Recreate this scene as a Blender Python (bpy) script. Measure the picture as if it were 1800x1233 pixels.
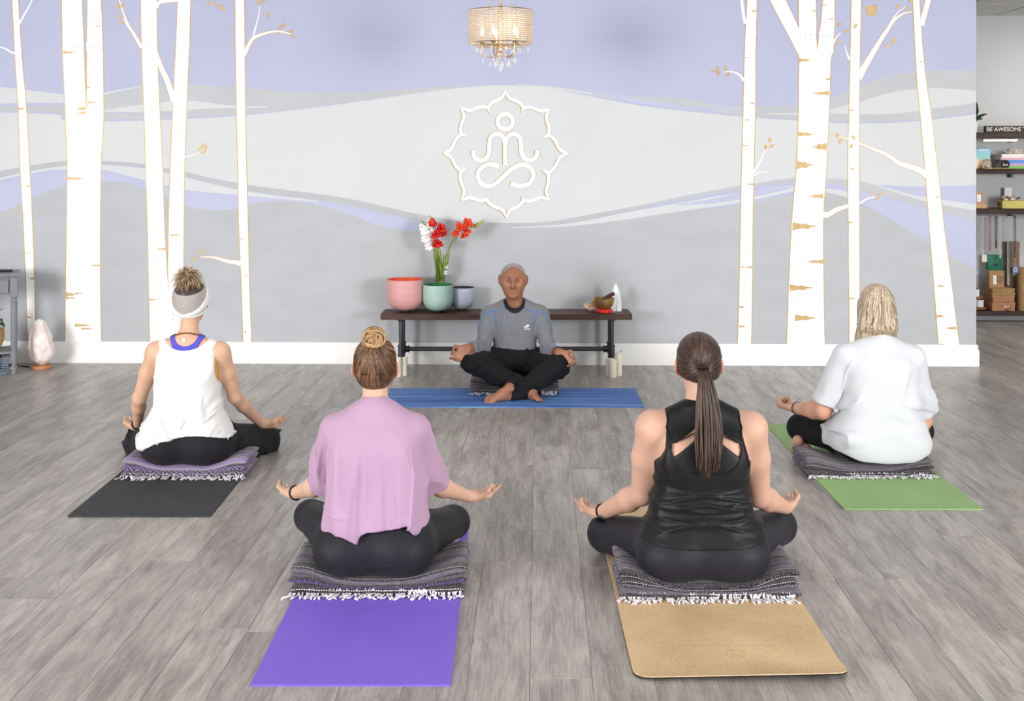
import bpy, bmesh, math, random
import numpy as np
from mathutils import Vector, Matrix, noise as mnoise
random.seed(7); RNG = np.random.RandomState(7)
SC = bpy.context.scene
COL = SC.collection
for _o in list(bpy.data.objects): bpy.data.objects.remove(_o)

# ------------------------------------------------------------------ camera, world, light, exposure
F, HZ, CAMH = 2100.0, 263.0, 1.70          # focal length in pixels, horizon row, lens height
cam = bpy.data.cameras.new('camera'); cam_o = bpy.data.objects.new('camera', cam); COL.objects.link(cam_o)
cam.sensor_width = 36.0; cam.lens = F / 1800 * 36; cam.shift_y = -(616.5 - HZ) / 1800
cam_o.location = (0, 0, CAMH); cam_o.rotation_euler = (math.pi / 2, 0, 0); cam.clip_end = 60
SC.camera = cam_o
W = bpy.data.worlds.new('world'); SC.world = W; W.use_nodes = True
W.node_tree.nodes['Background'].inputs[0].default_value = (.9, .93, 1, 1)
W.node_tree.nodes['Background'].inputs[1].default_value = .3
SC.view_settings.view_transform = 'Standard'; SC.view_settings.look = 'None'
SC.view_settings.gamma = 1; SC.view_settings.use_curve_mapping = False
SC.view_settings.exposure = 0.05

def area(name, loc, target, size, power, color=(1, 1, 1), size_y=None):
    l = bpy.data.lights.new(name, 'AREA'); l.energy = power; l.color = color
    l.shape = 'RECTANGLE'; l.size = size; l.size_y = size_y or size
    o = bpy.data.objects.new(name, l); COL.objects.link(o); o.location = loc
    o.rotation_euler = (Vector(target) - Vector(loc)).to_track_quat('-Z', 'Y').to_euler()
    return o
area('softbox_left', (-7.0, -1.6, 2.0), (-.8, 8.5, .9), 2.8, 780, (1, .985, .96))
area('softbox_right', (6.8, -1.6, 2.0), (1.2, 8.5, .9), 2.8, 720, (1, .985, .96))
area('ceiling_fill_near', (0, 2.2, 2.98), (0, 2.2, 0), 3.6, 22, (1, .99, .98), 1.8)  # added overhead fill for the foreground, not a fixture of the room
area('ceiling_fill_mid', (-.2, 6.6, 2.98), (-.2, 6.6, 0), 5.6, 26, (1, .99, .98), 1.6)  # added fill nearer the mural, evens out the softbox falloff
area('ceiling_fill_shop', (5.6, 10.6, 2.98), (5.6, 10.6, 0), 1.2, 30, (1, .97, .92), .6)  # unseen fill added to brighten the shop alcove

# ------------------------------------------------------------------ frame helpers
YAW = math.radians(1.3); CA, SA = math.cos(YAW), math.sin(YAW)     # the room is turned a little against the lens
WALLV = 9.45
def at(px, py, Y):                                   # a point seen at pixel (px, py) standing at distance Y
    return Vector(((px - 900) / F * Y, Y, CAMH + (HZ - py) / F * Y))
def floor_at(px, py, z=0):
    Y = F * (CAMH - z) / (py - HZ); return Vector(((px - 900) / F * Y, Y, z))
def room(u, v, z=0):                                 # room frame -> world
    return Vector((u * CA + v * SA, -u * SA + v * CA, z))
def on_wall(px, py, V=WALLV):                        # pixel -> (u, z) on the room plane v = V
    dx = (px - 900) / F; t = V / (dx * SA + CA)
    return t * (dx * CA - SA), CAMH + (HZ - py) / F * t

# ------------------------------------------------------------------ material helpers
MATS = {}
def newmat(name):
    m = bpy.data.materials.new(name); m.use_nodes = True
    nt = m.node_tree; b = nt.nodes['Principled BSDF']
    MATS[name] = m; return m, nt, b
def N(nt, typ, **kw):
    n = nt.nodes.new(typ)
    for k, v in kw.items():
        if k.startswith('i_'):
            key = k[2:]; key = int(key) if key.isdigit() else key.replace('_', ' ')
            n.inputs[key].default_value = v
        else: setattr(n, k, v)
    return n
def lk(nt, a, b): nt.links.new(a, b)
def rgba(c): return (c[0], c[1], c[2], 1)
def srgb(r, g, b):
    f = lambda c: (c / 255 / 12.92) if c / 255 <= .04045 else ((c / 255 + .055) / 1.055) ** 2.4
    return (f(r), f(g), f(b))
def mat(name, col, rough=.6, metal=0, var=.06, scale=8, bump=0, bscale=60, spec=.4, sheen=0, stretch=(1, 1, 1), trans=0, sss=0, coord='Object', ior=1.45, alpha=1):
    if name in MATS: return MATS[name]
    m, nt, b = newmat(name)
    tc = N(nt, 'ShaderNodeTexCoord'); mp = N(nt, 'ShaderNodeMapping'); mp.inputs['Scale'].default_value = stretch
    lk(nt, tc.outputs[coord], mp.inputs[0])
    nz = N(nt, 'ShaderNodeTexNoise'); nz.inputs['Scale'].default_value = scale; nz.inputs['Detail'].default_value = 5
    lk(nt, mp.outputs[0], nz.inputs['Vector'])
    r = N(nt, 'ShaderNodeValToRGB'); lk(nt, nz.outputs[0], r.inputs[0])
    r.color_ramp.elements[0].position = .3; r.color_ramp.elements[1].position = .7
    r.color_ramp.elements[0].color = rgba([max(0, c * (1 - var)) for c in col]); r.color_ramp.elements[1].color = rgba([min(1, c * (1 + var)) for c in col])
    lk(nt, r.outputs[0], b.inputs['Base Color'])
    b.inputs['Roughness'].default_value = rough; b.inputs['Metallic'].default_value = metal
    b.inputs['Specular IOR Level'].default_value = spec; b.inputs['IOR'].default_value = ior
    b.inputs['Sheen Weight'].default_value = sheen; b.inputs['Transmission Weight'].default_value = trans
    b.inputs['Alpha'].default_value = alpha
    if sss: b.inputs['Subsurface Weight'].default_value = sss; b.inputs['Subsurface Radius'].default_value = (.02, .008, .004); b.inputs['Subsurface Scale'].default_value = .5
    if bump:
        n2 = N(nt, 'ShaderNodeTexNoise'); n2.inputs['Scale'].default_value = bscale; n2.inputs['Detail'].default_value = 4
        lk(nt, mp.outputs[0], n2.inputs['Vector'])
        bp = N(nt, 'ShaderNodeBump'); bp.inputs['Strength'].default_value = bump; bp.inputs['Distance'].default_value = .01
        lk(nt, n2.outputs[0], bp.inputs['Height']); lk(nt, bp.outputs[0], b.inputs['Normal'])
    return m

# ------------------------------------------------------------------ object helpers
def link(o, parent=None):
    COL.objects.link(o)
    if parent is not None: o.parent = parent
    return o
def tag(o, label=None, cat=None, group=None, kind=None):
    if label: o['label'] = label
    if cat: o['category'] = cat
    if group: o['group'] = group
    if kind: o['kind'] = kind
    return o
def thing(name, loc, label, cat, group=None, rz=0):
    o = bpy.data.objects.new(name, None); o.empty_display_size = .05
    COL.objects.link(o); o.location = loc; o.rotation_euler = (0, 0, rz)
    return tag(o, label, cat, group)
class MB:
    """collects shapes for ONE mesh object"""
    def __init__(s): s.v = []; s.f = []; s.n = 0; s.uv = None; s.tint = []
    def add(s, v, f, tint=None):
        v = np.asarray(v, float).reshape(-1, 3); s.v.append(v)
        s.f += [tuple(int(i) + s.n for i in q) for q in f]; s.n += len(v)
        s.tint.append(np.full(len(v), .5 if tint is None else tint)); return s
    def box(s, c, d, rz=0, bev=0):
        x, y, z = [k / 2 for k in d]
        if bev:
            b = min(bev, x * .9, y * .9, z * .9); bm = bmesh.new(); bmesh.ops.create_cube(bm, size=1)
            for w in bm.verts: w.co = Vector((w.co.x * d[0], w.co.y * d[1], w.co.z * d[2]))
            bmesh.ops.bevel(bm, geom=bm.edges[:], offset=b, segments=2 if bev > .004 else 1, affect='EDGES', profile=.6)
            bm.verts.index_update(); v = np.array([w.co[:] for w in bm.verts]); f = [[w.index for w in q.verts] for q in bm.faces]; bm.free()
        else:
            v = np.array([(i, j, k) for i in (-x, x) for j in (-y, y) for k in (-z, z)])
            f = [(0, 1, 3, 2), (4, 6, 7, 5), (0, 4, 5, 1), (2, 3, 7, 6), (0, 2, 6, 4), (1, 5, 7, 3)]
        if rz:
            c_, s_ = math.cos(rz), math.sin(rz); v = np.stack([v[:, 0] * c_ - v[:, 1] * s_, v[:, 0] * s_ + v[:, 1] * c_, v[:, 2]], 1)
        return s.add(v + np.array(c), f)
    def tube(s, pts, r, seg=8, cap=True, tint=None, flat=1.0, up=None):
        p = np.array([tuple(q) for q in pts], float); n = len(p)
        r = np.full(n, r, float) if np.isscalar(r) else np.array(r, float)
        t = np.gradient(p, axis=0); t /= np.linalg.norm(t, axis=1)[:, None] + 1e-12
        u = np.array(up if up is not None else (0, 0, 1.0)); 
        if abs(t[0] @ u) > .95: u = np.array((0, 1.0, .1))
        a = np.arange(seg) / seg * 2 * np.pi; vs = []
        for i in range(n):
            x = np.cross(t[i], u); x /= np.linalg.norm(x) + 1e-12; y = np.cross(x, t[i]); u = y
            vs.append(p[i] + r[i] * (np.cos(a)[:, None] * x + flat * np.sin(a)[:, None] * y))
        f = [(i * seg + j, i * seg + (j + 1) % seg, (i + 1) * seg + (j + 1) % seg, (i + 1) * seg + j) for i in range(n - 1) for j in range(seg)]
        if cap: f += [tuple(range(seg))[::-1], tuple((n - 1) * seg + j for j in range(seg))]
        return s.add(np.concatenate(vs), f, tint)
    def lathe(s, prof, c=(0, 0, 0), seg=24, sx=1, sy=1, caps=True):
        a = np.arange(seg) / seg * 2 * np.pi; vs = []
        for r, z in prof: vs.append(np.stack([r * np.cos(a) * sx, r * np.sin(a) * sy, np.full(seg, z)], 1))
        n = len(prof); f = [(i * seg + j, i * seg + (j + 1) % seg, (i + 1) * seg + (j + 1) % seg, (i + 1) * seg + j) for i in range(n - 1) for j in range(seg)]
        if caps and prof[0][0] > 1e-6: f.append(tuple(range(seg))[::-1])
        if caps and prof[-1][0] > 1e-6: f.append(tuple((n - 1) * seg + j for j in range(seg)))
        return s.add(np.concatenate(vs) + np.array(c), f)
    def ball(s, c, r, seg=10, rings=6):
        r = (r, r, r) if np.isscalar(r) else r
        pr = [(math.sin(math.pi * i / rings), -math.cos(math.pi * i / rings)) for i in range(rings + 1)]
        m = MB().lathe(pr, seg=seg); return s.add(m.v[0] * np.array(r) + np.array(c), m.f)
    def prism(s, outline, z0, z1):                    # outline in xy, extruded in z
        n = len(outline); v = [(x, y, z0) for x, y in outline] + [(x, y, z1) for x, y in outline]
        f = [tuple(range(n))[::-1], tuple(range(n, 2 * n))] + [(i, (i + 1) % n, n + (i + 1) % n, n + i) for i in range(n)]
        return s.add(v, f)
    def build(s, name, m, parent=None, smooth=True, loc=None, mods=None, auto=True):
        me = bpy.data.meshes.new(name)
        me.from_pydata(np.concatenate(s.v).tolist(), [], s.f); me.update()
        if len(set(np.concatenate(s.tint).tolist())) > 1:
            at_ = me.attributes.new('tint', 'FLOAT', 'POINT'); at_.data.foreach_set('value', np.concatenate(s.tint).astype(np.float32))
        if m: me.materials.append(m)
        if smooth:
            me.polygons.foreach_set('use_smooth', [True] * len(me.polygons))
            if auto: me.set_sharp_from_angle(angle=math.radians(40))
        o = bpy.data.objects.new(name, me)
        if loc is not None: o.location = loc
        return link(o, parent)
def clone(o, parent=None):
    c = o.copy(); link(c); c.parent = parent
    for ch in list(o.children): clone(ch, c)
    return c
def cr(pts, n=8, closed=False):
    """Catmull-Rom through points"""
    p = np.array([tuple(q) for q in pts], float); m = len(p)
    if closed: P = np.concatenate([p[-1:], p, p[:2]])
    else: P = np.concatenate([2 * p[:1] - p[1:2], p, 2 * p[-1:] - p[-2:-1]])
    out = []
    for i in range(1, len(P) - 2):
        for k in range(n):
            t = k / n; a, b, c, d = P[i - 1:i + 3]
            out.append(.5 * (2 * b + (c - a) * t + (2 * a - 5 * b + 4 * c - d) * t * t + (3 * b - a - 3 * c + d) * t ** 3))
    if not closed: out.append(p[-1])
    return np.array(out)
def text_mesh(txt, size, name, m, parent=None, loc=(0, 0, 0), rot=(0, 0, 0), depth=.0006, align='LEFT', bold=0):
    c = bpy.data.curves.new(name, 'FONT'); c.body = txt; c.size = size; c.extrude = depth; c.align_x = align; c.resolution_u = 4; c.offset = bold
    t = bpy.data.objects.new(name, c); COL.objects.link(t); bpy.context.view_layer.update()
    me = bpy.data.meshes.new_from_object(t.evaluated_get(bpy.context.evaluated_depsgraph_get())); me.name = name
    bpy.data.objects.remove(t); me.materials.clear(); me.materials.append(m)
    o = bpy.data.objects.new(name, me); o.location = loc; o.rotation_euler = rot
    return link(o, parent)
# ------------------------------------------------------------------ the setting
def wood_floor():
    m, nt, b = newmat('weathered_plank')
    tc = N(nt, 'ShaderNodeTexCoord'); oi = N(nt, 'ShaderNodeObjectInfo')
    off = N(nt, 'ShaderNodeVectorMath', operation='SCALE'); off.inputs[0].default_value = (37, 19, 11)
    lk(nt, oi.outputs['Random'], off.inputs['Scale'])
    add = N(nt, 'ShaderNodeVectorMath', operation='ADD'); lk(nt, tc.outputs['Object'], add.inputs[0]); lk(nt, off.outputs[0], add.inputs[1])
    def noise(scale, st, detail=6, dist=0, rough=.6):
        mp = N(nt, 'ShaderNodeMapping'); mp.inputs['Scale'].default_value = st; lk(nt, add.outputs[0], mp.inputs[0])
        n = N(nt, 'ShaderNodeTexNoise'); n.inputs['Scale'].default_value = scale; n.inputs['Detail'].default_value = detail
        n.inputs['Distortion'].default_value = dist; n.inputs['Roughness'].default_value = rough; lk(nt, mp.outputs[0], n.inputs['Vector']); return n
    broad = noise(5, (2.6, .42, 1), 4, .6); grain = noise(22, (6, .3, 1), 8, .4, .7); cross = noise(60, (.25, 1.2, 1), 5, 0, .7); fine = noise(240, (1, .12, 1), 4, 0, .7)
    # knotty cathedral figure: contour lines of a stretched noise
    fig = noise(2.6, (2.6, .22, 1), 2, .25, .35)
    mm = N(nt, 'ShaderNodeMath', operation='MULTIPLY', i_1=11.0); lk(nt, fig.outputs[0], mm.inputs[0])
    fr = N(nt, 'ShaderNodeMath', operation='PINGPONG', i_1=.5); lk(nt, mm.outputs[0], fr.inputs[0])
    r1 = N(nt, 'ShaderNodeValToRGB'); e = r1.color_ramp.elements
    e[0].position = .3; e[0].color = rgba(srgb(132, 126, 121)); e[1].position = .72; e[1].color = rgba(srgb(196, 191, 185))
    x = e.new(.5); x.color = rgba(srgb(166, 161, 156))
    lk(nt, broad.outputs[0], r1.inputs[0])
    def mixin(base, fac, col, mode, amount, lo, hi):
        rr = N(nt, 'ShaderNodeMapRange'); rr.inputs[1].default_value = lo; rr.inputs[2].default_value = hi; rr.inputs[3].default_value = 0; rr.inputs[4].default_value = amount
        lk(nt, fac, rr.inputs[0]); mx = N(nt, 'ShaderNodeMix', data_type='RGBA', blend_type=mode)
        lk(nt, rr.outputs[0], mx.inputs[0]); lk(nt, base, mx.inputs[6]); mx.inputs[7].default_value = rgba(col); return mx.outputs[2]
    c = mixin(r1.outputs[0], grain.outputs[0], srgb(112, 103, 98), 'MIX', .6, .5, .74)
    c = mixin(c, grain.outputs[0], srgb(205, 199, 192), 'MIX', .6, .48, .3)
    c = mixin(c, cross.outputs[0], srgb(206, 203, 198), 'MIX', .35, .55, .75)
    c = mixin(c, fr.outputs[0], srgb(118, 108, 102), 'MIX', .3, .1, .0)
    c = mixin(c, fine.outputs[0], srgb(96, 88, 84), 'MIX', .22, .55, .75)
    hs = N(nt, 'ShaderNodeHueSaturation'); lk(nt, c, hs.inputs['Color']); hs.inputs['Saturation'].default_value = 1.0
    vr = N(nt, 'ShaderNodeMapRange'); vr.inputs[3].default_value = .8; vr.inputs[4].default_value = 1.0; lk(nt, oi.outputs['Random'], vr.inputs[0]); lk(nt, vr.outputs[0], hs.inputs['Value'])
    lk(nt, hs.outputs[0], b.inputs['Base Color']); b.inputs['Specular IOR Level'].default_value = .45
    rg = N(nt, 'ShaderNodeMapRange'); rg.inputs[3].default_value = .24; rg.inputs[4].default_value = .42; lk(nt, grain.outputs[0], rg.inputs[0]); lk(nt, rg.outputs[0], b.inputs['Roughness'])
    bp = N(nt, 'ShaderNodeBump'); bp.inputs['Strength'].default_value = .25; bp.inputs['Distance'].default_value = .002
    lk(nt, grain.outputs[0], bp.inputs['Height']); lk(nt, bp.outputs[0], b.inputs['Normal'])
    return m
M_PLANK = wood_floor()
M_GAP = mat('floor_joint', srgb(78, 73, 70), .8)
fl = MB().box((0, 4.9, -.027), (17.2, 15.4, .052)).build('floor', M_GAP); fl.rotation_euler.z = -YAW; tag(fl, kind='structure')
PW, PL, GAP = .2, 1.5, .001
pm = MB().box((0, 0, 0), (PW - GAP, PL - GAP, .008), bev=.0008).build('plank', M_PLANK, fl, smooth=False); plank_me = pm.data; bpy.data.objects.remove(pm)
rnd = random.Random(3)
nplank = 0; extra = MB()
for i in range(-41, 41):
    u = i * PW + .07; st = rnd.random() * PL
    for k in range(-2, 11):
        v = k * PL + st
        w = room(u, v)
        near = w.y + PL / 2 > 3.6 and w.y - PL / 2 < 12.1 and abs(w.x) < max(.45 * (w.y + PL / 2) + .15, .3) and v < 12.6
        if near and nplank < 300 and not (w.y > 9.6 and w.x < 3.6):
            o = bpy.data.objects.new('plank', plank_me); link(o, fl); o.location = (u, v, -.004); o.rotation_euler.z = math.pi * rnd.randint(0, 1); nplank += 1
        elif abs(u) < 8.2 and -2.7 < v < 12.5: extra.box((u, v, -.004), (PW - GAP, PL - GAP, .008))
o = extra.build('plank_field', M_PLANK, fl, smooth=False); tag(o, 'grey wood planks of the floor outside the view', kind='stuff')

M_WHITE = mat('white_trim_paint', srgb(240, 240, 240), .4, var=.01)
M_WALL = mat('lavender_wall_paint', srgb(182, 186, 214), .7, var=.03, scale=1.2, bump=.05, bscale=90)
M_GREYW = mat('grey_wall_paint', srgb(205, 206, 208), .7, var=.03, scale=1.5)
M_CEIL = mat('ceiling_tile_fibre', srgb(226, 226, 224), .9, var=.04, scale=60, bump=.3, bscale=200)
CEILZ = 3.05
uR, _ = on_wall(1716, 300)
def block(name, u0, u1, v0, v1, z0, z1, m, parent=None, bev=0):
    c = ((u0 + u1) / 2, (v0 + v1) / 2, (z0 + z1) / 2)
    o = MB().box((0, 0, 0), (u1 - u0, v1 - v0, z1 - z0), bev=bev).build(name, m, parent, smooth=bool(bev))
    o.location = c if parent else room(*c); 
    if not parent: o.rotation_euler.z = -YAW
    return o
wall = block('wall_back', -8.2, uR, WALLV, WALLV + .15, 0, CEILZ, M_WALL); tag(wall, kind='structure')
for nm, a in (('wall_shop', (uR - 1.2, 8.3, 12.1, 12.2, 0, CEILZ)), ('wall_left', (-8.3, -8.2, -2.8, WALLV + .15, 0, CEILZ)), ('wall_right', (8.2, 8.3, -2.8, 12.2, 0, CEILZ)), ('wall_front', (-8.3, 8.3, -2.9, -2.8, 0, CEILZ)), ('wall_shop_side', (uR - 1.3, uR - 1.2, WALLV + .15, 12.2, 0, CEILZ))):
    tag(block(nm, *a, M_GREYW), kind='structure')
M_GRID = mat('white_metal_grid', srgb(215, 215, 213), .5)
ceil = MB().box((0, 0, .05), (16.6, 15.2, .08)).build('ceiling', M_GRID, smooth=False); ceil.location = room(0, 4.7, CEILZ); ceil.rotation_euler.z = -YAW; tag(ceil, kind='structure')
tl = MB().box((0, 0, 0), (.585, .585, .012), bev=.003).build('ceiling_tile', M_CEIL, ceil); tme = tl.data; bpy.data.objects.remove(tl)
for iu in range(-9, 13):
    for iv in range(-12, 13):
        if not (iu > 5 and iv > 6): continue
        o = bpy.data.objects.new('ceiling_tile', tme); link(o, ceil); o.location = (iu * .61, iv * .61, .001)
# baseboard: plinth plus stepped cap moulding, wrapping the free end of the wall
def baseboard(name, u0, u1, v, h=.168, parent=None):
    m = MB(); prof = [(0, 0), (-.02, 0), (-.02, h - .045), (-.016, h - .038), (-.016, h - .02), (-.011, h - .012), (-.008, h), (0, h)]
    n = len(prof); vs = [(u, v + a, b) for u in (u0, u1) for a, b in prof]
    f = [(i, (i + 1) % n, n + (i + 1) % n, n + i) for i in range(n)] + [tuple(range(n)), tuple(range(n, 2 * n))[::-1]]
    m.add(vs, f); o = m.build(name, M_WHITE); o.rotation_euler.z = -YAW; tag(o, kind='structure'); return o
baseboard('baseboard_back', -8.2, uR, WALLV)
e = block('baseboard_end', uR, uR + .02, WALLV - .02, WALLV + .15, 0, .13, M_WHITE, bev=.004); tag(e, kind='structure')
e = block('trim_1', uR, uR + .012, WALLV - .014, WALLV + .15, .13, .168, M_WHITE, bev=.003); tag(e, kind='structure')

# ------------------------------------------------------------------ the mural: paint layers lying on the wall, parts of the wall
M_MW = mat('mural_white', srgb(208, 211, 215), .65, var=.02, scale=2)
M_MG = mat('mural_grey', srgb(182, 185, 191), .65, var=.04, scale=2.2, stretch=(1, 1, 3))
M_MG2 = mat('mural_pale_grey', srgb(188, 191, 197), .65, var=.04, scale=2.2)
M_ML = mat('mural_lavender', srgb(186, 190, 218), .65, var=.03, scale=2)
M_BIRCH = mat('birch_white_paint', srgb(250, 250, 250), .55, var=.006)
M_GOLD = mat('gold_paint', srgb(192, 164, 112), .45, metal=.15, var=.12, scale=30)
ZL = [0.0004]
WO = np.array(room(0, 0))
def paint(name, pts, m, parent, lift, smooth_n=0, thick=.0008):
    """closed outline in photo pixels -> a thin layer of paint on the wall (wall-local coordinates)"""
    ZL[0] += 8e-6; lift = lift + ZL[0] - .0004
    P = cr(pts, smooth_n, True) if smooth_n else np.array(pts, float)
    uz = [on_wall(x, min(max(y, -30), 1000)) for x, y in P]
    uz = [(min(max(u, -8.19), uR - .0015), min(max(z, .16), CEILZ - .01)) for u, z in uz]
    from mathutils.geometry import tessellate_polygon
    v = [Vector((u, z, 0)) for u, z in uz]; tris = tessellate_polygon([v]); n = len(v)
    c = wall_c
    vs = [(u - c[0], -lift - .075, z - c[2]) for u, z in uz] + [(u - c[0], -.0745, z - c[2]) for u, z in uz]
    f = [t for t in tris] + [(i, (i + 1) % n, n + (i + 1) % n, n + i) for i in range(n)]
    mb = MB(); mb.add(vs, f); o = mb.build(name, m, parent, smooth=False)
    bm = bmesh.new(); bm.from_mesh(o.data); bmesh.ops.recalc_face_normals(bm, faces=bm.faces); bm.to_mesh(o.data); bm.free()
    return o
wall_c = ((-8.2 + uR) / 2, WALLV + .075, CEILZ / 2)
def band(name, top, bot, m, lift):
    t = cr(top, 10); b = cr(bot, 10)
    return paint(name, np.concatenate([t, b[::-1]]), m, wall, lift)
L0, R0 = -900, 1722
# lower grey field, then the swelling white hill and its ribbons
band('painted_hill', [(L0, 470), (-200, 420), (0, 372), (60, 345), (118, 326), (180, 318), (230, 324), (280, 343), (330, 362), (390, 370), (450, 357), (520, 352), (600, 368), (680, 396), (740, 404), (800, 398), (870, 394), (960, 392), (1060, 384), (1200, 370), (1303, 360), (1395, 341), (1450, 337), (1500, 352), (1560, 382), (1640, 432), (R0, 476)], [(L0, 640), (500, 640), (R0, 640)], M_MG, .0006)
band('painted_hill', [(L0, 200), (0, 198), (115, 211), (200, 213), (280, 211), (430, 203), (600, 183), (740, 163), (835, 152), (890, 150), (960, 155), (1040, 170), (1120, 185), (1200, 195), (1303, 205), (1400, 212), (1500, 217), (1600, 214), (R0, 200)],
     [(L0, 380), (-100, 325), (0, 304), (60, 292), (115, 285), (180, 285), (250, 290), (300, 299), (430, 327), (600, 350), (727, 377), (800, 388), (873, 393), (961, 391), (1049, 377), (1140, 360), (1200, 348), (1303, 328), (1395, 316), (1450, 316), (1530, 324), (1600, 328), (R0, 326)], M_MW, .0008)
band('painted_ribbon', [(L0, 380), (-100, 323), (0, 301), (60, 290), (115, 283), (180, 283), (250, 288), (300, 297), (430, 324), (600, 347), (727, 375), (800, 387), (873, 392), (961, 390), (1049, 375), (1140, 358)],
     [(L0, 396), (-100, 336), (0, 313), (60, 300), (115, 292), (180, 289), (250, 294), (300, 304), (430, 335), (600, 359), (727, 387), (800, 397), (873, 400), (961, 397), (1049, 384), (1140, 364)], M_MG, .001)
band('painted_ribbon', [(1100, 367), (1200, 345), (1303, 326), (1395, 313), (1450, 313), (1530, 322), (1600, 345), (1650, 358), (R0, 374)], [(1100, 370), (1200, 351), (1303, 332), (1395, 320), (1450, 321), (1530, 338), (1600, 358), (1650, 372), (R0, 390)], M_MG2, .0011)
band('painted_ribbon', [(900, 400), (1000, 393), (1100, 374), (1200, 356), (1303, 338), (1395, 326)], [(900, 401), (1000, 398), (1100, 386), (1200, 371), (1303, 356), (1395, 336)], M_MW, .0012)
band('painted_ribbon', [(1190, 359), (1250, 350), (1303, 338), (1350, 332), (1395, 328)], [(1190, 361), (1250, 358), (1303, 350), (1350, 341), (1395, 330)], M_ML, .0013)
band('painted_hill', [(1450, 322), (1530, 340), (1600, 360), (1650, 374), (R0, 392)], [(1450, 336), (1500, 352), (1560, 382), (1640, 432), (R0, 476)], M_ML, .0010)
band('painted_ribbon', [(1450, 332), (1475, 334), (1500, 342)], [(1450, 338), (1475, 343), (1500, 352)], M_MW, .0012)
band('painted_ribbon', [(1530, 322), (1600, 341), (1650, 350), (R0, 360)], [(1530, 323), (1600, 347), (1650, 359), (R0, 372)], M_MW, .0013)
band('painted_ribbon', [(1560, 328), (1640, 328), (R0, 326)], [(1560, 330), (1640, 347), (R0, 358)], M_ML, .0012)
# left lavender hollow and white thread
band('painted_hill', [(L0, 420), (-100, 345), (0, 322), (60, 306), (118, 300), (180, 301), (260, 321), (330, 336), (430, 345), (520, 350), (600, 362), (660, 376), (740, 389), (800, 397)],
     [(L0, 470), (-200, 420), (0, 372), (60, 345), (118, 326), (180, 318), (230, 324), (280, 343), (330, 362), (390, 370), (450, 357), (520, 354), (600, 372), (680, 400), (740, 406), (800, 400)], M_ML, .0012)
band('painted_ribbon', [(L0, 404), (-100, 338), (0, 313), (60, 300), (115, 292), (180, 290), (250, 296), (300, 306), (430, 336), (560, 353)], [(L0, 409), (-100, 342), (0, 317), (60, 304), (115, 298), (180, 299), (250, 316), (330, 334), (430, 344), (560, 355)], M_MW, .0013)
# upper left ridges
band('painted_hill', [(150, 172), (200, 161), (250, 153), (330, 149), (430, 154), (520, 162), (600, 163), (700, 158), (780, 151), (835, 147)], [(150, 200), (200, 196), (250, 200), (330, 198), (430, 199), (520, 190), (600, 182), (700, 168), (780, 157), (835, 148)], M_MG2, .0009)
band('painted_ribbon', [(L0, 190), (0, 187), (115, 182), (200, 198), (280, 203), (430, 194), (520, 186), (600, 176)], [(L0, 197), (0, 195), (115, 208), (200, 210), (280, 209), (430, 201), (520, 192), (600, 181)], M_MG2, .0011)
band('painted_ribbon', [(182, 194), (250, 184), (330, 177), (400, 185), (470, 187)], [(182, 197), (250, 197), (330, 193), (400, 190), (470, 189)], M_MW, .0012)
band('painted_ribbon', [(182, 163), (220, 156), (250, 151)], [(182, 167), (220, 158), (250, 153)], M_MW, .0011)
band('painted_hill', [(L0, 140), (-100, 146), (0, 153), (60, 160), (112, 166), (150, 172)], [(L0, 186), (-100, 184), (0, 182), (60, 181), (112, 181), (150, 176)], M_MW, .001)
# upper right ridges
band('painted_hill', [(930, 149), (1010, 156), (1100, 168), (1200, 173), (1260, 185), (1303, 187), (1404, 184), (1460, 171), (1540, 141), (1600, 128), (1650, 123), (R0, 126)], [(930, 151), (1010, 161), (1100, 178), (1200, 190), (1260, 196), (1303, 203), (1404, 211), (1460, 213), (1540, 213), (1600, 211), (1650, 206), (R0, 196)], M_MG2, .0009)
band('painted_ribbon', [(1455, 193), (1510, 179), (1570, 162), (1640, 155), (R0, 160)], [(1455, 199), (1510, 201), (1570, 200), (1640, 191), (R0, 180)], M_MW, .0011)
band('painted_ribbon', [(1000, 157), (1060, 163), (1130, 176), (1200, 186), (1303, 191)], [(1000, 158), (1060, 168), (1130, 182), (1200, 191), (1303, 193)], M_ML, .0011)
band('painted_ribbon', [(905, 148), (960, 152), (1040, 163)], [(905, 149), (960, 155), (1040, 166)], M_MW, .0011)
band('painted_ribbon', [(1350, 199), (1380, 199), (1404, 199)], [(1350, 201), (1380, 201.5), (1404, 202)], M_MW, .0012)

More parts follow.
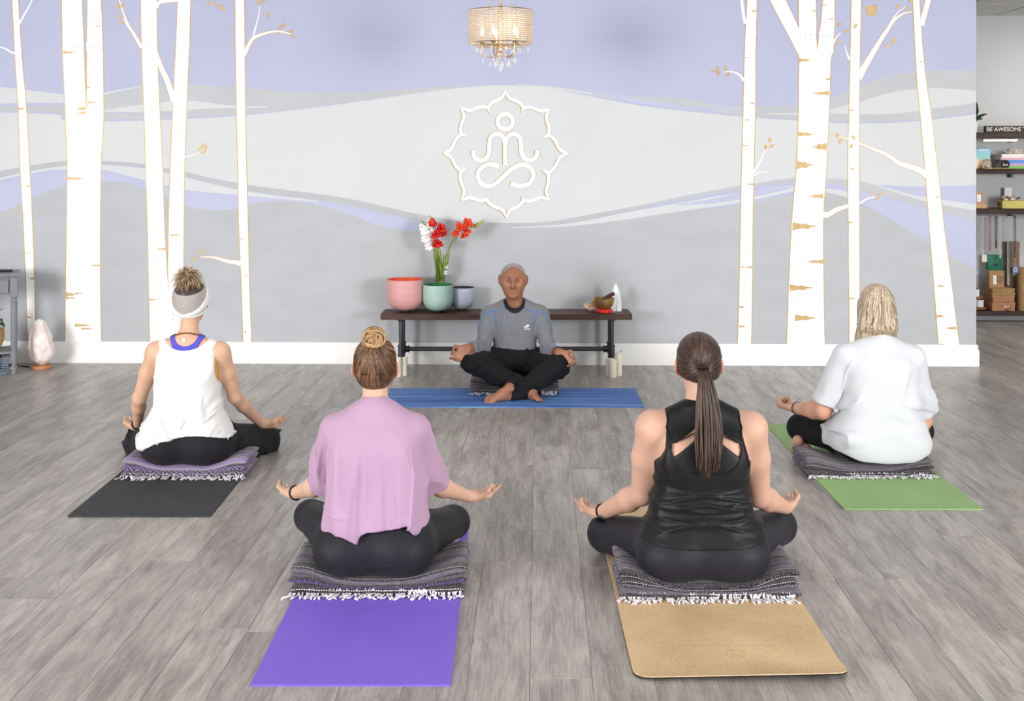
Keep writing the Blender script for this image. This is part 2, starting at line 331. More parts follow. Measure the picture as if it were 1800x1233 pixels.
# birch trees: rows of (y, left, right)
def birch(rows, marks=(), branches=(), label=None):
    rows = [(-40, rows[0][1], rows[0][2])] + list(rows) if rows[0][0] == 0 else rows
    l = [(a, y) for y, a, b in rows]; r = [(b, y) for y, a, b in rows]
    def wob(pp, amp=.5):
        q = cr(pp, 6); q[:, 0] += np.array([mnoise.noise(Vector((y * .06, pp[0][0], 0))) for y in q[:, 1]]) * amp; return q
    L, R = wob(l), wob(r)
    t = paint('painted_birch', np.concatenate([L, R[::-1]]), M_BIRCH, wall, .0022)
    g = paint('gold_outline', np.concatenate([L - [1.6, 0], (R + [1.5, 0])[::-1]]), M_GOLD, t, .0019)
    g.parent = t
    if label: t['label'] = label
    for br in branches:
        pts, w0, w1 = br; c = cr(pts, 6); n = len(c); tn = np.gradient(c, axis=0); tn /= np.linalg.norm(tn, axis=1)[:, None]
        nn = np.stack([-tn[:, 1], tn[:, 0]], 1); w = np.linspace(w0, w1, n)[:, None] / 2
        paint('branch', np.concatenate([c + nn * w, (c - nn * w)[::-1]]), M_BIRCH, t, .0024)
        if w0 > 5: paint('gold_outline', np.concatenate([c + nn * (w + 1), (c - nn * (w + 1))[::-1]]), M_GOLD, t, .0018)
    for mk in marks:                                     # bark scars: spiky gold dashes, thick at the rim
        x0, x1, y, h = mk; s = 1 if x1 > x0 else -1; k = abs(x1 - x0)
        pts = [(x0, y - h), (x0 + s * k * .35, y - h * .55), (x0 + s * k * .5, y - h * .75), (x0 + s * k * .62, y - h * .3), (x1, y), (x0 + s * k * .6, y + h * .35), (x0 + s * k * .7, y + h * .7), (x0 + s * k * .3, y + h * .6), (x0, y + h)]
        paint('bark_scar', pts, M_GOLD, t, .0027)
    return t
birch([(0, 22, 32), (50, 24.5, 35), (100, 27, 38), (190, 32.7, 46), (290, 36, 51.5), (380, 41, 56), (490, 46, 60), (603, 49.5, 62.5)], [(33, 46, 191, 2.5), (53, 42, 327, 1.5), (54, 42, 445, 1), (60, 50, 490, 2), (49, 58, 558, 1.5), (41, 36, 117, 1)], [([(34, 42), (45, 22), (54, 6), (62, -12)], 3.5, 1.5), ([(29, 95), (18, 91), (8, 85), (-8, 81)], 3.5, 1.2)], 'slender painted birch at the far left of the mural')
t2 = birch([(0, 109, 144), (50, 110, 146), (90, 110.7, 147.5), (150, 113, 149.5), (200, 115.5, 152), (218, 116, 160), (240, 117, 178), (260, 118, 178.5), (300, 119, 177), (400, 118, 175.7), (500, 116, 176), (603, 114.7, 177.5)], [(111, 137, 92, 2.5), (150, 132, 191, 3), (150, 134, 198, 2.5), (119, 152, 314, 3), (176, 157, 467, 2), (116, 136, 518, 4), (133, 150, 516, 1.5), (132, 165, 572, 3), (116, 137, 524, 2), (143, 168, 578, 2)], (), 'broad painted birch forking on the left of the mural')
birch([(0, 154, 177.3), (90, 153.3, 180.7), (150, 153, 181.5), (205, 152, 181.8), (235, 150, 180.5), (262, 150, 178.5)], [(154, 178, 180, 2), (153, 161, 154, 2), (177, 165, 46, 1)], (), 'right fork of the broad painted birch')
birch([(0, 248, 275), (100, 250, 276.7), (200, 254, 280.7), (300, 257, 285.7), (400, 260, 289), (500, 262, 295), (603, 264, 299)], [(291, 269, 438, 2), (263, 279, 527, 2)], [([(249, 84), (237, 62), (228, 48), (218, 25), (208, -6)], 6, 1.5), ([(231, 54), (224, 45), (217, 33)], 2.5, 1), ([(275, 14), (279, 5), (292, 2), (318, 0)], 7, 5), ([(274, 92), (283, 118), (294, 142), (306, 178)], 7, 10)], 'left painted birch of the leaning pair')
birch([(0, 313, 334.5), (100, 309, 331.7), (180, 305, 328), (300, 300, 324), (400, 297, 322.7), (500, 296, 323), (603, 299, 326)], [(301, 320, 413.5, 2)], [([(324, 277), (334, 274), (346, 271), (354, 264)], 2, .8)], 'right painted birch of the leaning pair')
birch([(0, 414, 429), (100, 415, 430), (200, 416.7, 431), (300, 419, 433), (400, 420.7, 435.7), (500, 425, 438), (603, 428, 442)], [(422, 431, 420, 1), (435, 426, 485, 1.2), (428, 437, 584, 1.5)], [([(429, 97), (437, 80), (445, 68), (462, 60), (488, 55), (512, 60)], 7, 2), ([(444, 69), (449, 50), (454, 30), (457, 10)], 3, 1), ([(424, 464), (413, 461), (402, 460), (385, 455), (370, 452), (352, 452)], 9, 1)], 'single painted birch with long twigs left of centre')
birch([(0, 1314, 1330), (50, 1311, 1329), (100, 1309, 1327.7), (200, 1306.7, 1327), (300, 1304, 1324.5), (400, 1302, 1322.5), (500, 1300, 1322), (608, 1297, 1320)], [(1329, 1318, 19, 2), (1309, 1320, 101, 1), (1326, 1316, 182, 1.5), (1310, 1320, 211, 1.5), (1305, 1318, 256, 1.5), (1324, 1310, 324, 1.5), (1302, 1312, 470, 1.5), (1322, 1308, 470, 2), (1300, 1312, 540, 2), (1299, 1313, 574, 2.5)], [([(1310, 42), (1306, 20), (1303, -8)], 5, 5), ([(1308, 142), (1301, 133), (1290, 127), (1273, 126)], 5, 1), ([(1324, 304), (1332, 292), (1340, 275), (1350, 252)], 4, 1), ([(1323, 310), (1335, 303), (1352, 303)], 3, .8)], 'first painted birch right of the emblem')
birch([(90, 1404.5, 1465), (105, 1405, 1460), (150, 1404.6, 1458.5), (200, 1404, 1456.7), (300, 1400, 1452), (380, 1393, 1446.7), (480, 1388, 1447), (608, 1383, 1449.5)], [(1405, 1428, 106, 3.5), (1457, 1424, 164, 4), (1459, 1448, 139, 2), (1403, 1436, 236, 4), (1453, 1426, 258, 7), (1400, 1430, 290, 8), (1447, 1418, 345, 4), (1393, 1440, 398, 7), (1388, 1432, 506, 6), (1397, 1438, 559, 6), (1447, 1415, 460, 4)], [([(1446, 378), (1456, 377), (1470, 369), (1490, 362)], 11, 6)], 'widest painted birch on the right of the mural')
birch([(0, 1404.3, 1434), (60, 1404.5, 1434.5), (92, 1404.6, 1436)], [(1434, 1424, 19, 1.5)], [([(1412, 92), (1396, 58), (1382, 30), (1360, -14)], 20, 25), ([(1378, 16), (1374, 4), (1370, -10)], 6, 8)], 'middle fork of the widest painted birch')
birch([(0, 1446.5, 1466.5), (50, 1442, 1466), (92, 1436, 1464.5)], [(1443, 1455, 9, 1.5), (1465, 1452, 34, 1.5)], [([(1462, 80), (1470, 66), (1478, 57)], 4, 1)], 'right fork of the widest painted birch')
birch([(0, 1496.7, 1513), (100, 1495, 1511), (200, 1492.7, 1510), (300, 1490.7, 1510), (400, 1492, 1510), (500, 1492.5, 1510.5), (608, 1493.5, 1511)], [(1493, 1505, 194, 1.5), (1495, 1504, 297, 2), (1491, 1502, 391, 2), (1492, 1506, 525, 2), (1510, 1501, 570, 1.5)], [([(1509, 138), (1517, 122), (1530, 100), (1545, 75), (1560, 52), (1572, 35), (1588, 24), (1603, 21)], 12, 1.5), ([(1557, 55), (1568, 36), (1580, 20), (1592, 12)], 3, 1), ([(1494, 105), (1489, 95), (1485, 80)], 4, 1), ([(1511, 358), (1524, 350), (1545, 345)], 3, 1)], 'slim upright painted birch beside the widest one')
birch([(0, 1605, 1615.5), (50, 1607.5, 1619), (100, 1610, 1622.7), (150, 1613, 1628), (200, 1618, 1636), (300, 1626.7, 1648), (400, 1634, 1659), (500, 1642, 1672), (608, 1650, 1686)], [(1616, 1622, 109, 1.5), (1650, 1643, 346, 2), (1648, 1664, 503, 2), (1646, 1662, 556, 3), (1681, 1660, 577, 3), (1651, 1661, 606, 2)], [([(1620, 45), (1624, 28), (1634, -8)], 9, 9), ([(1630, 308), (1615, 299), (1600, 293), (1580, 287), (1560, 273), (1530, 260), (1500, 248), (1462, 236)], 12, 1.2)], 'leaning painted birch near the free end of the wall')
# gold leaves and the painted butterfly
leaves = [(207, 12, .6), (215, 10, -.4), (213, 40, .5), (208, 30, 2), (367, 6, .3), (379, 8, -.2), (388, 12, .1), (393, 16, -.5), (352, 262, .6), (358, 256, -.5), (362, 260, .2), (357, 268, 1.2), (493, 48, .6), (499, 44, -.3), (511, 55, 1), (516, 64, 2.4), (470, 26, .2), (455, 5, -.6), (462, 2, .6), (340, 455, 1.2), (355, 443, -.4), (1254, 125, 1.4), (1261, 121, .1), (1263, 129, .4), (1275, 121, -.3), (1279, 131, .4), (1346, 258, .2), (1356, 257, 1), (1353, 246, .3), (1475, 43, .5), (1487, 55, 1.2), (1475, 75, 1.2), (1471, 238, -.4), (1477, 248, .4), (1500, 242, -.4), (1496, 257, .6), (1503, 46, .5), (1533, 341, -.4), (1542, 348, .6), (1548, 341, 1.1), (1577, 12, .5), (1594, 15, 1.2), (1560, 80, 1), (1570, 73, .6), (1572, 70, -.3), (1600, 0, .4)]
for x, y, a in leaves:
    s = 5.2; pts = [(0, -1), (.42, -.45), (.5, .1), (.3, .55), (0, 1), (-.3, .55), (-.5, .1), (-.42, -.45)]
    paint('painted_leaf', [(x + s * (px * math.cos(a) - py * math.sin(a)), y + s * (px * math.sin(a) + py * math.cos(a))) for px, py in pts], M_GOLD, wall, .0029)
paint('painted_butterfly', [(1532, 12), (1527, 9), (1521, 12), (1523, 20), (1527, 21), (1524, 26), (1528, 31), (1532, 26), (1536, 29), (1541, 25), (1538, 21), (1541, 18), (1540, 8), (1535, 9)], M_GOLD, wall, .0029)

# ------------------------------------------------------------------ the raised emblem (lotus ring, seated figure, endless loop)
M_EMB = mat('emblem_white', srgb(250, 250, 250), .45, var=.005)
emb = thing('wall_emblem', room(*[on_wall(888, 271)[0], WALLV, on_wall(888, 271)[1]]), 'white lotus emblem with a seated meditating figure on the back wall', 'emblem', rz=-YAW)
eo = on_wall(888, 271)
def ez(zx, zy): return on_wall(740 + zx / 3.083, zy / 3.083)
def ribbon(paths, name, m, depth, lift, off=(0, 0), closed=False):
    mb = MB()
    for pk, (pts, w) in enumerate(paths):
        uz = np.array([ez(x + off[0], y + off[1]) for x, y in pts]); 
        tn = (np.roll(uz, -1, 0) - np.roll(uz, 1, 0)) if closed else np.gradient(uz, axis=0)
        tn /= np.linalg.norm(tn, axis=1)[:, None] + 1e-9; nn = np.stack([-tn[:, 1], tn[:, 0]], 1)
        w = np.broadcast_to(np.asarray(w, float), (len(uz),))[:, None] / 2 / 3.083 / F * WALLV
        a, b = uz + nn * w, uz - nn * w; n = len(uz); vs = []
        for arr in (a, b):
            for y in (-lift - depth - pk * 6e-5, -lift): vs += [(p[0] - eo[0], y, p[1] - eo[1]) for p in arr]
        f = []
        for i in range(n if closed else n - 1):
            j = (i + 1) % n
            f += [(i, j, 2 * n + j, 2 * n + i), (i, n + i, n + j, j), (2 * n + i, 2 * n + j, 3 * n + j, 3 * n + i), (n + i, 3 * n + i, 3 * n + j, n + j)]
        if not closed: f += [(0, 2 * n, 3 * n, n), (n - 1, 2 * n - 1, 4 * n - 1, 3 * n - 1)]
        mb.add(vs, f)
    return mb.build(name, m, emb)
tips = [(457, 490), (697, 590), (800, 832), (697, 1085), (465, 1180), (218, 1088), (120, 832), (218, 585)]
nots = [(545, 612), (660, 745), (657, 925), (545, 1060), (367, 1055), (250, 915), (250, 740), (375, 612)]
cx, cy = 459, 835
def petal_side(a, b):                                   # ogee from tip a to notch b
    a, b = np.array(a, float), np.array(b, float); d = b - a; nrm = np.array((-d[1], d[0])); mid = (a + b) / 2
    if (mid + nrm * .1 - (cx, cy)) @ (mid + nrm * .1 - (cx, cy)) < (mid - (cx, cy)) @ (mid - (cx, cy)): nrm = -nrm
    return cr([a, a + d * .3 - nrm * .04, a + d * .62 + nrm * .13, a + d * .88 + nrm * .16, b], 6)
paths = []
for i in range(8):
    for b in (nots[i], nots[i - 1]):
        p = petal_side(tips[i], b); paths.append((p, np.interp(np.linspace(0, 1, len(p)), [0, .15, .75, 1], [4, 17, 18, 3])))
ribbon(paths, 'lotus_ring', M_EMB, .006, .004)
ribbon(paths, 'lotus_gold_edge', M_GOLD, .004, 0, (-5, 2))
ring = [(457 + 41 * math.cos(t), 660 + 41 * math.sin(t)) for t in np.linspace(0, 2 * math.pi, 41)[:-1]]
ribbon([(ring, 23)], 'head_ring', M_EMB, .006, .004, closed=True); ribbon([(ring, 23)], 'head_gold_edge', M_GOLD, .004, 0, (-4, 1), closed=True)
armL = cr([(283, 816), (290, 850), (318, 868), (350, 860), (368, 832), (371, 790), (376, 752), (396, 730), (420, 727), (445, 745), (457, 780)], 6)
armR = armL * [-1, 1] + [914, 0]; stem = np.array([(457, 745), (457, 800), (457, 893)], float)
loop = cr([(425, 905), (395, 893), (352, 895), (318, 922), (309, 960), (330, 998), (372, 1008), (412, 990), (460, 945), (505, 908), (555, 892), (596, 912), (609, 950), (592, 990), (550, 1007), (510, 1003), (487, 992)], 6)
ribbon([(armL, 23), (armR, 23), (stem, 23)], 'body_stroke', M_EMB, .006, .004); ribbon([(armL, 23), (armR, 23), (stem, 23)], 'body_gold_edge', M_GOLD, .004, 0, (-5, -2))
ribbon([(loop, 24)], 'endless_loop', M_EMB, .006, .004); ribbon([(loop, 24)], 'loop_gold_edge', M_GOLD, .004, 0, (-4, -2))

# power outlets let into the painted trunks
M_HOLE = mat('dark_slot', srgb(60, 58, 58), .7)
def outlet(px, py, label, group=None, hor=True):
    u, z = on_wall(px, py); t = thing('power_outlet', room(u, WALLV - .0028, z), label, 'outlet', group, rz=-YAW)
    w, h = (.118, .072) if hor else (.072, .118)
    MB().box((0, -.003, 0), (w, .006, h), bev=.002).build('cover_plate', M_WHITE, t)
    for s in (-1, 1):
        c = (s * .022, 0) if hor else (0, s * .022)
        MB().box((c[0], -.0065, c[1]), (.032, .003, .032), bev=.001).build('socket', M_WHITE, t)
        m = MB()
        for a in (-.006, .006): m.box((c[0] + (.004 if hor else a), -.0083, c[1] + (a if hor else .004)), (.007 if hor else .0022, .001, .0022 if hor else .007))
        m.box((c[0] - .009, -.0083, c[1]), (.0045, .001, .0045)).build('slot', M_HOLE, t, smooth=False)
outlet(132, 81, 'white power outlet on the left stem of the broad painted birch'); outlet(165, 82, 'white power outlet on the right fork of the broad painted birch')
outlet(1420, 62, 'white power outlet on the middle fork of the widest painted birch'); outlet(1452, 63, 'white power outlet on the right fork of the widest painted birch')
outlet(306, 557, 'low white power outlet half hidden behind the woman in the headband', hor=False)
# ------------------------------------------------------------------ bench of boards on pipe legs
M_DWOOD = mat('dark_stained_wood', srgb(74, 52, 44), .45, var=.35, scale=9, stretch=(.5, 9, 9), bump=.15, bscale=40)
M_PIPE = mat('gunmetal_pipe', srgb(74, 77, 82), .38, metal=.75, var=.12, scale=20)
M_BLACK = mat('black_rubber', srgb(26, 26, 28), .6, var=.1)
BZ, BY0, BY1 = .452, 9.05, 9.36
bx0, bx1 = (669 - 900) / F * 9.07, (1111 - 900) / F * 9.07
bench = thing('pipe_bench', ((bx0 + bx1) / 2, (BY0 + BY1) / 2, 0), 'dark wood bench on black pipe legs in front of the mural', 'bench')
hw = (bx1 - bx0) / 2; yc = (BY0 + BY1) / 2
MB().box((0, BY0 + .085 - yc, BZ - .022), (2 * hw, .166, .044), bev=.003).build('board', M_DWOOD, bench)
MB().box((0, BY1 - .067 - yc, BZ - .0225), (2 * hw - .006, .132, .043), bev=.003).build('board', M_DWOOD, bench)
MB().box((0, .02, BZ - .035), (2 * hw - .05, .2, .018)).build('batten', M_DWOOD, bench)
def flange(z, up=True): 
    return [(.0, z), (.042, z), (.042, z + .006), (.024, z + .008), (.021, z + .022), (.0, z + .022)]
for s in (-1, 1):
    xl = s * (hw - .15)
    for yy in (-.085, .085):
        m = MB(); m.tube([(xl, yy, .02), (xl, yy, BZ - .045)], .0165, 14); m.build('leg', M_PIPE, bench)
        MB().lathe(flange(0), (xl, yy, 0), 16).build('flange', M_PIPE, bench); MB().lathe([(r, BZ - .044 - z) for r, z in flange(0)], (xl, yy, 0), 16).build('flange', M_PIPE, bench)
        m = MB(); m.tube([(xl, yy, .125), (xl, yy, .2)], .023, 14)
        for zz in (.125, .2): m.tube([(xl, yy, zz - .006), (xl, yy, zz + .006)], .0265, 14)
        m.tube([(xl, yy * .6, .163), (xl, yy * 1.02, .163)], .023, 14); m.build('tee_fitting', M_PIPE, bench)
    m = MB(); m.tube([(xl, -.085, .163), (xl, .085, .163)], .0165, 12); m.build('side_pipe', M_PIPE, bench)
    m = MB(); m.tube([(xl, 0, .163), (xl - s * .05, 0, .163)], .023, 14); m.tube([(xl - s * .045, 0, .163), (xl - s * .057, 0, .163)], .0265, 14); m.build('tee_fitting', M_PIPE, bench)
MB().tube([(-hw + .15, 0, .163), (hw - .15, 0, .163)], .0165, 14).build('stretcher', M_PIPE, bench)

# ------------------------------------------------------------------ crystal singing bowls
def bowl(px, Y, dia, h, cout, cin, label):
    x = (px - 900) / F * Y; t = thing('singing_bowl', (x, Y, BZ), label, 'bowl', 'singing bowls on the bench')
    R = dia / 2; z0 = .012; n = 14
    prof = [(0, z0)] + [(R * (.16 + .84 * math.sin(a * math.pi / 2) ** .8) if i else R * .16, z0 + h * .46 * (1 - math.cos(a * math.pi / 2))) for i, a in enumerate(np.linspace(0, 1, n))]
    prof += [(R, z0 + h * .75), (R, z0 + h - .004), (R - .002, z0 + h)]
    th = .007
    inn = [(R - th + .003, z0 + h), (R - th, z0 + h - .004), (R - th, z0 + h * .7)] + [((R - th) * (.16 + .84 * math.sin(a * math.pi / 2) ** .8), z0 + th + h * .46 * (1 - math.cos(a * math.pi / 2))) for a in np.linspace(1, 0.02, n)] + [(0, z0 + th)]
    MB().lathe(prof, seg=48, caps=False).build('outer_wall', mat('frosted_' + label.split()[0], cout, .5, var=.06, scale=5, stretch=(1, 1, 6), spec=.3), t)
    MB().lathe(inn, seg=48, caps=False).build('lining', mat('lining_' + label.split()[0], cin, .45, var=.04), t)
    MB().lathe([(R * .22, .012 - .012), (R * .3, .003), (R * .3, .012), (R * .22, .016)], seg=24).build('rubber_ring', M_BLACK, t)
bowl(712.5, 9.2, .283, .238, srgb(212, 158, 158), srgb(226, 84, 42), 'pink frosted singing bowl, the largest of the three on the bench')
bowl(770, 9.166, .232, .2, srgb(166, 194, 186), srgb(20, 122, 62), 'mint green frosted singing bowl, middle of the three on the bench')
bowl(812.5, 9.283, .19, .165, srgb(176, 182, 200), srgb(38, 44, 66), 'grey blue frosted singing bowl, the smallest of the three on the bench')

# ------------------------------------------------------------------ vase and gladioli
M_GLASS = mat('clear_glass', (.95, .97, .97), .03, var=.0, trans=1.0, spec=.5)
vx, vy = (774 - 900) / F * 9.335, 9.336
t = thing('glass_vase', (vx, vy, BZ), 'clear glass cylinder vase of gladioli behind the green bowl', 'vase')
MB().lathe([(0, 0), (.04, 0), (.042, .01), (.043, .26), (.0425, .262), (.040, .26), (.039, .014), (0, .014)], seg=32).build('glass', M_GLASS, t)
M_WATER = mat('vase_water', (.92, .96, .94), .0, var=.0, trans=1.0, ior=1.33)
MB().lathe([(0, .0145), (.0385, .0145), (.0385, .16), (0, .16)], seg=32).build('water', M_WATER, t)
M_STEM = mat('gladiolus_stem', srgb(134, 158, 66), .5, var=.2, scale=30)
M_BUD = mat('gladiolus_bud', srgb(158, 176, 96), .5, var=.18, scale=40)
M_PW = mat('white_petal', srgb(246, 246, 244), .6, var=.02, scale=60); M_PR = mat('red_petal', srgb(206, 38, 34), .55, var=.15, scale=40); M_PO = mat('orange_red_petal', srgb(222, 72, 38), .55, var=.18, scale=40)
def leaf_blade(mb, base, tip, width, bend, nseg=7, cup=.25):
    base, tip = np.array(tuple(base), float), np.array(tuple(tip), float); bend = np.array(tuple(bend), float)
    ax = tip - base; L = np.linalg.norm(ax); d = ax / L
    sd = np.cross(d, bend); sd /= np.linalg.norm(sd) + 1e-9; up = np.cross(sd, d); vs = []; f = []
    for i in range(nseg + 1):
        s = i / nseg; w = width * (math.sin(math.pi * (s * .86 + .09)) ** .8) * (1 if s < .99 else .15); c = base + ax * s + bend * math.sin(s * math.pi) 
        for j in (-1, -.5, 0, .5, 1): vs.append(c + sd * w * j / 2 + up * w * cup * (j * j))
    th = up * min(.0012, width * .06)
    n = len(vs); vs = vs + [v - th for v in vs]
    for i in range(nseg):
        for j in range(4):
            a = i * 5 + j; f += [(a, a + 1, a + 6, a + 5), (n + a, n + a + 5, n + a + 6, n + a + 1)]
        a = i * 5; f += [(a, a + 5, n + a + 5, n + a), (a + 4, n + a + 4, n + a + 9, a + 9)]
    mb.add(vs, f); return mb
def blossom(c, d, size, m, parent, seed=0):
    size *= 1.22; r = random.Random(seed); d = Vector(d).normalized(); a = d.orthogonal().normalized(); b = d.cross(a); mb = MB(); c = Vector(c)
    for k in range(6):
        an = k / 6 * 2 * math.pi + r.uniform(-.2, .2); o = a * math.cos(an) + b * math.sin(an); inner = k % 2
        tip = c + d * size * (.55 + .2 * inner) + o * size * (.62 - .18 * inner) * r.uniform(.85, 1.15)
        leaf_blade(mb, c, tip, size * .62, -o * size * .12 + d * size * .1, 5, -.18)
    mb.tube([c - d * size * .35, c, c + d * size * .2], [size * .05, size * .09, size * .1], 6)
    return mb.build('blossom', m, parent, auto=False)
def gladiolus(path, blossoms, buds, m, label, leaves_=()):
    P = [at(x, y, Y) for x, y, Y in path]; base = P[0].copy(); t = thing('gladiolus', base, label, 'flower', 'gladioli in the vase')
    P = [p - base for p in P]; c = cr(P, 6); MB().tube(c, np.linspace(.0065, .003, len(c)), 8).build('stem', M_STEM, t)
    for i, (x, y, Y, d, s) in enumerate(blossoms): blossom(at(x, y, Y) - base, d, s, m, t, i + len(label))
    for x0, y0, x1, y1, Y, w in buds:
        a, b = at(x0, y0, Y) - base, at(x1, y1, Y) - base; leaf = MB(); mid = (a + b) / 2
        leaf.tube([a, a.lerp(b, .3), a.lerp(b, .6), b], [w * .35, w * .55, w * .42, w * .06], 7).build('bud', M_BUD, t)
    for x0, y0, x1, y1, Y, w in leaves_:
        mb = MB(); leaf_blade(mb, at(x0, y0, Y) - base, at(x1, y1, Y) - base, w, (.01, -.012, 0), 8, .3); mb.build('leaf', M_STEM, t, auto=False)
vb = 9.338
gladiolus([(770, 556, vb), (768, 500, vb), (763, 445, vb), (759, 418, 9.3), (752, 395, 9.28), (740, 388, 9.26)],
          [(757, 431, 9.25, (-.3, -1, -.3), .055), (761, 425, 9.25, (.3, -1, -.2), .05), (752, 419, 9.24, (-.4, -1, 0), .06), (760, 411, 9.25, (.2, -1, .1), .062), (751, 407, 9.23, (-.6, -1, .2), .06), (757, 397, 9.26, (.1, -1, .4), .055), (746, 401, 9.26, (-.9, -.6, .2), .045)],
          [(750, 402, 740, 388, 9.27, .02), (743, 399, 738, 396, 9.27, .014)], M_PW, 'white gladiolus at the left of the vase bouquet', [(769, 496, 763, 428, 9.28, .03), (774, 495, 771, 450, 9.27, .022)])
gladiolus([(774, 556, vb), (772, 500, vb), (770, 450, 9.31), (769, 425, 9.29), (765, 398, 9.28), (755, 377, 9.28)],
          [(769, 425, 9.23, (.0, -1, -.4), .062), (768, 411, 9.22, (-.1, -1, -.1), .06), (772, 403, 9.22, (.6, -1, .3), .062), (763, 395, 9.24, (-.4, -1, .5), .055), (775, 411, 9.27, (.8, -.8, .1), .05)],
          [(764, 396, 755, 377, 9.28, .028), (762, 402, 757, 386, 9.27, .02)], M_PR, 'bright red gladiolus standing upright in the middle of the bouquet', [(771, 498, 772, 432, 9.27, .03), (776, 492, 768, 455, 9.26, .024)])
gladiolus([(779, 556, vb), (778, 495, vb), (781, 460, 9.31), (790, 437, 9.3), (801, 413, 9.28), (812, 404, 9.27), (826, 398, 9.26), (840, 393, 9.26), (852, 385, 9.26)],
          [(803, 410, 9.24, (-.3, -1, 0), .046), (809, 402, 9.22, (0, -1, .4), .06), (815, 411, 9.23, (.3, -1, -.5), .045), (820, 396, 9.22, (.4, -1, .6), .062), (818, 404, 9.22, (.6, -1, -.4), .05), (835, 397, 9.26, (.4, -1, -.3), .026)],
          [(826, 401, 836, 398, 9.25, .018), (834, 400, 845, 392, 9.25, .022), (842, 395, 852, 385, 9.25, .02)], M_PO, 'orange red gladiolus leaning out to the right of the vase', [(778, 490, 789, 430, 9.28, .022), (776, 480, 779, 446, 9.27, .03), (798, 425, 801, 410, 9.26, .015)])
gladiolus([(777, 556, vb), (779, 505, vb), (781, 482, 9.29)], [(782, 478, 9.27, (.5, -1, -.3), .03), (783, 470, 9.28, (.4, -1, .3), .024)], [], M_PW, 'small drooping white gladiolus low at the vase rim')

# ------------------------------------------------------------------ crystal, brass bowl, selenite tower
def rock(name, loc, size, m, label, cat, seed, parent=None, cuts=14, sub=3):
    bm = bmesh.new(); bmesh.ops.create_icosphere(bm, subdivisions=sub, radius=1); r = random.Random(seed)
    for k in range(cuts):
        n = Vector((r.gauss(0, 1), r.gauss(0, 1), r.gauss(0, .8))).normalized(); d = r.uniform(.62, .88)
        for v in bm.verts:
            e = v.co.dot(n) - d
            if e > 0: v.co -= n * e
    for v in bm.verts:
        v.co += v.co.normalized() * mnoise.noise(v.co * 3 + Vector((seed, 0, 0))) * .07; v.co = Vector((v.co.x * size[0], v.co.y * size[1], (max(v.co.z, -.75) + .75) / 1.75 * size[2]))
    me = bpy.data.meshes.new(name); bm.to_mesh(me); bm.free(); me.materials.append(m); o = bpy.data.objects.new(name, me); o.location = loc; link(o, parent)
    if label: tag(o, label, cat)
    return o
def crystal_mat():
    m, nt, b = newmat('citrine'); tc = N(nt, 'ShaderNodeTexCoord'); v = N(nt, 'ShaderNodeTexVoronoi', i_Scale=60.0); n = N(nt, 'ShaderNodeTexNoise', i_Scale=18.0)
    lk(nt, tc.outputs['Object'], v.inputs[0]); lk(nt, tc.outputs['Object'], n.inputs[0]); r = N(nt, 'ShaderNodeValToRGB'); e = r.color_ramp.elements
    e[0].position = .3; e[0].color = rgba(srgb(206, 150, 106)); e[1].position = .62; e[1].color = rgba(srgb(244, 236, 226)); x = e.new(.45); x.color = rgba(srgb(232, 200, 168))
    lk(nt, n.outputs[0], r.inputs[0]); lk(nt, r.outputs[0], b.inputs['Base Color']); b.inputs['Roughness'].default_value = .3
    bp = N(nt, 'ShaderNodeBump', i_Strength=.7, i_Distance=.006); lk(nt, v.outputs['Distance'], bp.inputs['Height']); lk(nt, bp.outputs[0], b.inputs['Normal']); return m
cl = thing('crystal_cluster', ((1041 - 900) / F * 9.2, 9.2, BZ), 'rough amber crystal cluster left of the brass bowl', 'crystal'); M_CIT = crystal_mat()
rock('matrix', (0, 0, -.002), (.058, .045, .07), M_CIT, None, None, 4, cl)
r = random.Random(9)
for k in range(22):
    x = r.uniform(-.045, .04); zt = .05 + .075 * min(1, max(.1, (x + .06) / .07)); b = Vector((x, r.uniform(-.03, .02), r.uniform(.02, zt * .6))); d = Vector((-.3 + r.uniform(-.4, .3), -.5, .7 + r.random() * .5)).normalized()
    tip = b + d * r.uniform(.03, .055); MB().tube([b, b.lerp(tip, .7), tip], [r.uniform(.009, .014), .0085, .001], 6).build('crystal_point', M_CIT, cl, smooth=False)
M_BRASS = mat('aged_brass', srgb(176, 146, 92), .34, metal=.8, var=.25, scale=14); M_REDC = mat('red_cushion', srgb(206, 32, 34), .7, var=.12, scale=40, bump=.2)
bxx = (1062 - 900) / F * 9.13
t = thing('ring_cushion', (bxx, 9.13, BZ), 'red fabric ring cushion under the brass bowl', 'cushion')
MB().lathe([(.03, .004), (.045, 0), (.062, .004), (.066, .016), (.058, .03), (.042, .032), (.03, .024), (.03, .004)], seg=28).build('ring', M_REDC, t)
for k in range(10): 
    a = k / 10 * 6.283; MB().tube([(.03 * math.cos(a), .03 * math.sin(a), .026), (.05 * math.cos(a), .05 * math.sin(a), .034), (.067 * math.cos(a), .067 * math.sin(a), .016), (.06 * math.cos(a), .06 * math.sin(a), .002)], .0018, 5).build('stitching', mat('gold_thread', srgb(190, 150, 80), .6), t)
t = thing('brass_bowl', (bxx, 9.13, BZ + .03), 'hammered brass singing bowl on the red ring cushion', 'bowl')
MB().lathe([(0, 0), (.03, .0), (.052, .01), (.068, .03), (.077, .058), (.078, .078), (.080, .083), (.078, .085), (.074, .083), (.073, .06), (.064, .034), (.05, .016), (0, .008)], seg=40).build('bowl_wall', M_BRASS, t)
m = MB(); m.tube([(0.0, 0, .088), (.0, 0, .09)], .001)
for z in (.066, .072): m.lathe([(.0785, z - .0015), (.0795, z), (.0785, z + .0015)], seg=40)
m.build('engraved_band', M_BRASS, t)
M_MALL = mat('mallet_wood', srgb(62, 42, 38), .5, var=.2, scale=20)
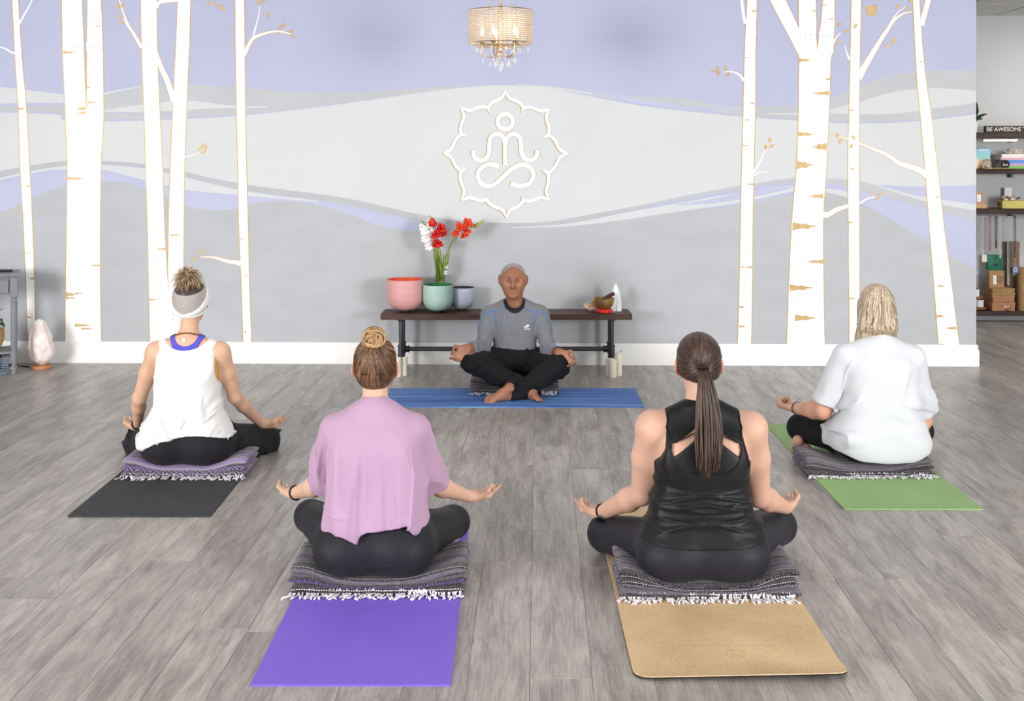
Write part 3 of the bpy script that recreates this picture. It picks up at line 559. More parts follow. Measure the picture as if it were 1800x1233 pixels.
t = thing('wooden_mallet', (bxx - .01, 9.12, BZ + .115), 'dark wooden mallet resting in the brass bowl', 'mallet')
MB().tube([(-.035, .02, -.045), (0, .005, -.012), (.04, -.005, .013), (.082, -.02, .036)], [.012, .0125, .0135, .014], 14).build('stick', M_MALL, t); MB().tube([(.04, -.0052, .0128), (.083, -.0205, .0363)], .0147, 14).build('suede_wrap', mat('brown_suede', srgb(72, 46, 42), .9), t)
M_SEL = mat('selenite', srgb(240, 244, 248), .4, var=.03, scale=20, stretch=(5, 5, .6), bump=.4, bscale=30, sss=.2)
t = thing('crystal_tower', ((1082 - 900) / F * 9.22, 9.22, BZ), 'white selenite tower standing right of the brass bowl', 'crystal')
m = MB(); r = random.Random(5)
for k in range(9):
    x = -.03 + .0078 * k; h = [.1, .15, .175, .2, .212, .19, .17, .14, .1][k]; m = MB(); m.tube([(x, r.uniform(-.006, .006), 0), (x, 0, h * .8), (x + .002, 0, h)], [.015, .0135, .008], 6); m.build('crystal_shaft', M_SEL, t, smooth=False)

# ------------------------------------------------------------------ pillar candles
M_WAX = mat('ivory_wax', srgb(238, 234, 216), .5, var=.02, sss=.3)
def candle(px, Y, h, label, R=.027, slant=.004):
    t = thing('pillar_candle', ((px - 900) / F * Y, Y, 0), label, 'candle', 'ivory pillar candles by the bench legs')
    n = 24; prof = [(0, 0), (R, 0), (R, h - .004), (R - .002, h), (R - .006, h), (R - .009, h - .012), (0, h - .018)]
    m = MB().lathe(prof, seg=n); v = m.v[0]; top = v[:, 2] > h * .6; v[top, 2] += (v[top, 0] / R) * slant + np.sin(np.arctan2(v[top, 1], v[top, 0]) * 3) * slant * .3; m.build('wax', M_WAX, t)
    MB().tube([(0, 0, h - .02), (.001, 0, h - .006), (.002, 0, h)], .0012, 5).build('wick', M_BLACK, t)
candle(699.5, 8.95, .138, 'left pillar candle of the pair at the left bench leg'); candle(710, 8.99, .136, 'right pillar candle of the pair at the left bench leg')
candle(1070.5, 8.98, .128, 'shortest ivory candle, leftmost of three at the right bench leg'); candle(1077.5, 8.925, .132, 'front ivory candle, middle of three at the right bench leg', .029, -.003); candle(1087, 8.985, .172, 'tallest ivory candle with slanted rim at the right bench leg', .029, .012)

# ------------------------------------------------------------------ chandelier
CY = 8.0; cxp = (880 - 900) / F * CY; cz0 = CAMH + (HZ - 76) / F * CY; cz1 = CAMH + (HZ - 19) / F * CY
M_CG = mat('champagne_gold', srgb(222, 200, 164), .22, metal=1, var=.06); M_CRY = mat('cut_crystal', (.94, .93, .91), .04, trans=.75, var=0, ior=1.5); M_BEAD = mat('crystal_bead', srgb(240, 228, 212), .1, trans=.3, var=.05, spec=.9)
M_BULB, nt_, b_ = newmat('lit_bulb'); b_.inputs['Emission Color'].default_value = (1, .86, .66, 1); b_.inputs['Emission Strength'].default_value = 2.0; b_.inputs['Base Color'].default_value = (1, .95, .85, 1)
ch = thing('chandelier', (cxp, CY, cz0), 'round crystal bead chandelier with gold candle arms and hanging drops', 'chandelier'); H = cz1 - cz0; CR = .212
ring_me = None
for k, z in enumerate((0, H)):
    MB().tube([(CR * math.cos(a), CR * math.sin(a), z) for a in np.linspace(0, 2 * math.pi, 65)], .004, 6, cap=False).build('shade_hoop', M_CG, ch)
beads = MB(); links = MB(); rows = 15; nb = 84
sb = MB().ball((0, 0, 0), 1, 6, 4); bv, bf = sb.v[0], sb.f
for k in range(rows):
    z = H * (k + .5) / rows
    links.tube([(CR * math.cos(a), CR * math.sin(a), z + H / rows * .5) for a in np.linspace(0, 2 * math.pi, 49)], .0012, 4, cap=False)
    for j in range(nb):
        a = (j + .5 * (k % 2)) / nb * 2 * math.pi; beads.add(bv * np.array((.0054, .0054, .0062)) + np.array((CR * math.cos(a), CR * math.sin(a), z)), bf)
tag(beads.build('bead_lattice', M_BEAD, ch, auto=False), kind='stuff')
for j in range(42):
    a = j / 42 * 2 * math.pi; links.tube([(CR * math.cos(a), CR * math.sin(a), 0), (CR * math.cos(a), CR * math.sin(a), H)], .0011, 4, cap=False)
links.build('wire_frame', M_CG, ch)
MB().lathe([(0, -.06), (.012, -.055), (.018, -.03), (.008, -.01), (.006, H * .5), (.012, H * .8), (.022, H - .01), (.008, H + .02), (.008, H + .09), (0, H + .09)], seg=16).build('centre_column', M_CG, ch)
for k in range(3):
    a = k / 3 * 2 * math.pi + .4; MB().tube([(0, 0, H + .03), (CR * .5 * math.cos(a), CR * .5 * math.sin(a), H + .015), (CR * math.cos(a), CR * math.sin(a), H)], .0035, 6).build('spoke', M_CG, ch)
MB().tube([(0, 0, H + .08), (0, 0, CEILZ - cz0 - .02)], .005, 8).build('hanging_rod', M_CG, ch); MB().lathe([(0, CEILZ - cz0 - .04), (.05, CEILZ - cz0 - .03), (.062, CEILZ - cz0 - .002), (0, CEILZ - cz0 - .002)], seg=20).build('ceiling_rose', M_CG, ch)
MB().tube([(-.07, 0, H + .002), (-.075, -.02, H + .05), (-.03, -.01, H + .12), (-.005, 0, H + .2)], .003, 6).build('chain', M_CG, ch)
def drop(p, s, parent):
    MB().tube([(p[0], p[1], p[2] + s * .9), (p[0] * .97, p[1] * .97, max(p[2] + s + .02, -.03))], .0009, 4).build('drop_wire', M_CG, parent)
    return MB().lathe([(0, s), (.0026 * s / .03, s * .75), (.009 * s / .03, -s * .15), (.0055 * s / .03, -s * .55), (0, -s)], p, 6).build('crystal_drop', M_CRY, parent, smooth=False)
for k in range(5):
    a = k / 5 * 2 * math.pi + .55; ca_, sa_ = math.cos(a), math.sin(a); Ra = .125
    arm = cr([(.01, -.045), (.04, -.085), (.085, -.09), (.118, -.06), (Ra, -.005)], 6); MB().tube([(x * ca_, x * sa_, z) for x, z in arm], .0042, 8).build('arm', M_CG, ch)
    MB().lathe([(0, 0), (.012, .0), (.021, .012), (.022, .016), (.01, .014), (.0085, .055), (0, .055)], (Ra * ca_, Ra * sa_, -.008), 14).build('candle_cup', M_CG, ch)
    MB().lathe([(0, 0), (.008, .004), (.0145, .024), (.010, .045), (.003, .068), (0, .07)], (Ra * ca_, Ra * sa_, .047), 12).build('bulb', M_BULB, ch)
    for (rr, zz, s) in ((.155, -.035, .024), (.118, -.105, .024), (.07, -.125, .026)):
        drop((rr * ca_, rr * sa_, zz - s * .3), s, ch); MB().ball((rr * ca_, rr * sa_, zz + s * .85), .005, 6, 4).build('crystal_bead', M_CRY, ch)
    drop((.185 * math.cos(a + .6), .185 * math.sin(a + .6), -.045), .02, ch); drop((.045 * math.cos(a + .6), .045 * math.sin(a + .6), -.14), .022, ch)
[MB().tube([(R_ * math.cos(a), R_ * math.sin(a), -.02) for a in np.linspace(0, 2 * math.pi, 49)], .0018, 5, cap=False).build('crystal_hoop', M_CG, ch) for R_ in (.045, .07, .118, .15, .18)]
drop((0, 0, -.165), .03, ch); MB().ball((0, 0, -.085), .022, 12, 8).build('crystal_ball', M_CRY, ch); MB().ball((0, 0, -.125), .008, 8, 6).build('finial', M_CG, ch)
lp = bpy.data.lights.new('chandelier_glow', 'POINT'); lp.energy = 3.5; lp.color = (1, .9, .76); lp.shadow_soft_size = .08; lo = bpy.data.objects.new('chandelier_glow', lp); link(lo, ch); lo.location = (0, 0, .13)

# ------------------------------------------------------------------ salt lamp and console table at the left
def salt_mat():
    m, nt, b = newmat('rock_salt'); tc = N(nt, 'ShaderNodeTexCoord'); n = N(nt, 'ShaderNodeTexNoise', i_Scale=9.0, i_Detail=6.0, i_Distortion=1.0); lk(nt, tc.outputs['Object'], n.inputs[0])
    r = N(nt, 'ShaderNodeValToRGB'); e = r.color_ramp.elements; e[0].position = .35; e[0].color = rgba(srgb(224, 204, 198)); e[1].position = .62; e[1].color = rgba(srgb(248, 242, 240)); lk(nt, n.outputs[0], r.inputs[0]); lk(nt, r.outputs[0], b.inputs['Base Color'])
    b.inputs['Roughness'].default_value = .45; b.inputs['Subsurface Weight'].default_value = .3; b.inputs['Subsurface Radius'].default_value = (.03, .015, .01)
    b.inputs['Emission Color'].default_value = (1, .86, .8, 1); b.inputs['Emission Strength'].default_value = .02
    bp = N(nt, 'ShaderNodeBump', i_Strength=.5, i_Distance=.02); lk(nt, n.outputs[0], bp.inputs['Height']); lk(nt, bp.outputs[0], b.inputs['Normal']); return m
sx = (72 - 900) / F * 9.28
t = thing('salt_lamp', (sx, 9.28, 0), 'tall pale pink rock salt lamp on the floor', 'lamp')
MB().lathe([(0, 0), (.078, 0), (.082, .006), (.082, .014), (.074, .022), (.074, .026), (0, .026)], seg=32).build('wooden_base', mat('lamp_base_wood', srgb(190, 130, 92), .5, var=.15), t)
bm = bmesh.new(); bmesh.ops.create_icosphere(bm, subdivisions=4, radius=1); r_ = random.Random(21)
planes = [(Vector((math.cos(a), math.sin(a), r_.uniform(-.15, .5))).normalized(), r_.uniform(.66, .86)) for a in [r_.uniform(0, 6.28) for _ in range(20)]]
for v in bm.verts:
    for n, d in planes:
        e_ = v.co.dot(n) - d
        if e_ > 0: v.co -= n * e_ * .9
    zz = (v.co.z + 1) / 2; w = np.interp(zz, [0, .1, .35, .6, .85, 1], [.9, 1.15, 1.2, 1.12, .95, .8])
    v.co += v.normal * mnoise.noise(v.co * 2.6) * .08
    v.co = Vector((v.co.x * .102 * w - .012 * (zz > .0) * (zz - .4) * 2, v.co.y * .085 * w, .024 + zz * .36))
me = bpy.data.meshes.new('salt_rock'); bm.to_mesh(me); bm.free(); me.materials.append(salt_mat()); link(bpy.data.objects.new('salt_rock', me), t)
MB().tube(cr([(-.08, .03, .004), (-.16, .06, .004), (-.25, .12, .004), (-.34, .13, .004)], 5), .004, 6).build('power_cord', M_BLACK, t)
M_CONS = mat('grey_console_paint', srgb(132, 134, 142), .5, var=.05, scale=6)
tx1 = (35 - 900) / F * 9.1; cwid = 1.0; tY0, tY1 = 9.08, 9.42
CRZ = math.radians(22); cR_ = (math.cos(CRZ), math.sin(CRZ)); cF = ((35 - 900) / F * 9.02, 9.02)
def con(lx, ly, z=0):                                # console frame: lx from its right end, ly behind its front
    return (cF[0] + lx * cR_[0] - ly * cR_[1], cF[1] + lx * cR_[1] + ly * cR_[0], z)
cs = thing('console_table', con(-cwid / 2, (tY1 - tY0) / 2), 'grey painted console table with drawer and turned legs', 'table', rz=CRZ); hw = cwid / 2; hd = (tY1 - tY0) / 2; TZ = .765
MB().box((0, 0, TZ - .011), (cwid, 2 * hd, .02), bev=.006).build('table_top', M_CONS, cs); MB().box((0, 0, TZ - .027), (cwid - .03, 2 * hd - .03, .014), bev=.004).build('top_moulding', M_CONS, cs)
MB().box((0, 0, TZ - .1), (cwid - .09, 2 * hd - .07, .13)).build('apron', M_CONS, cs)
for dx in (-.225, .225):
    dr = MB().box((dx, -hd + .032, TZ - .098), (.39, .016, .1), bev=.003).build('drawer', M_CONS, cs); MB().box((dx, -hd + .0235, TZ - .098), (.33, .004, .065), bev=.002).build('drawer_panel', M_CONS, dr)
    MB().tube([(dx - .06, -hd + .022, TZ - .098), (dx - .055, -hd + .0, TZ - .098), (dx + .055, -hd + .0, TZ - .098), (dx + .06, -hd + .022, TZ - .098)], .005, 8).build('drawer_pull', mat('copper_pull', srgb(200, 150, 120), .3, metal=.9), dr)
for s in (-1, 1):
    for q in (-1, 1):
        m = MB().box((s * (hw - .042), q * (hd - .032), TZ - .105), (.05, .05, .145), bev=.002)
        m.lathe([(0, 0), (.016, 0), (.021, .015), (.017, .028), (.024, .034), (.024, .06), (.016, .066), (.018, .08), (.022, .1), (.022, .17), (.018, .185), (.023, .2), (.0235, .5), (.017, .54), (.025, .555), (.018, .57), (.025, .59), (0, .59)], (s * (hw - .042), q * (hd - .032), 0), 18); m.build('leg', M_CONS, cs)
MB().box((0, 0, .165), (cwid - .09, 2 * hd - .06, .02), bev=.003).build('lower_shelf', M_CONS, cs)
t = thing('remote_control', con(-.1, .15, TZ), 'black remote control lying on the console table', 'remote')
MB().box((0, 0, .009), (.09, .04, .018), bev=.005).build('case', M_BLACK, t); m = MB()
for i in range(4):
    for j in range(2): m.box((-.03 + i * .018, -.008 + j * .016, .0185), (.009, .008, .002), bev=.0005)
m.build('button', mat('grey_button', srgb(90, 90, 92), .6), t)
# rattan basket with a plant on the lower shelf, woven plastic basket on the floor
M_RAT = mat('rattan', srgb(196, 160, 106), .7, var=.25, scale=60, bump=.3)
pbx = (-10 - 900) / F * 9.15
t = thing('rattan_basket', con(-.215, .15, .175), 'round rattan basket planter on the lower console shelf', 'basket'); m = MB()
for k in range(13):
    z = .006 + k * .0125; R = .06 + .038 * math.sin(min(1, k / 8) * math.pi * .55)
    MB().tube([((R + .004 * math.cos(a * 14 + k * math.pi)) * math.cos(a), (R + .004 * math.cos(a * 14 + k * math.pi)) * math.sin(a), z) for a in np.linspace(0, 2 * math.pi, 65)], .0066, 6, cap=False).build('woven_coil', M_RAT, t)
MB().lathe([(0, .003), (.062, .003), (.09, .09), (.09, .15), (0, .145)], seg=24).build('soil', mat('potting_soil', srgb(52, 40, 32), .9), t)
M_LEAF = mat('dark_green_leaf', srgb(70, 104, 62), .4, var=.25, scale=12)
pl = thing('leafy_plant', con(-.215, .15, .33), 'broad leaved green plant growing in the rattan basket', 'plant')
for k, (dx, dy, dz, w) in enumerate([(.12, -.05, .07, .075), (.1, .02, .16, .06), (.13, -.03, .02, .08), (.02, -.08, .14, .07), (.05, .06, .15, .06), (-.1, -.05, .12, .07), (-.06, .05, .17, .06), (.06, -.04, .19, .05), (-.13, 0, .05, .07)]):
    m = MB(); leaf_blade(m, (dx * .15, dy * .15, 0), (dx, dy, dz), w, (0, 0, .04), 8, .12); m.build('leaf', M_LEAF, pl, auto=False)
M_BLU = mat('blue_grey_plastic', srgb(122, 134, 152), .5); pb = thing('storage_basket', con(-.26, .16), 'blue grey lattice storage basket under the console table', 'basket', rz=CRZ)
bw, bd, bh = .165, .11, .125; hz = MB()
for z in (.006, bh): 
    o_ = 1 + .12 * z / bh; hz.tube([(-bw * o_, -bd * o_, z), (bw * o_, -bd * o_, z), (bw * o_, bd * o_, z), (-bw * o_, bd * o_, z), (-bw * o_, -bd * o_, z)], .0055, 6)
hz.build('rim', M_BLU, pb)
for k in range(6):
    z = .018 + k * .018; o_ = 1 + .12 * z / bh; MB().tube([(-bw * o_, -bd * o_, z), (bw * o_, -bd * o_, z), (bw * o_, bd * o_, z), (-bw * o_, bd * o_, z), (-bw * o_, -bd * o_, z)], .0042, 4).build('lattice_strip', M_BLU, pb)
for k in range(19):
    x = -bw + k * 2 * bw / 18
    for q in (-1, 1): MB().tube([(x, q * bd, .006), (x * 1.12, q * bd * 1.12, bh)], .0038, 4).build('lattice_strip', M_BLU, pb)
for k in range(1, 12):
    y = -bd + k * 2 * bd / 12
    for q in (-1, 1): MB().tube([(q * bw, y, .006), (q * bw * 1.12, y * 1.12, bh)], .0038, 4).build('lattice_strip', M_BLU, pb)
MB().box((0, 0, .006), (2 * bw, 2 * bd, .005)).build('basket_bottom', M_BLU, pb)
t = thing('black_pouch', con(-.24, .16, .01), 'black folded cloth pouch inside the lattice basket', 'pouch')
m = MB(); m.box((0, 0, .065), (.2, .15, .12), bev=.03); m.build('pouch_body', M_BLACK, t); MB().tube([(-.05, 0, .12), (-.03, -.02, .145), (.02, -.02, .145), (.04, 0, .12)], .006, 6).build('handle', M_BLACK, t)

# ------------------------------------------------------------------ shop shelves beyond the wall end
SY = 11.72; SD = .3; ppm = F / SY
def shz(py, Y=SY): return CAMH + (HZ - py) / F * Y
def shx(px, Y=SY): return (px - 900) / F * Y
M_SHELF = mat('rough_dark_shelf', srgb(66, 54, 50), .6, var=.35, scale=8, stretch=(.4, 8, 8), bump=.3)
SZ = {}
for nm, ya, yb, lab in (('a', 233, 243, 'top dark wooden shelf holding the word sign'), ('b', 297, 306, 'second dark wooden shelf holding the books'), ('c', 367, 377, 'third dark wooden shelf above the necklace rail'), ('d', 547, 556, 'lowest dark wooden shelf holding the boxes')):
    z1, z0 = shz(ya), shz(yb); SZ[nm] = z1; t = thing('wall_shelf', (shx(1740) + .25, SY + SD / 2 + .02, z0), lab, 'shelf', 'shop wall shelves')
    MB().box((0, 0, (z1 - z0) / 2), (1.6, SD, z1 - z0), bev=.004).build('board', M_SHELF, t)
    for s in (-.6, .05, .6): MB().box((s, .08, -.02), (.03, .1, .04), bev=.003).build('bracket', M_PIPE, t)
block('trim_2', uR - 1.0, 8.1, 12.02, 12.1, 0, .085, mat('grey_plinth', srgb(150, 152, 156), .5))['kind'] = 'structure'
t = thing('light_bar', (shx(1760), SY + .03, SZ['a'] - .06), 'slim white light bar under the top shelf', 'light')
MB().box((0, 0, -.012), (.34, .035, .016), bev=.003).build('housing', M_WHITE, t)
M_LED, nt_, b_ = newmat('led_diffuser'); b_.inputs['Emission Color'].default_value = (1, .97, .93, 1); b_.inputs['Emission Strength'].default_value = 3
MB().box((0, 0, -.022), (.32, .025, .006), bev=.001).build('diffuser', M_LED, t)
# top shelf: potted plant, word sign
t = thing('white_pot', (shx(1716), SY + .12, SZ['a']), 'white ceramic pot on the top shop shelf', 'pot'); MB().lathe([(0, 0), (.048, 0), (.052, .01), (.055, .1), (.05, .1), (.047, .06), (0, .06)], seg=24).build('pot_wall', M_WHITE, t); MB().lathe([(0, .085), (.049, .085)], seg=20).build('soil', MATS['potting_soil'], t)
pl = thing('shelf_plant', (shx(1714), SY + .12, SZ['a'] + .085), 'dark leaved plant in the white pot on the top shelf', 'plant')
for dx, dz, w, dy in ((.16, .1, .05, -.03), (.1, .05, .055, -.06), (.05, .22, .08, -.02), (.06, .15, .085, -.05), (-.06, .2, .07, 0), (-.1, .08, .07, -.03), (.13, .045, .035, .02)):
    m = MB(); leaf_blade(m, (0, 0, 0), (dx, dy, dz), w, (0, -.01, .02), 7, .12); m.build('leaf', mat('plant_leaf_dark', srgb(48, 70, 42), .4, var=.2), pl, auto=False)
sg = thing('word_sign', (shx(1735), SY + .05, SZ['a']), 'dark wooden sign with cream capitals on the top shelf', 'sign'); sw = .62; MB().box((sw / 2, .02, .033), (sw, .035, .064), bev=.002).build('board', mat('sign_wood', srgb(58, 46, 40), .6, var=.2), sg)
text_mesh('BE AWESOME TODAY', .056, 'lettering', mat('cream_letters', srgb(238, 234, 226), .6), sg, (.016, .0015, .013), (math.pi / 2, 0, 0), bold=.0003)
# second shelf
def book(x, y, z, w, d, h, col, label, rz=0, group='books on the second shelf', nm='book'):
    t = thing(nm, (x, y, z), label, 'book', group, rz)
    MB().box((0, 0, h / 2), (w - .004, d - .003, h - .005)).build('page_block', mat('book_pages', srgb(238, 234, 224), .8), t)
    cm = mat('cover_%d_%d_%d' % tuple(int(c * 255) for c in col), col, .5); MB().box((0, 0, .0015), (w, d, .003)).build('cover', cm, t); MB().box((0, 0, h - .0015), (w, d, .003)).build('cover', cm, t); MB().box((0, -d / 2, h / 2), (w, .003, h), bev=.001).build('spine', cm, t)
zb = SZ['b']; bx = shx(1785)
for h, c, w, lab in ((.03, srgb(126, 190, 90), .24, 'green book at the bottom of the shelf stack'), (.024, srgb(196, 160, 214), .22, 'lilac book second from the bottom of the shelf stack'), (.034, srgb(96, 146, 214), .2, 'blue book in the middle of the shelf stack'), (.02, srgb(232, 176, 196), .25, 'pink book near the top of the shelf stack'), (.036, srgb(240, 232, 228), .23, 'cream book on top of the shelf stack')):
    book(bx + (.0 if w > .2 else .02), SY + .13, zb, w, .16, h, c, lab); zb += h
t = thing('coral_piece', (bx + .02, SY + .1, zb), 'cream coral piece on top of the book stack', 'coral'); r = random.Random(2)
M_COR = mat('coral', srgb(222, 206, 186), .8, var=.1)
for k in range(14):
    p = Vector((r.uniform(-.05, .05), r.uniform(-.03, .03), .008)); pts = [p]
    for q in range(3): p = p + Vector((r.uniform(-.022, .022), r.uniform(-.015, .015), r.uniform(.004, .018))); pts.append(p)
    MB().tube(cr(pts, 3), .006, 6).build('coral_branch', M_COR, t)
def disc_sign(x, y, z, R, txt, label):
    t = thing('price_disc', (x, y, z), label, 'price sign'); m = MB().lathe([(0, 0), (R, 0), (R, .005), (0, .005)], seg=32); v = m.v[0]; m.v[0] = np.stack([v[:, 0], v[:, 2], v[:, 1] + R], 1); m.build('chalk_disc', M_BLACK, t)
    text_mesh(txt, R * .85, 'chalk_writing', M_WHITE, t, (0, -.001, R * .72), (math.pi / 2, 0, 0), align='CENTER'); MB().box((0, .012, .004), (R * .8, .025, .008), bev=.001).build('foot', M_BLACK, t)
disc_sign(shx(1769), SY + .02, SZ['b'], .043, 'bot', 'black chalk disc sign before the book stack')
t = thing('standing_card', (shx(1735), SY + .12, SZ['b']), 'pastel blue and sand coloured oracle box on the second shelf', 'card box')
def grad_mat():
    m, nt, b = newmat('pastel_box'); tc = N(nt, 'ShaderNodeTexCoord'); sp = N(nt, 'ShaderNodeSeparateXYZ'); lk(nt, tc.outputs['Generated'], sp.inputs[0]); r = N(nt, 'ShaderNodeValToRGB'); e = r.color_ramp.elements
    e[0].color = rgba(srgb(214, 170, 140)); e[1].color = rgba(srgb(140, 196, 222)); x = e.new(.35); x.color = rgba(srgb(232, 206, 170)); x = e.new(.55); x.color = rgba(srgb(150, 208, 206)); lk(nt, sp.outputs[2], r.inputs[0]); lk(nt, r.outputs[0], b.inputs['Base Color']); return m
MB().box((0, 0, .1), (.14, .05, .2), bev=.003).build('box_body', grad_mat(), t); MB().box((0, -.0255, .185), (.1, .001, .008)).build('title_line', M_WHITE, t, smooth=False)
t = thing('glass_dome', (shx(1737), SY + .03, SZ['b']), 'small glass dome on a wooden base before the pastel box', 'dome'); MB().lathe([(0, 0), (.05, 0), (.05, .012), (0, .012)], seg=24).build('wooden_base', M_RAT, t)
MB().lathe([(.043, .012), (.043, .05), (.036, .075), (.02, .09), (0, .095)], seg=24).build('glass_cover', mat('dome_glass', (.95, .97, .97), .03, trans=.9, var=0), t); rock('small_stone', (0, 0, .012), (.018, .016, .03), M_CIT, None, None, 8, t, 8, 2)
book(shx(1716), SY + .1, SZ['b'], .05, .1, .12, srgb(236, 236, 238), 'white upright boxed book at the wall end of the second shelf')
t = thing('driftwood_tray', (shx(1762), SY - .0, SZ['b']), 'flat raw wood slice lying along the second shelf front', 'tray'); MB().box((0, .02, .005), (.24, .05, .01), bev=.004).build('slab', M_RAT, t)
# third shelf
M_BOXW = mat('pale_pine', srgb(206, 164, 122), .6, var=.15, scale=12, stretch=(1, 8, 8))
zc = SZ['c']
t = thing('wooden_crate', (shx(1722), SY + .1, zc), 'flat pale wooden crate at the wall end of the third shelf', 'crate'); MB().box((0, 0, .02), (.16, .16, .038), bev=.003).build('crate_body', M_BOXW, t)
t = thing('picture_frame', (shx(1722), SY + .07, zc + .039), 'small pale wood frame with a white card on the crate', 'frame')
for a in (((0, 0, .006), (.12, .015, .012)), ((0, 0, .114), (.12, .015, .012)), ((-.054, 0, .06), (.012, .0148, .0955)), ((.054, 0, .06), (.012, .0148, .0955))): MB().box(*a).build('frame_bar', M_BOXW, t, smooth=False)
MB().box((0, .004, .06), (.1, .004, .1)).build('backing', M_BOXW, t); MB().box((.02, -.002, .062), (.045, .002, .075)).build('card', M_WHITE, t, smooth=False)
ty = thing('yellow_tray', (shx(1782), SY + .06, zc), 'yellow handled box full of tumbled stones on the third shelf', 'box'); M_YEL = mat('mustard_yellow', srgb(204, 192, 104), .5, var=.06)
for a in (((0, -.06, .04), (.22, .008, .075)), ((0, .06, .04), (.22, .008, .075)), ((-.11, 0, .04), (.008, .128, .075)), ((.11, 0, .04), (.008, .128, .075)), ((0, 0, .005), (.22, .12, .008))): MB().box(a[0], a[1], bev=.001).build('panel', M_YEL, ty)
MB().tube([(-.115, -.03, .05), (-.128, -.02, .04), (-.128, .02, .04), (-.115, .03, .05)], .004, 6).build('handle', M_BLACK, ty)
r = random.Random(4); tones = [srgb(150, 120, 110), srgb(206, 186, 160), srgb(112, 92, 96), srgb(226, 214, 200), srgb(170, 140, 96)]
for k in range(26):
    c = tones[k % 5]; o = rock('tumbled_stone', (shx(1782) + r.uniform(-.09, .09), SY + .06 + r.uniform(-.045, .045), zc + .068 + r.uniform(0, .03)), (r.uniform(.012, .02),) * 2 + (r.uniform(.02, .034),), mat('stone_%d' % (k % 5), c, .35, var=.2, scale=40), 'polished stone heaped in the yellow box', 'stone', k, cuts=6, sub=2); o['group'] = 'tumbled stones in the yellow box'
t = thing('price_card', (shx(1787), SY + .2, zc + .0), 'white price card standing behind the yellow box', 'card'); MB().box((0, 0, .1), (.075, .006, .2), bev=.002).build('card', M_WHITE, t)
# necklace rail and its necklaces
zr = shz(381.5); t = thing('necklace_rail', (shx(1760), SY + .05, zr), 'thin steel rail for necklaces under the third shelf', 'rail'); MB().tube([(-.6, 0, 0), (.6, 0, 0)], .0065, 10).build('rod', mat('brushed_steel', srgb(180, 182, 186), .3, metal=.9), t)
for s in (-.55, .55): MB().tube([(s, 0, 0), (s, .02, .02), (s, .02, SZ['c'] - zr - .05)], .004, 6).build('hook', M_PIPE, t)
neck = [(1717, 455, srgb(70, 62, 66), 'dark bead necklace nearest the wall end with a blue tag', 480, srgb(120, 150, 206)), (1730, 448, srgb(206, 208, 212), 'silvery necklace with a cream tag, second along the rail', 455, srgb(240, 236, 220)), (1743, 439, srgb(150, 112, 100), 'copper brown necklace without a tag, third along the rail', 0, None), (1754, 434, srgb(48, 44, 52), 'short black bead necklace, fourth along the rail', 0, None), (1761, 452, srgb(214, 210, 202), 'pearly necklace with a dark pendant above the green bag', 0, srgb(60, 40, 70)), (1775, 500, srgb(196, 200, 200), 'long clear crystal necklace fading to dark beads', 0, None), (1787, 450, srgb(58, 54, 58), 'black cord necklace with a blue printed tag before the kraft tubes', 475, srgb(110, 140, 204))]
for k, (px, yb, c, lab, ytag, ctag) in enumerate(neck):
    L = (yb - 381.5) / ppm; x = shx(px); t = thing('necklace', (x, SY + .05, zr), lab, 'necklace', 'necklaces on the rail'); m = MB(); nn = int(L / .009)
    mm_ = mat('beads_%d' % k, c, .3, var=.25, scale=80)
    for s in (-1, 1): m.tube([(s * .006, -.012, .006), (s * .008, -.012, -L * .5), (s * .004, -.012, -L)], .0032, 5)
    m.tube([(-.006, -.012, .006), (0, .0, .0105), (.006, -.012, .006)], .003, 5); m.build('strand', mm_, t)
    m = MB()
    for q in range(nn):
        z = -L * (q + .5) / nn
        for s in (-1, 1): m.ball((s * .0075, -.012, z), .0044, 6, 4)
    tag(m.build('bead_row', mm_, t, auto=False), kind='stuff'); MB().ball((0, -.013, -L - .008), (.009, .006, .012), 8, 6).build('pendant', mm_, t)
    if ytag: 
        zt = -(ytag - 381.5) / ppm; MB().box((.004 + .012 * (k == 1), -.016, zt), (.05, .002, .07), bev=.0005).build('paper_tag', mat('tag_%d' % k, ctag, .7), t); MB().tube([(0, -.013, -L * .9), (.004, -.016, zt + .03)], .001, 4).build('tag_string', M_WHITE, t)
        if k in (0, 6): MB().lathe([(.01, 0), (.018, 0), (.018, .0012), (.01, .0012), (.01, 0)], seg=20).build('tag_ring', M_WHITE, t).matrix_local = Matrix.Translation((.004, -.0172, zt)) @ Matrix.Rotation(math.pi / 2, 4, 'X')
# lowest shelf: bags, tubes, boxes, plates
zd = SZ['d']; M_KRAFT = mat('kraft_paper', srgb(176, 140, 98), .75, var=.1, scale=20); M_TERR = mat('terracotta_box', srgb(178, 128, 94), .7, var=.1); M_GRNB = mat('emerald_paper', srgb(26, 112, 88), .5, var=.25, scale=25)
zz = zd
for w, h, lab, m_ in ((.23, .085, 'terracotta coloured box at the bottom of the pile', M_TERR), (.22, .07, 'terracotta coloured box second in the pile', M_TERR), (.24, .022, 'flat kraft box in the middle of the pile', M_KRAFT), (.22, .022, 'flat kraft box above the first flat one', M_KRAFT), (.23, .02, 'topmost flat kraft box under the kraft bag', M_KRAFT)):
    t = thing('gift_box', (shx(1764), SY + .1, zz), lab, 'box', 'boxes on the lowest shelf'); MB().box((0, 0, h * .36), (w - .008, .2, h * .7), bev=.002).build('box_body', m_, t); MB().box((0, 0, h * .78), (w, .205, h * .42), bev=.003).build('lid', m_, t); zz += h
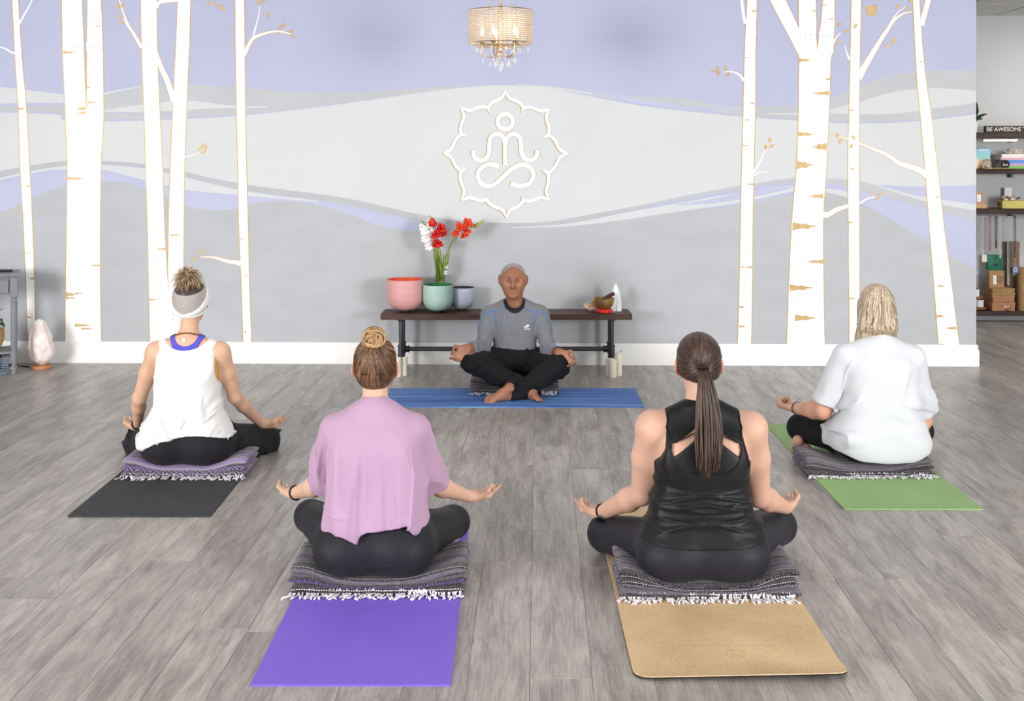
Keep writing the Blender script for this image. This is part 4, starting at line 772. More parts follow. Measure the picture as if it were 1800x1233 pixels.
t = thing('kraft_bag', (shx(1757), SY + .1, zz), 'brown kraft bag with dark print standing on the boxes', 'bag'); MB().box((0, 0, .085), (.15, .07, .17), bev=.004).build('bag_body', M_KRAFT, t); text_mesh('EYC\nKE', .04, 'bag_print', mat('brown_print', srgb(110, 70, 44), .8), t, (.0, -.036, .09), (math.pi / 2, 0, 0)); MB().box((-.02, -.0365, .08), (.035, .002, .09)).build('paper_tag', M_WHITE, t, smooth=False)
t = thing('emerald_bag', (shx(1757), SY + .13, zz + .17), 'emerald green patterned pouch on top of the kraft bag', 'pouch'); MB().box((0, 0, .075), (.15, .05, .15), bev=.006).build('pouch_body', M_GRNB, t); MB().ball((.01, -.027, .055), (.014, .006, .014), 10, 6).build('button', mat('plum_button', srgb(74, 30, 64), .4), t)
for px, hgt, yy, lab, m_ in ((1795, .66, .2, 'tall taupe cardboard tube at the back of the lowest shelf', mat('taupe_tube', srgb(132, 112, 96), .7, var=.1)), (1803, .42, .05, 'shorter kraft tube in front of the taupe tube', M_KRAFT)):
    t = thing('cardboard_tube', (shx(px), SY + yy, zd), lab, 'tube', 'cardboard tubes'); MB().lathe([(0, 0), (.062, 0), (.062, hgt), (.058, hgt), (.056, hgt - .02), (0, hgt - .02)], seg=28).build('tube_wall', m_, t); MB().lathe([(.0625, hgt - .04), (.065, hgt - .04), (.065, hgt + .004), (.0, hgt + .004)], seg=28).build('cap', m_, t); MB().box((0, -.063, hgt * .55), (.05, .002, .07)).build('paper_label', M_WHITE, t, smooth=False)
disc_sign(shx(1770), SY - .0, zd, .048, '$20', 'black chalk disc price sign before the terracotta boxes')
for px, zo, R, lab in ((1722, 0, .11, 'lower round wooden plate on the lowest shelf'), (1720, .105, .085, 'upper round wooden plate on small white boxes')):
    t = thing('wooden_plate', (shx(px), SY + .12, zd + zo), lab, 'plate', 'wooden plates on the lowest shelf'); MB().lathe([(0, 0), (R * .7, 0), (R, .016), (R, .024), (R * .75, .012), (0, .012)], seg=32).build('dish', mat('acacia', srgb(166, 116, 76), .5, var=.2, scale=12), t)
for k, (px, zo, w, lab) in enumerate(((1718, .024, .06, 'left white jewellery box between the two plates'), (1730, .024, .06, 'right white jewellery box between the two plates'), (1721, .128, .075, 'white jewellery box on the upper plate'))):
    t = thing('jewellery_box', (shx(px), SY + .12, zd + zo), lab, 'box', 'white jewellery boxes'); MB().box((0, 0, .03), (w, .06, .06), bev=.002).build('box_body', M_WHITE, t); MB().box((0, 0, .063), (w + .003, .063, .016), bev=.002).build('lid', M_WHITE, t)
    for q in range(4): MB().ball((-.024 + q * .016, 0, .076), (.009, .009, .007), 7, 5).build('dark_bead', M_BLACK, t)
# ------------------------------------------------------------------ bodies and cloth: implicit surfaces meshed sparsely
def V3(*a): return np.array(a, float)
def smin(a, b, k):
    h = np.maximum(k - np.abs(a - b), 0) / k; return np.minimum(a, b) - h * h * k * .25
def smax(a, b, k): return -smin(-a, -b, k)
def cap(a, b, ra, rb):
    a, b = np.array(tuple(a), float), np.array(tuple(b), float); ba = b - a; L = ba @ ba + 1e-12
    def f(p):
        pa = p - a; t = np.clip(pa @ ba / L, 0, 1); return np.linalg.norm(pa - t[:, None] * ba, axis=1) - (ra + (rb - ra) * t)
    return f
def ell(c, r, R=None):
    c, r = np.array(tuple(c), float), np.array(tuple(r), float); M = None if R is None else np.array(R)
    def f(p):
        q = p - c
        if M is not None: q = q @ M
        k0 = np.linalg.norm(q / r, axis=1); k1 = np.linalg.norm(q / (r * r), axis=1) + 1e-9; return k0 * (k0 - 1) / k1
    return f
def rotm(x=0, y=0, z=0):
    return np.array((Matrix.Rotation(math.radians(z), 3, 'Z') @ Matrix.Rotation(math.radians(y), 3, 'Y') @ Matrix.Rotation(math.radians(x), 3, 'X')))
def U(k, *fs):
    def f(p):
        d = fs[0](p)
        for g in fs[1:]: d = smin(d, g(p), k)
        return d
    return f
def near(c, R, g):                                      # evaluate g only near c
    c = np.array(tuple(c), float)
    def f(p):
        m = np.sum((p - c) ** 2, axis=1) < R * R; d = np.full(len(p), R * .5); 
        if m.any(): d[m] = g(p[m])
        return d
    return f
def loft(rows, n=2.4):
    """rows (z, cx, cy, rx, ry) -> body of elliptic slices"""
    rows = np.array(sorted(rows), float); t = np.arange(len(rows)); d = cr(rows, 8)
    d = d[np.argsort(d[:, 0])]
    def f(p):
        z = np.clip(p[:, 2], d[0, 0], d[-1, 0]); cx, cy, rx, ry = (np.interp(z, d[:, 0], d[:, i]) for i in (1, 2, 3, 4))
        e = ((np.abs(p[:, 0] - cx) / rx) ** n + (np.abs(p[:, 1] - cy) / ry) ** n) ** (1 / n)
        dd = (e - 1) * np.minimum(rx, ry) ; out = np.maximum(d[0, 0] - p[:, 2], p[:, 2] - d[-1, 0])
        return np.where(out > 0, np.sqrt(np.maximum(dd, 0) ** 2 + out ** 2), np.maximum(dd, out))
    return f
_T = np.random.RandomState(11).rand(32, 32, 32) * 2 - 1
def vnoise(p):
    i = np.floor(p).astype(int); f = p - i; f = f * f * (3 - 2 * f); d = 0
    for a in (0, 1):
        for b in (0, 1):
            for c in (0, 1):
                w = (f[:, 0] if a else 1 - f[:, 0]) * (f[:, 1] if b else 1 - f[:, 1]) * (f[:, 2] if c else 1 - f[:, 2])
                d = d + w * _T[(i[:, 0] + a) & 31, (i[:, 1] + b) & 31, (i[:, 2] + c) & 31]
    return d
def ridge(x, y, z, w=.22):                              # sharp cloth creases: 1 on the crease, 0 away from it
    n = vnoise(np.stack([x, y, z], 1)); return np.clip(1 - np.abs(n) / w, 0, 1) ** 1.5
def sstep(x, a, b):
    t = np.clip((x - a) / (b - a), 0, 1); return t * t * (3 - 2 * t)
def mesh_sdf(f, lo, hi, h):
    lo, hi = np.array(lo, float), np.array(hi, float); s = h * 8; n = np.ceil((hi - lo) / s).astype(int)
    g = np.stack(np.meshgrid(*[np.arange(k) for k in n], indexing='ij'), -1).reshape(-1, 3)
    for lev in range(4):
        sz = h * 2 ** (3 - lev); d = f(lo + (g + .5) * sz); g = g[np.abs(d) < (sz * 1.05 + .004 if lev < 3 else sz * .95 + .0006)]
        if lev < 3: g = (g[:, None, :] * 2 + np.array([(a, b, c) for a in (0, 1) for b in (0, 1) for c in (0, 1)])[None]).reshape(-1, 3)
    S = int(n.max() * 8 + 4); key = lambda q: (q[..., 0] * S + q[..., 1]) * S + q[..., 2]
    C = np.array([(a, b, c) for a in (0, 1) for b in (0, 1) for c in (0, 1)])
    ck = key(g[:, None, :] + C[None]); uk, inv = np.unique(ck.ravel(), return_inverse=True)
    pt = np.stack([uk // (S * S), (uk // S) % S, uk % S], 1); dv = f(lo + pt * h)[inv].reshape(-1, 8)
    mix = (dv.min(1) < 0) & (dv.max(1) >= 0); g = g[mix]; dv = dv[mix]
    k = key(g); o = np.argsort(k); g, dv, k = g[o], dv[o], k[o]
    E = [(a, b) for a in range(8) for b in range(a + 1, 8) if bin(a ^ b).count('1') == 1]
    acc = np.zeros((len(g), 3)); cnt = np.zeros(len(g))
    for a, b in E:
        m = (dv[:, a] < 0) != (dv[:, b] < 0); t = dv[:, a] / (dv[:, a] - dv[:, b] + 1e-20)
        q = C[a][None] + (C[b] - C[a])[None] * t[:, None]; acc[m] += q[m]; cnt[m] += 1
    vs = lo + (g + acc / cnt[:, None]) * h; faces = []
    for ax, ci in ((0, 4), (1, 2), (2, 1)):
        e1, e2 = [np.eye(3, dtype=int)[(ax + j) % 3] for j in (1, 2)]
        m = np.where((dv[:, 0] < 0) != (dv[:, ci] < 0))[0]; idx = [m]
        for off in (e1, e1 + e2, e2):
            kk = key(g[m] - off); j = np.clip(np.searchsorted(k, kk), 0, len(k) - 1); idx.append(np.where(k[j] == kk, j, -1))
        q = np.stack(idx, 1); ok = (q >= 0).all(1); q = q[ok]; flip = dv[m][ok][:, 0] < 0
        q[~flip] = q[~flip][:, ::-1]; faces.append(q)
    return vs, np.concatenate(faces)
def sdf_obj(name, f, lo, hi, h, m, parent, tint=None, disp=None):
    vs, fs = mesh_sdf(f, lo, hi, h); me = bpy.data.meshes.new(name); nf = len(fs)
    me.vertices.add(len(vs)); me.vertices.foreach_set('co', vs.ravel().astype(np.float32)); me.loops.add(nf * 4); me.loops.foreach_set('vertex_index', fs.ravel().astype(np.int32))
    me.polygons.add(nf); me.polygons.foreach_set('loop_start', np.arange(nf, dtype=np.int32) * 4); me.update(calc_edges=True); me.validate()
    me.polygons.foreach_set('use_smooth', [True] * len(me.polygons))
    if disp is not None:                                # cloth creases: push the surface along its normals
        n = np.empty(len(me.vertices) * 3, np.float32); me.vertex_normals.foreach_get('vector', n); vs = vs + n.reshape(-1, 3) * disp(vs[:, 0], vs[:, 1], vs[:, 2])[:, None]
        me.vertices.foreach_set('co', vs.ravel().astype(np.float32)); me.update()
    if tint is not None:
        a = me.attributes.new('tint', 'FLOAT', 'POINT'); a.data.foreach_set('value', np.clip(tint(vs), 0, 1).astype(np.float32))
    me.materials.append(m); o = bpy.data.objects.new(name, me); link(o, parent); return o
def project(f, p, off=0, it=6):
    p = np.array(p, float).reshape(-1, 3); e = 1e-3
    for _ in range(it):
        d = f(p) - off; g = np.stack([f(p + e * np.eye(3)[i]) - f(p - e * np.eye(3)[i]) for i in range(3)], 1) / (2 * e)
        p = p - (np.clip(d, -.03, .03) / (np.sum(g * g, 1) + 1e-6))[:, None] * g
    return p
def project_paths(f, paths, off=0):
    n = [len(p) for p in paths]; q = project(f, np.concatenate([np.asarray(p, float) for p in paths]), off, 5); return np.split(q, np.cumsum(n)[:-1])
def seam(f, pts, r, name, m, parent, off=0, n=10, flat=.6):
    p = project(f, cr(pts, n), off); return MB().tube(p, r, 6).build(name, m, parent, auto=False)

# ---- anatomy
def unit(v): v = np.array(tuple(v), float); return v / (np.linalg.norm(v) + 1e-12)
def hand(Wp, d, n, side, s=1.0, curls=((55, 70, 35), (18, 22, 15), (15, 22, 15), (14, 22, 15)), thumb='pinch', spread=.06):
    """palm + five jointed fingers; d wrist->knuckles, n palm normal, side +1 right / -1 left.  returns (field, centre)"""
    Wp = np.array(tuple(Wp), float); d = unit(d); n = np.array(tuple(n), float); n = unit(n - (n @ d) * d); t = np.cross(d, n) * side
    offs = (.029, .0095, -.0105, -.028); fwd = (.088, .092, .087, .078); lens = (.070, .078, .072, .056); rad = (.0088, .009, .0086, .0076)
    fins = []; palm = None; tips = []
    parts = [cap(Wp + d * .004 * s + t * o * .5 * s, Wp + d * w * s + t * o * s, .0165 * s, .0125 * s) for o, w in zip(offs, fwd)]
    parts += [cap(Wp + (d * .015 + t * .016 + n * .006) * s, Wp + (d * .05 + t * .03 + n * .011) * s, .017 * s, .0125 * s), cap(Wp + (d * .015 - t * .014 + n * .005) * s, Wp + (d * .06 - t * .024 + n * .005) * s, .014 * s, .011 * s)]
    palm = U(.014 * s, *parts)
    for i in range(4):
        p = Wp + (d * fwd[i] + t * offs[i]) * s; ang = 0; segs = []
        for j, fr in enumerate((.44, .31, .25)):
            ang += math.radians(curls[i][j]); dr = d * math.cos(ang) + n * math.sin(ang) + t * spread * (1.5 - i) * (j == 0); q = p + unit(dr) * lens[i] * fr * s
            segs.append(cap(p, q, rad[i] * s * (1 - .07 * j), rad[i] * s * (.93 - .09 * j))); p = q
        tips.append(p); fins.append(U(.004 * s, *segs))
    b = Wp + (d * .032 + t * .03 + n * .01) * s
    tip = tips[0] - d * .004 * s - n * .004 * s + t * .006 * s if thumb == 'pinch' else Wp + (d * .09 + t * .062 + n * .02) * s if thumb == 'out' else Wp + (d * .1 + t * .03 + n * .03) * s
    mid = (b + tip) / 2 + (t * .016 + n * .006) * s
    fins.append(U(.006 * s, cap(b, mid, .0135 * s, .0108 * s), cap(mid, tip, .0105 * s, .0082 * s)))
    def f(p):
        pd = palm(p); o = pd
        for g in fins: o = np.minimum(o, smin(pd, g(p), .010 * s))
        return o
    c = Wp + d * .08 * s + n * .02 * s
    return near(c, .2, f), c
def arm(S, E, Wp, r=(.052, .045, .041, .027)):
    S, E, Wp = (np.array(tuple(q), float) for q in (S, E, Wp)); M = E + (Wp - E) * .3; T = S + (E - S) * .45
    return U(.02, cap(S, T, r[0], r[0] * .97), cap(T, E, r[0] * .97, r[2]), cap(E, M, r[2], r[1]), cap(M, Wp, r[1], r[3]))
def head(c, s=1.0, R=None, nose=1.0, jaw=1.0, cran=((0, -.014, .03), (.075, .096, .088)), earx=.083):
    """c = middle of the head, looking along local +y; full face with brows, sockets, nose, lips, chin and ears"""
    c = np.array(tuple(c), float); R = np.eye(3) if R is None else np.array(R)
    L = lambda x, y, z: np.array((x, y, z), float)
    base = U(.035, ell(L(*cran[0]), cran[1]), ell(L(0, .022, -.028), (.064 * jaw, .07, .086)), ell(L(0, .042, -.088), (.042 * jaw, .036, .028)), ell(L(-.04, .052, -.026), (.026, .03, .03)), ell(L(.04, .052, -.026), (.026, .03, .03)))
    brow = U(.01, cap(L(-.046, .066, .013), L(-.014, .083, .011), .009, .009), cap(L(.046, .066, .013), L(.014, .083, .011), .009, .009))
    nos = U(.01, cap(L(0, .086, .004), L(0, .106 * nose, -.034), .0075, .0115), ell(L(-.0125, .094, -.037), (.009, .011, .0085)), ell(L(.0125, .094, -.037), (.009, .011, .0085)))
    lips = U(.004, cap(L(-.021, .080, -.066), L(0, .0905, -.0625), .0035, .0058), cap(L(.021, .080, -.066), L(0, .0905, -.0625), .0035, .0058), cap(L(-.016, .082, -.0715), L(.016, .082, -.0715), .0062, .0062), ell(L(0, .0865, -.0725), (.013, .008, .0065)))
    chin = ell(L(0, .07, -.1), (.02, .018, .016))
    ears = []
    for q in (-1, 1):
        er = rotm(0, 0, q * 30); o_ = ell(L(q * earx, -.014, -.006), (.0085, .022, .034), er); lobe = ell(L(q * (earx - .006), -.006, -.036), (.008, .010, .012)); dig = ell(L(q * (earx + .0045), .002, -.004), (.0075, .013, .02), er)
        ears.append((U(.008, o_, lobe), dig))
    sock = [ell(L(q * .031, .092, -.003), (.019, .02, .0125)) for q in (-1, 1)]; eye = [ell(L(q * .031, .0665, -.003), (.0135, .0135, .0135)) for q in (-1, 1)]
    lids = [U(.003, cap(L(q * .017, .0765, -.004), L(q * .031, .0815, .0035), .0028, .0034), cap(L(q * .031, .0815, .0035), L(q * .046, .0715, -.002), .0034, .0028), cap(L(q * .019, .076, -.0065), L(q * .033, .079, -.0105), .0024, .0028), cap(L(q * .033, .079, -.0105), L(q * .045, .0715, -.005), .0028, .0024)) for q in (-1, 1)]
    nostr = [ell(L(q * .0075, .098, -.043), (.0042, .006, .0035)) for q in (-1, 1)]; mouth = U(.002, cap(L(-.021, .085, -.0668), L(0, .0965, -.0668), .0016, .0022), cap(L(.021, .085, -.0668), L(0, .0965, -.0668), .0016, .0022))
    def f(p):
        q = (p - c) @ R / s; d = base(q); d = smin(d, brow(q), .012); d = smax(d, -np.minimum(sock[0](q), sock[1](q)), .012)
        d = smin(d, nos(q), .012); d = smin(d, chin(q), .02); d = smin(d, lips(q), .007)
        for l in lids: d = smin(d, l(q), .003)
        for e_, g_ in ears: d = smin(d, smax(e_(q), -g_(q), .006), .008)
        for g in nostr: d = smax(d, -g(q), .003)
        return smax(d, -mouth(q), .004) * s
    return near(c, .26, f)
def head_pt(c, s, R, x, y, z): return np.array(tuple(c), float) + (np.array(R) @ np.array((x, y, z), float)) * s
def foot(heel, toe, up, side, s=1.0):
    heel, toe = np.array(tuple(heel), float), np.array(tuple(toe), float); d = unit(toe - heel); up = np.array(tuple(up), float); up = unit(up - (up @ d) * d); t = np.cross(d, up) * side; L = np.linalg.norm(toe - heel)
    ball = heel + d * L * .72; parts = [cap(heel + up * .01, heel + d * L * .3 + up * .022, .03 * s, .031 * s), cap(heel + d * L * .3 + up * .022, ball + t * .012, .031 * s, .022 * s), cap(heel, ball - t * .024 - up * .006, .026 * s, .018 * s), cap(heel + d * L * .25 + up * .03, heel + d * .0 * L + up * .075, .028 * s, .034 * s)]
    core = U(.025, *parts); toes = []
    for i, (o, l, r) in enumerate(((-.03, .84, .0085), (-.018, .9, .009), (-.005, .94, .0095), (.009, .98, .010), (.026, 1.0, .0135))):
        b = ball + t * o * s - up * .004; e = heel + d * L * l + t * o * 1.05 * s - up * .008; toes.append(U(.004, cap(b, (b + e) / 2 + up * .004, r * s * 1.1, r * s), cap((b + e) / 2 + up * .004, e, r * s, r * s * .95)))
    def f(p):
        o = core(p); q = o
        for g in toes: q = np.minimum(q, smin(o, g(p), .01))
        return q
    return near((heel + toe) / 2, .3, f)
def leg(Hp, K, A, r=(.09, .068, .06, .043)):
    Hp, K, A = (np.array(tuple(q), float) for q in (Hp, K, A)); C_ = K + (A - K) * .35
    return U(.03, cap(Hp, K, r[0], r[1]), cap(K, C_, r[1] * .95, r[2]), cap(C_, A, r[2], r[3]))
def skin_mat(name, col, rough=.5, var=.05, blush=None):
    m, nt, b = newmat(name); tc = N(nt, 'ShaderNodeTexCoord'); n = N(nt, 'ShaderNodeTexNoise', i_Scale=14.0, i_Detail=5.0); lk(nt, tc.outputs['Object'], n.inputs[0])
    r = N(nt, 'ShaderNodeValToRGB'); e = r.color_ramp.elements; e[0].position = .3; e[1].position = .7; e[0].color = rgba([c * (1 - var) for c in col]); e[1].color = rgba([min(1, c * (1 + var)) for c in col]); lk(nt, n.outputs[0], r.inputs[0])
    at_ = N(nt, 'ShaderNodeAttribute', attribute_name='tint'); mx = N(nt, 'ShaderNodeMix', data_type='RGBA'); lk(nt, at_.outputs['Fac'], mx.inputs[0]); lk(nt, r.outputs[0], mx.inputs[6]); mx.inputs[7].default_value = rgba(blush or col)
    sp = N(nt, 'ShaderNodeTexVoronoi', i_Scale=46.0); lk(nt, tc.outputs['Object'], sp.inputs[0]); lt = N(nt, 'ShaderNodeMath', operation='LESS_THAN', i_1=.045); lk(nt, sp.outputs['Distance'], lt.inputs[0])
    m2 = N(nt, 'ShaderNodeMix', data_type='RGBA', blend_type='MULTIPLY'); ml = N(nt, 'ShaderNodeMath', operation='MULTIPLY', i_1=.55); lk(nt, lt.outputs[0], ml.inputs[0]); lk(nt, ml.outputs[0], m2.inputs[0]); lk(nt, mx.outputs[2], m2.inputs[6]); m2.inputs[7].default_value = (.5, .35, .28, 1)
    lk(nt, m2.outputs[2], b.inputs['Base Color']); b.inputs['Roughness'].default_value = rough; b.inputs['Specular IOR Level'].default_value = .35
    b.inputs['Subsurface Weight'].default_value = .12; b.inputs['Subsurface Radius'].default_value = (.012, .004, .002); return m
def hair_mat(name, dark, mid, light, rough=.42, scale=90, st=(1, 1, .08)):
    m, nt, b = newmat(name); at_ = N(nt, 'ShaderNodeAttribute', attribute_name='tint'); tc = N(nt, 'ShaderNodeTexCoord'); mp = N(nt, 'ShaderNodeMapping'); mp.inputs['Scale'].default_value = st; lk(nt, tc.outputs['Object'], mp.inputs[0])
    n = N(nt, 'ShaderNodeTexNoise', i_Scale=float(scale), i_Detail=3.0); lk(nt, mp.outputs[0], n.inputs[0]); ad = N(nt, 'ShaderNodeMath', operation='MULTIPLY_ADD', i_1=.5, i_2=-.25); lk(nt, n.outputs[0], ad.inputs[0]); a2 = N(nt, 'ShaderNodeMath', operation='ADD'); lk(nt, ad.outputs[0], a2.inputs[0]); lk(nt, at_.outputs['Fac'], a2.inputs[1])
    r = N(nt, 'ShaderNodeValToRGB'); e = r.color_ramp.elements; e[0].position = .15; e[0].color = rgba(dark); e[1].position = .9; e[1].color = rgba(light); x = e.new(.5); x.color = rgba(mid)
    lk(nt, a2.outputs[0], r.inputs[0]); lk(nt, r.outputs[0], b.inputs['Base Color']); b.inputs['Roughness'].default_value = rough; b.inputs['Specular IOR Level'].default_value = .5
    return m
def cloth_mat(name, col, rough=.85, sheen=.15, var=.03, weave=0, hv=None, hs=0):
    m, nt, b = newmat(name); tc = N(nt, 'ShaderNodeTexCoord'); n = N(nt, 'ShaderNodeTexNoise', i_Scale=float(hs or 6), i_Detail=3.0); lk(nt, tc.outputs['Object'], n.inputs[0]); r = N(nt, 'ShaderNodeValToRGB'); e = r.color_ramp.elements; e[0].position = .35; e[1].position = .65
    c2 = hv or [min(1, c * (1 + var)) for c in col]; e[0].color = rgba([c * (1 - var) for c in col]); e[1].color = rgba(c2); lk(nt, n.outputs[0], r.inputs[0]); lk(nt, r.outputs[0], b.inputs['Base Color']); b.inputs['Roughness'].default_value = rough; b.inputs['Specular IOR Level'].default_value = .25; b.inputs['Sheen Weight'].default_value = sheen
    n2 = N(nt, 'ShaderNodeTexNoise', i_Scale=500.0); lk(nt, tc.outputs['Object'], n2.inputs[0]); bp = N(nt, 'ShaderNodeBump', i_Strength=.12, i_Distance=.002); lk(nt, n2.outputs[0], bp.inputs['Height']); lk(nt, bp.outputs[0], b.inputs['Normal']); return m
def strands(paths, r0, r1, name, m, parent, seg=5, flat=.6, seed=0, tint=(.2, .8)):
    rr = random.Random(seed); mb = MB()
    for p in paths:
        n = len(p); k = np.linspace(0, 1, n); rad = np.interp(k, [0, .15, .75, 1], [r0 * .7, r0, r0, r1]); mb.tube(p, rad, seg, tint=rr.uniform(*tint), flat=flat)
    return mb.build(name, m, parent, auto=False)

# ------------------------------------------------------------------ yoga mats
def mat_slab(name, x0, x1, y0, y1, m, label, th=.006, rz=0, layers=None, corner=0):
    t = thing(name, ((x0 + x1) / 2, (y0 + y1) / 2, 0), label, 'yoga mat', 'yoga mats on the floor', rz); w, d = (x1 - x0) / 2, (y1 - y0) / 2
    out = []
    c = max(corner, .004)
    for sx_, sy_, a0 in ((1, 1, 0), (-1, 1, 90), (-1, -1, 180), (1, -1, 270)):
        for k in range(7 if corner else 2):
            a = math.radians(a0 + k * 90 / (6 if corner else 1)); out.append((sx_ * (w - c) + c * math.cos(a), sy_ * (d - c) + c * math.sin(a)))
    for nm, z0, z1, mm in (layers or ((name.replace('yoga_', '') + '_sheet', 0, th, m),)): MB().prism(out, z0, z1).build(nm if layers else 'foam_sheet', mm, t, smooth=False)
    return t
M_MATB = mat('charcoal_foam', srgb(62, 64, 68), .8, var=.12, scale=3, bump=.25, bscale=300)
M_MATP = mat('violet_foam', srgb(124, 96, 208), .6, var=.04, scale=3, bump=.1, bscale=200); M_MATG = mat('leaf_green_foam', srgb(148, 182, 122), .75, var=.05, scale=3, bump=.15, bscale=300)
mat_slab('yoga_mat', -2.055, -1.395, 5.52, 7.24, M_MATB, 'charcoal black yoga mat under the woman with the headband')
mat_slab('yoga_mat', (440 - 900) / F * 3.78, (792 - 900) / F * 3.78, 3.78, 5.5, M_MATP, 'violet yoga mat under the woman in the pink shirt', rz=0)
mat_slab('yoga_mat', 1.566, 2.222, 5.63, 7.37, M_MATG, 'leaf green yoga mat under the woman in the white shirt')
def blue_mat():
    m, nt, b = newmat('streaked_blue_foam'); tc = N(nt, 'ShaderNodeTexCoord'); cols = []
    mp = N(nt, 'ShaderNodeMapping'); mp.inputs['Scale'].default_value = (.5, 8, 1); lk(nt, tc.outputs['Object'], mp.inputs[0]); n = N(nt, 'ShaderNodeTexNoise', i_Scale=2.2, i_Detail=4.0, i_Distortion=.3); lk(nt, mp.outputs[0], n.inputs[0])
    r = N(nt, 'ShaderNodeValToRGB'); e = r.color_ramp.elements; e[0].position = .28; e[0].color = rgba(srgb(46, 78, 158)); e[1].position = .72; e[1].color = rgba(srgb(118, 172, 204)); x = e.new(.5); x.color = rgba(srgb(74, 118, 190)); lk(nt, n.outputs[0], r.inputs[0]); lk(nt, r.outputs[0], b.inputs['Base Color']); b.inputs['Roughness'].default_value = .6; return m
Yb0, Yb1 = 3570 / 454, 3570 / 421.5
xb1 = (1133 - 900) / F * Yb0; mat_slab('yoga_mat', xb1 - 1.73, xb1, Yb0, Yb1, blue_mat(), 'streaked blue yoga mat lying crosswise under the man')
def cork_mat():
    m, nt, b = newmat('cork'); tc = N(nt, 'ShaderNodeTexCoord'); n = N(nt, 'ShaderNodeTexNoise', i_Scale=3.0, i_Detail=3.0); f = N(nt, 'ShaderNodeTexNoise', i_Scale=260.0, i_Detail=2.0); v = N(nt, 'ShaderNodeTexVoronoi', i_Scale=120.0)
    for q in (n, f, v): lk(nt, tc.outputs['Object'], q.inputs['Vector'])
    r = N(nt, 'ShaderNodeValToRGB'); e = r.color_ramp.elements; e[0].position = .3; e[0].color = rgba(srgb(202, 173, 137)); e[1].position = .65; e[1].color = rgba(srgb(224, 196, 158)); lk(nt, n.outputs[0], r.inputs[0])
    r2 = N(nt, 'ShaderNodeValToRGB'); e = r2.color_ramp.elements; e[0].position = .33; e[0].color = (.45, .38, .3, 1); e[1].position = .5; e[1].color = (1, 1, 1, 1); x = e.new(.75); x.color = (1.0, 1.0, 1.0, 1); lk(nt, f.outputs[0], r2.inputs[0])
    mx = N(nt, 'ShaderNodeMix', data_type='RGBA', blend_type='MULTIPLY', i_0=.7); lk(nt, r.outputs[0], mx.inputs[6]); lk(nt, r2.outputs[0], mx.inputs[7]); lk(nt, mx.outputs[2], b.inputs['Base Color']); b.inputs['Roughness'].default_value = .8; b.inputs['Specular IOR Level'].default_value = .2
    bp = N(nt, 'ShaderNodeBump', i_Strength=.2, i_Distance=.002); lk(nt, f.outputs[0], bp.inputs['Height']); lk(nt, bp.outputs[0], b.inputs['Normal']); return m
cx0, cx1, cy0, cy1 = .392, 1.085, 3.815, 5.66
ck = thing('yoga_mat', ((cx0 + cx1) / 2, (cy0 + cy1) / 2, 0), 'tan cork yoga mat with rounded corners under the woman in black', 'yoga mat', 'yoga mats on the floor')
def cork_layer(z0, z1, name, m, grow=0):
    w, d, c = (cx1 - cx0) / 2 + grow, (cy1 - cy0) / 2 + grow, .06; nx, ny = 30, 60; bm = bmesh.new(); grid = {}
    for i in range(nx + 1):
        for j in range(ny + 1):
            x = -w + 2 * w * i / nx; y = -d + 2 * d * j / ny
            ax, ay = abs(x) - (w - c), abs(y) - (d - c)
            if ax > 0 and ay > 0:
                q = max(ax, ay); l = math.hypot(ax, ay); k = q / l if l > 1e-9 else 1; x = math.copysign(w - c + ax * k, x); y = math.copysign(d - c + ay * k, y)
            lift = .022 * max(0, 1 - (y + d) / .16) ** 2 * (.35 + .65 * (x + w) / (2 * w))
            for zi, z in ((0, z0), (1, z1)): grid[i, j, zi] = bm.verts.new((x, y, z + lift))
    for i in range(nx):
        for j in range(ny): bm.faces.new([grid[i, j, 1], grid[i + 1, j, 1], grid[i + 1, j + 1, 1], grid[i, j + 1, 1]]); bm.faces.new([grid[i, j, 0], grid[i, j + 1, 0], grid[i + 1, j + 1, 0], grid[i + 1, j, 0]])
    per = [(i, 0) for i in range(nx)] + [(nx, j) for j in range(ny)] + [(i, ny) for i in range(nx, 0, -1)] + [(0, j) for j in range(ny, 0, -1)]
    for a, b_ in zip(per, per[1:] + per[:1]): bm.faces.new([grid[a + (0,)], grid[b_ + (0,)], grid[b_ + (1,)], grid[a + (1,)]])
    me = bpy.data.meshes.new(name); bm.to_mesh(me); bm.free(); me.materials.append(m); link(bpy.data.objects.new(name, me), ck)
cork_layer(0, .0035, 'rubber_base', M_BLACK, .001); cork_layer(.0035, .007, 'cork_top', cork_mat())
M_STAMP = mat('cork_stamp', srgb(180, 146, 106), .8)
hh = (cy1 - cy0) / 2
m = MB(); m.lathe([(.030, 0), (.0315, 0), (.0315, .0006), (.03, .0006), (.03, 0)], seg=40, caps=False); m.build('stamped_ring', M_STAMP, ck, loc=(.01, -hh + .19, .0071)); sp = [(.004 * k * math.cos(k * 1.1) * .9 + .0, .004 * k * math.sin(k * 1.1) * .9, .0003) for k in np.linspace(.5, 5, 20)]; MB().tube(sp, .0009, 4).build('stamped_spiral', M_STAMP, ck, loc=(.01, -hh + .19, .0071))
for k in range(34):
    if k % 9 != 8: MB().box((-.165 + k * .0105, -hh + .258, .0073), (.0068, .0045 - .001 * (k % 3), .0004)).build('stamped_mark', M_STAMP, ck, smooth=False)

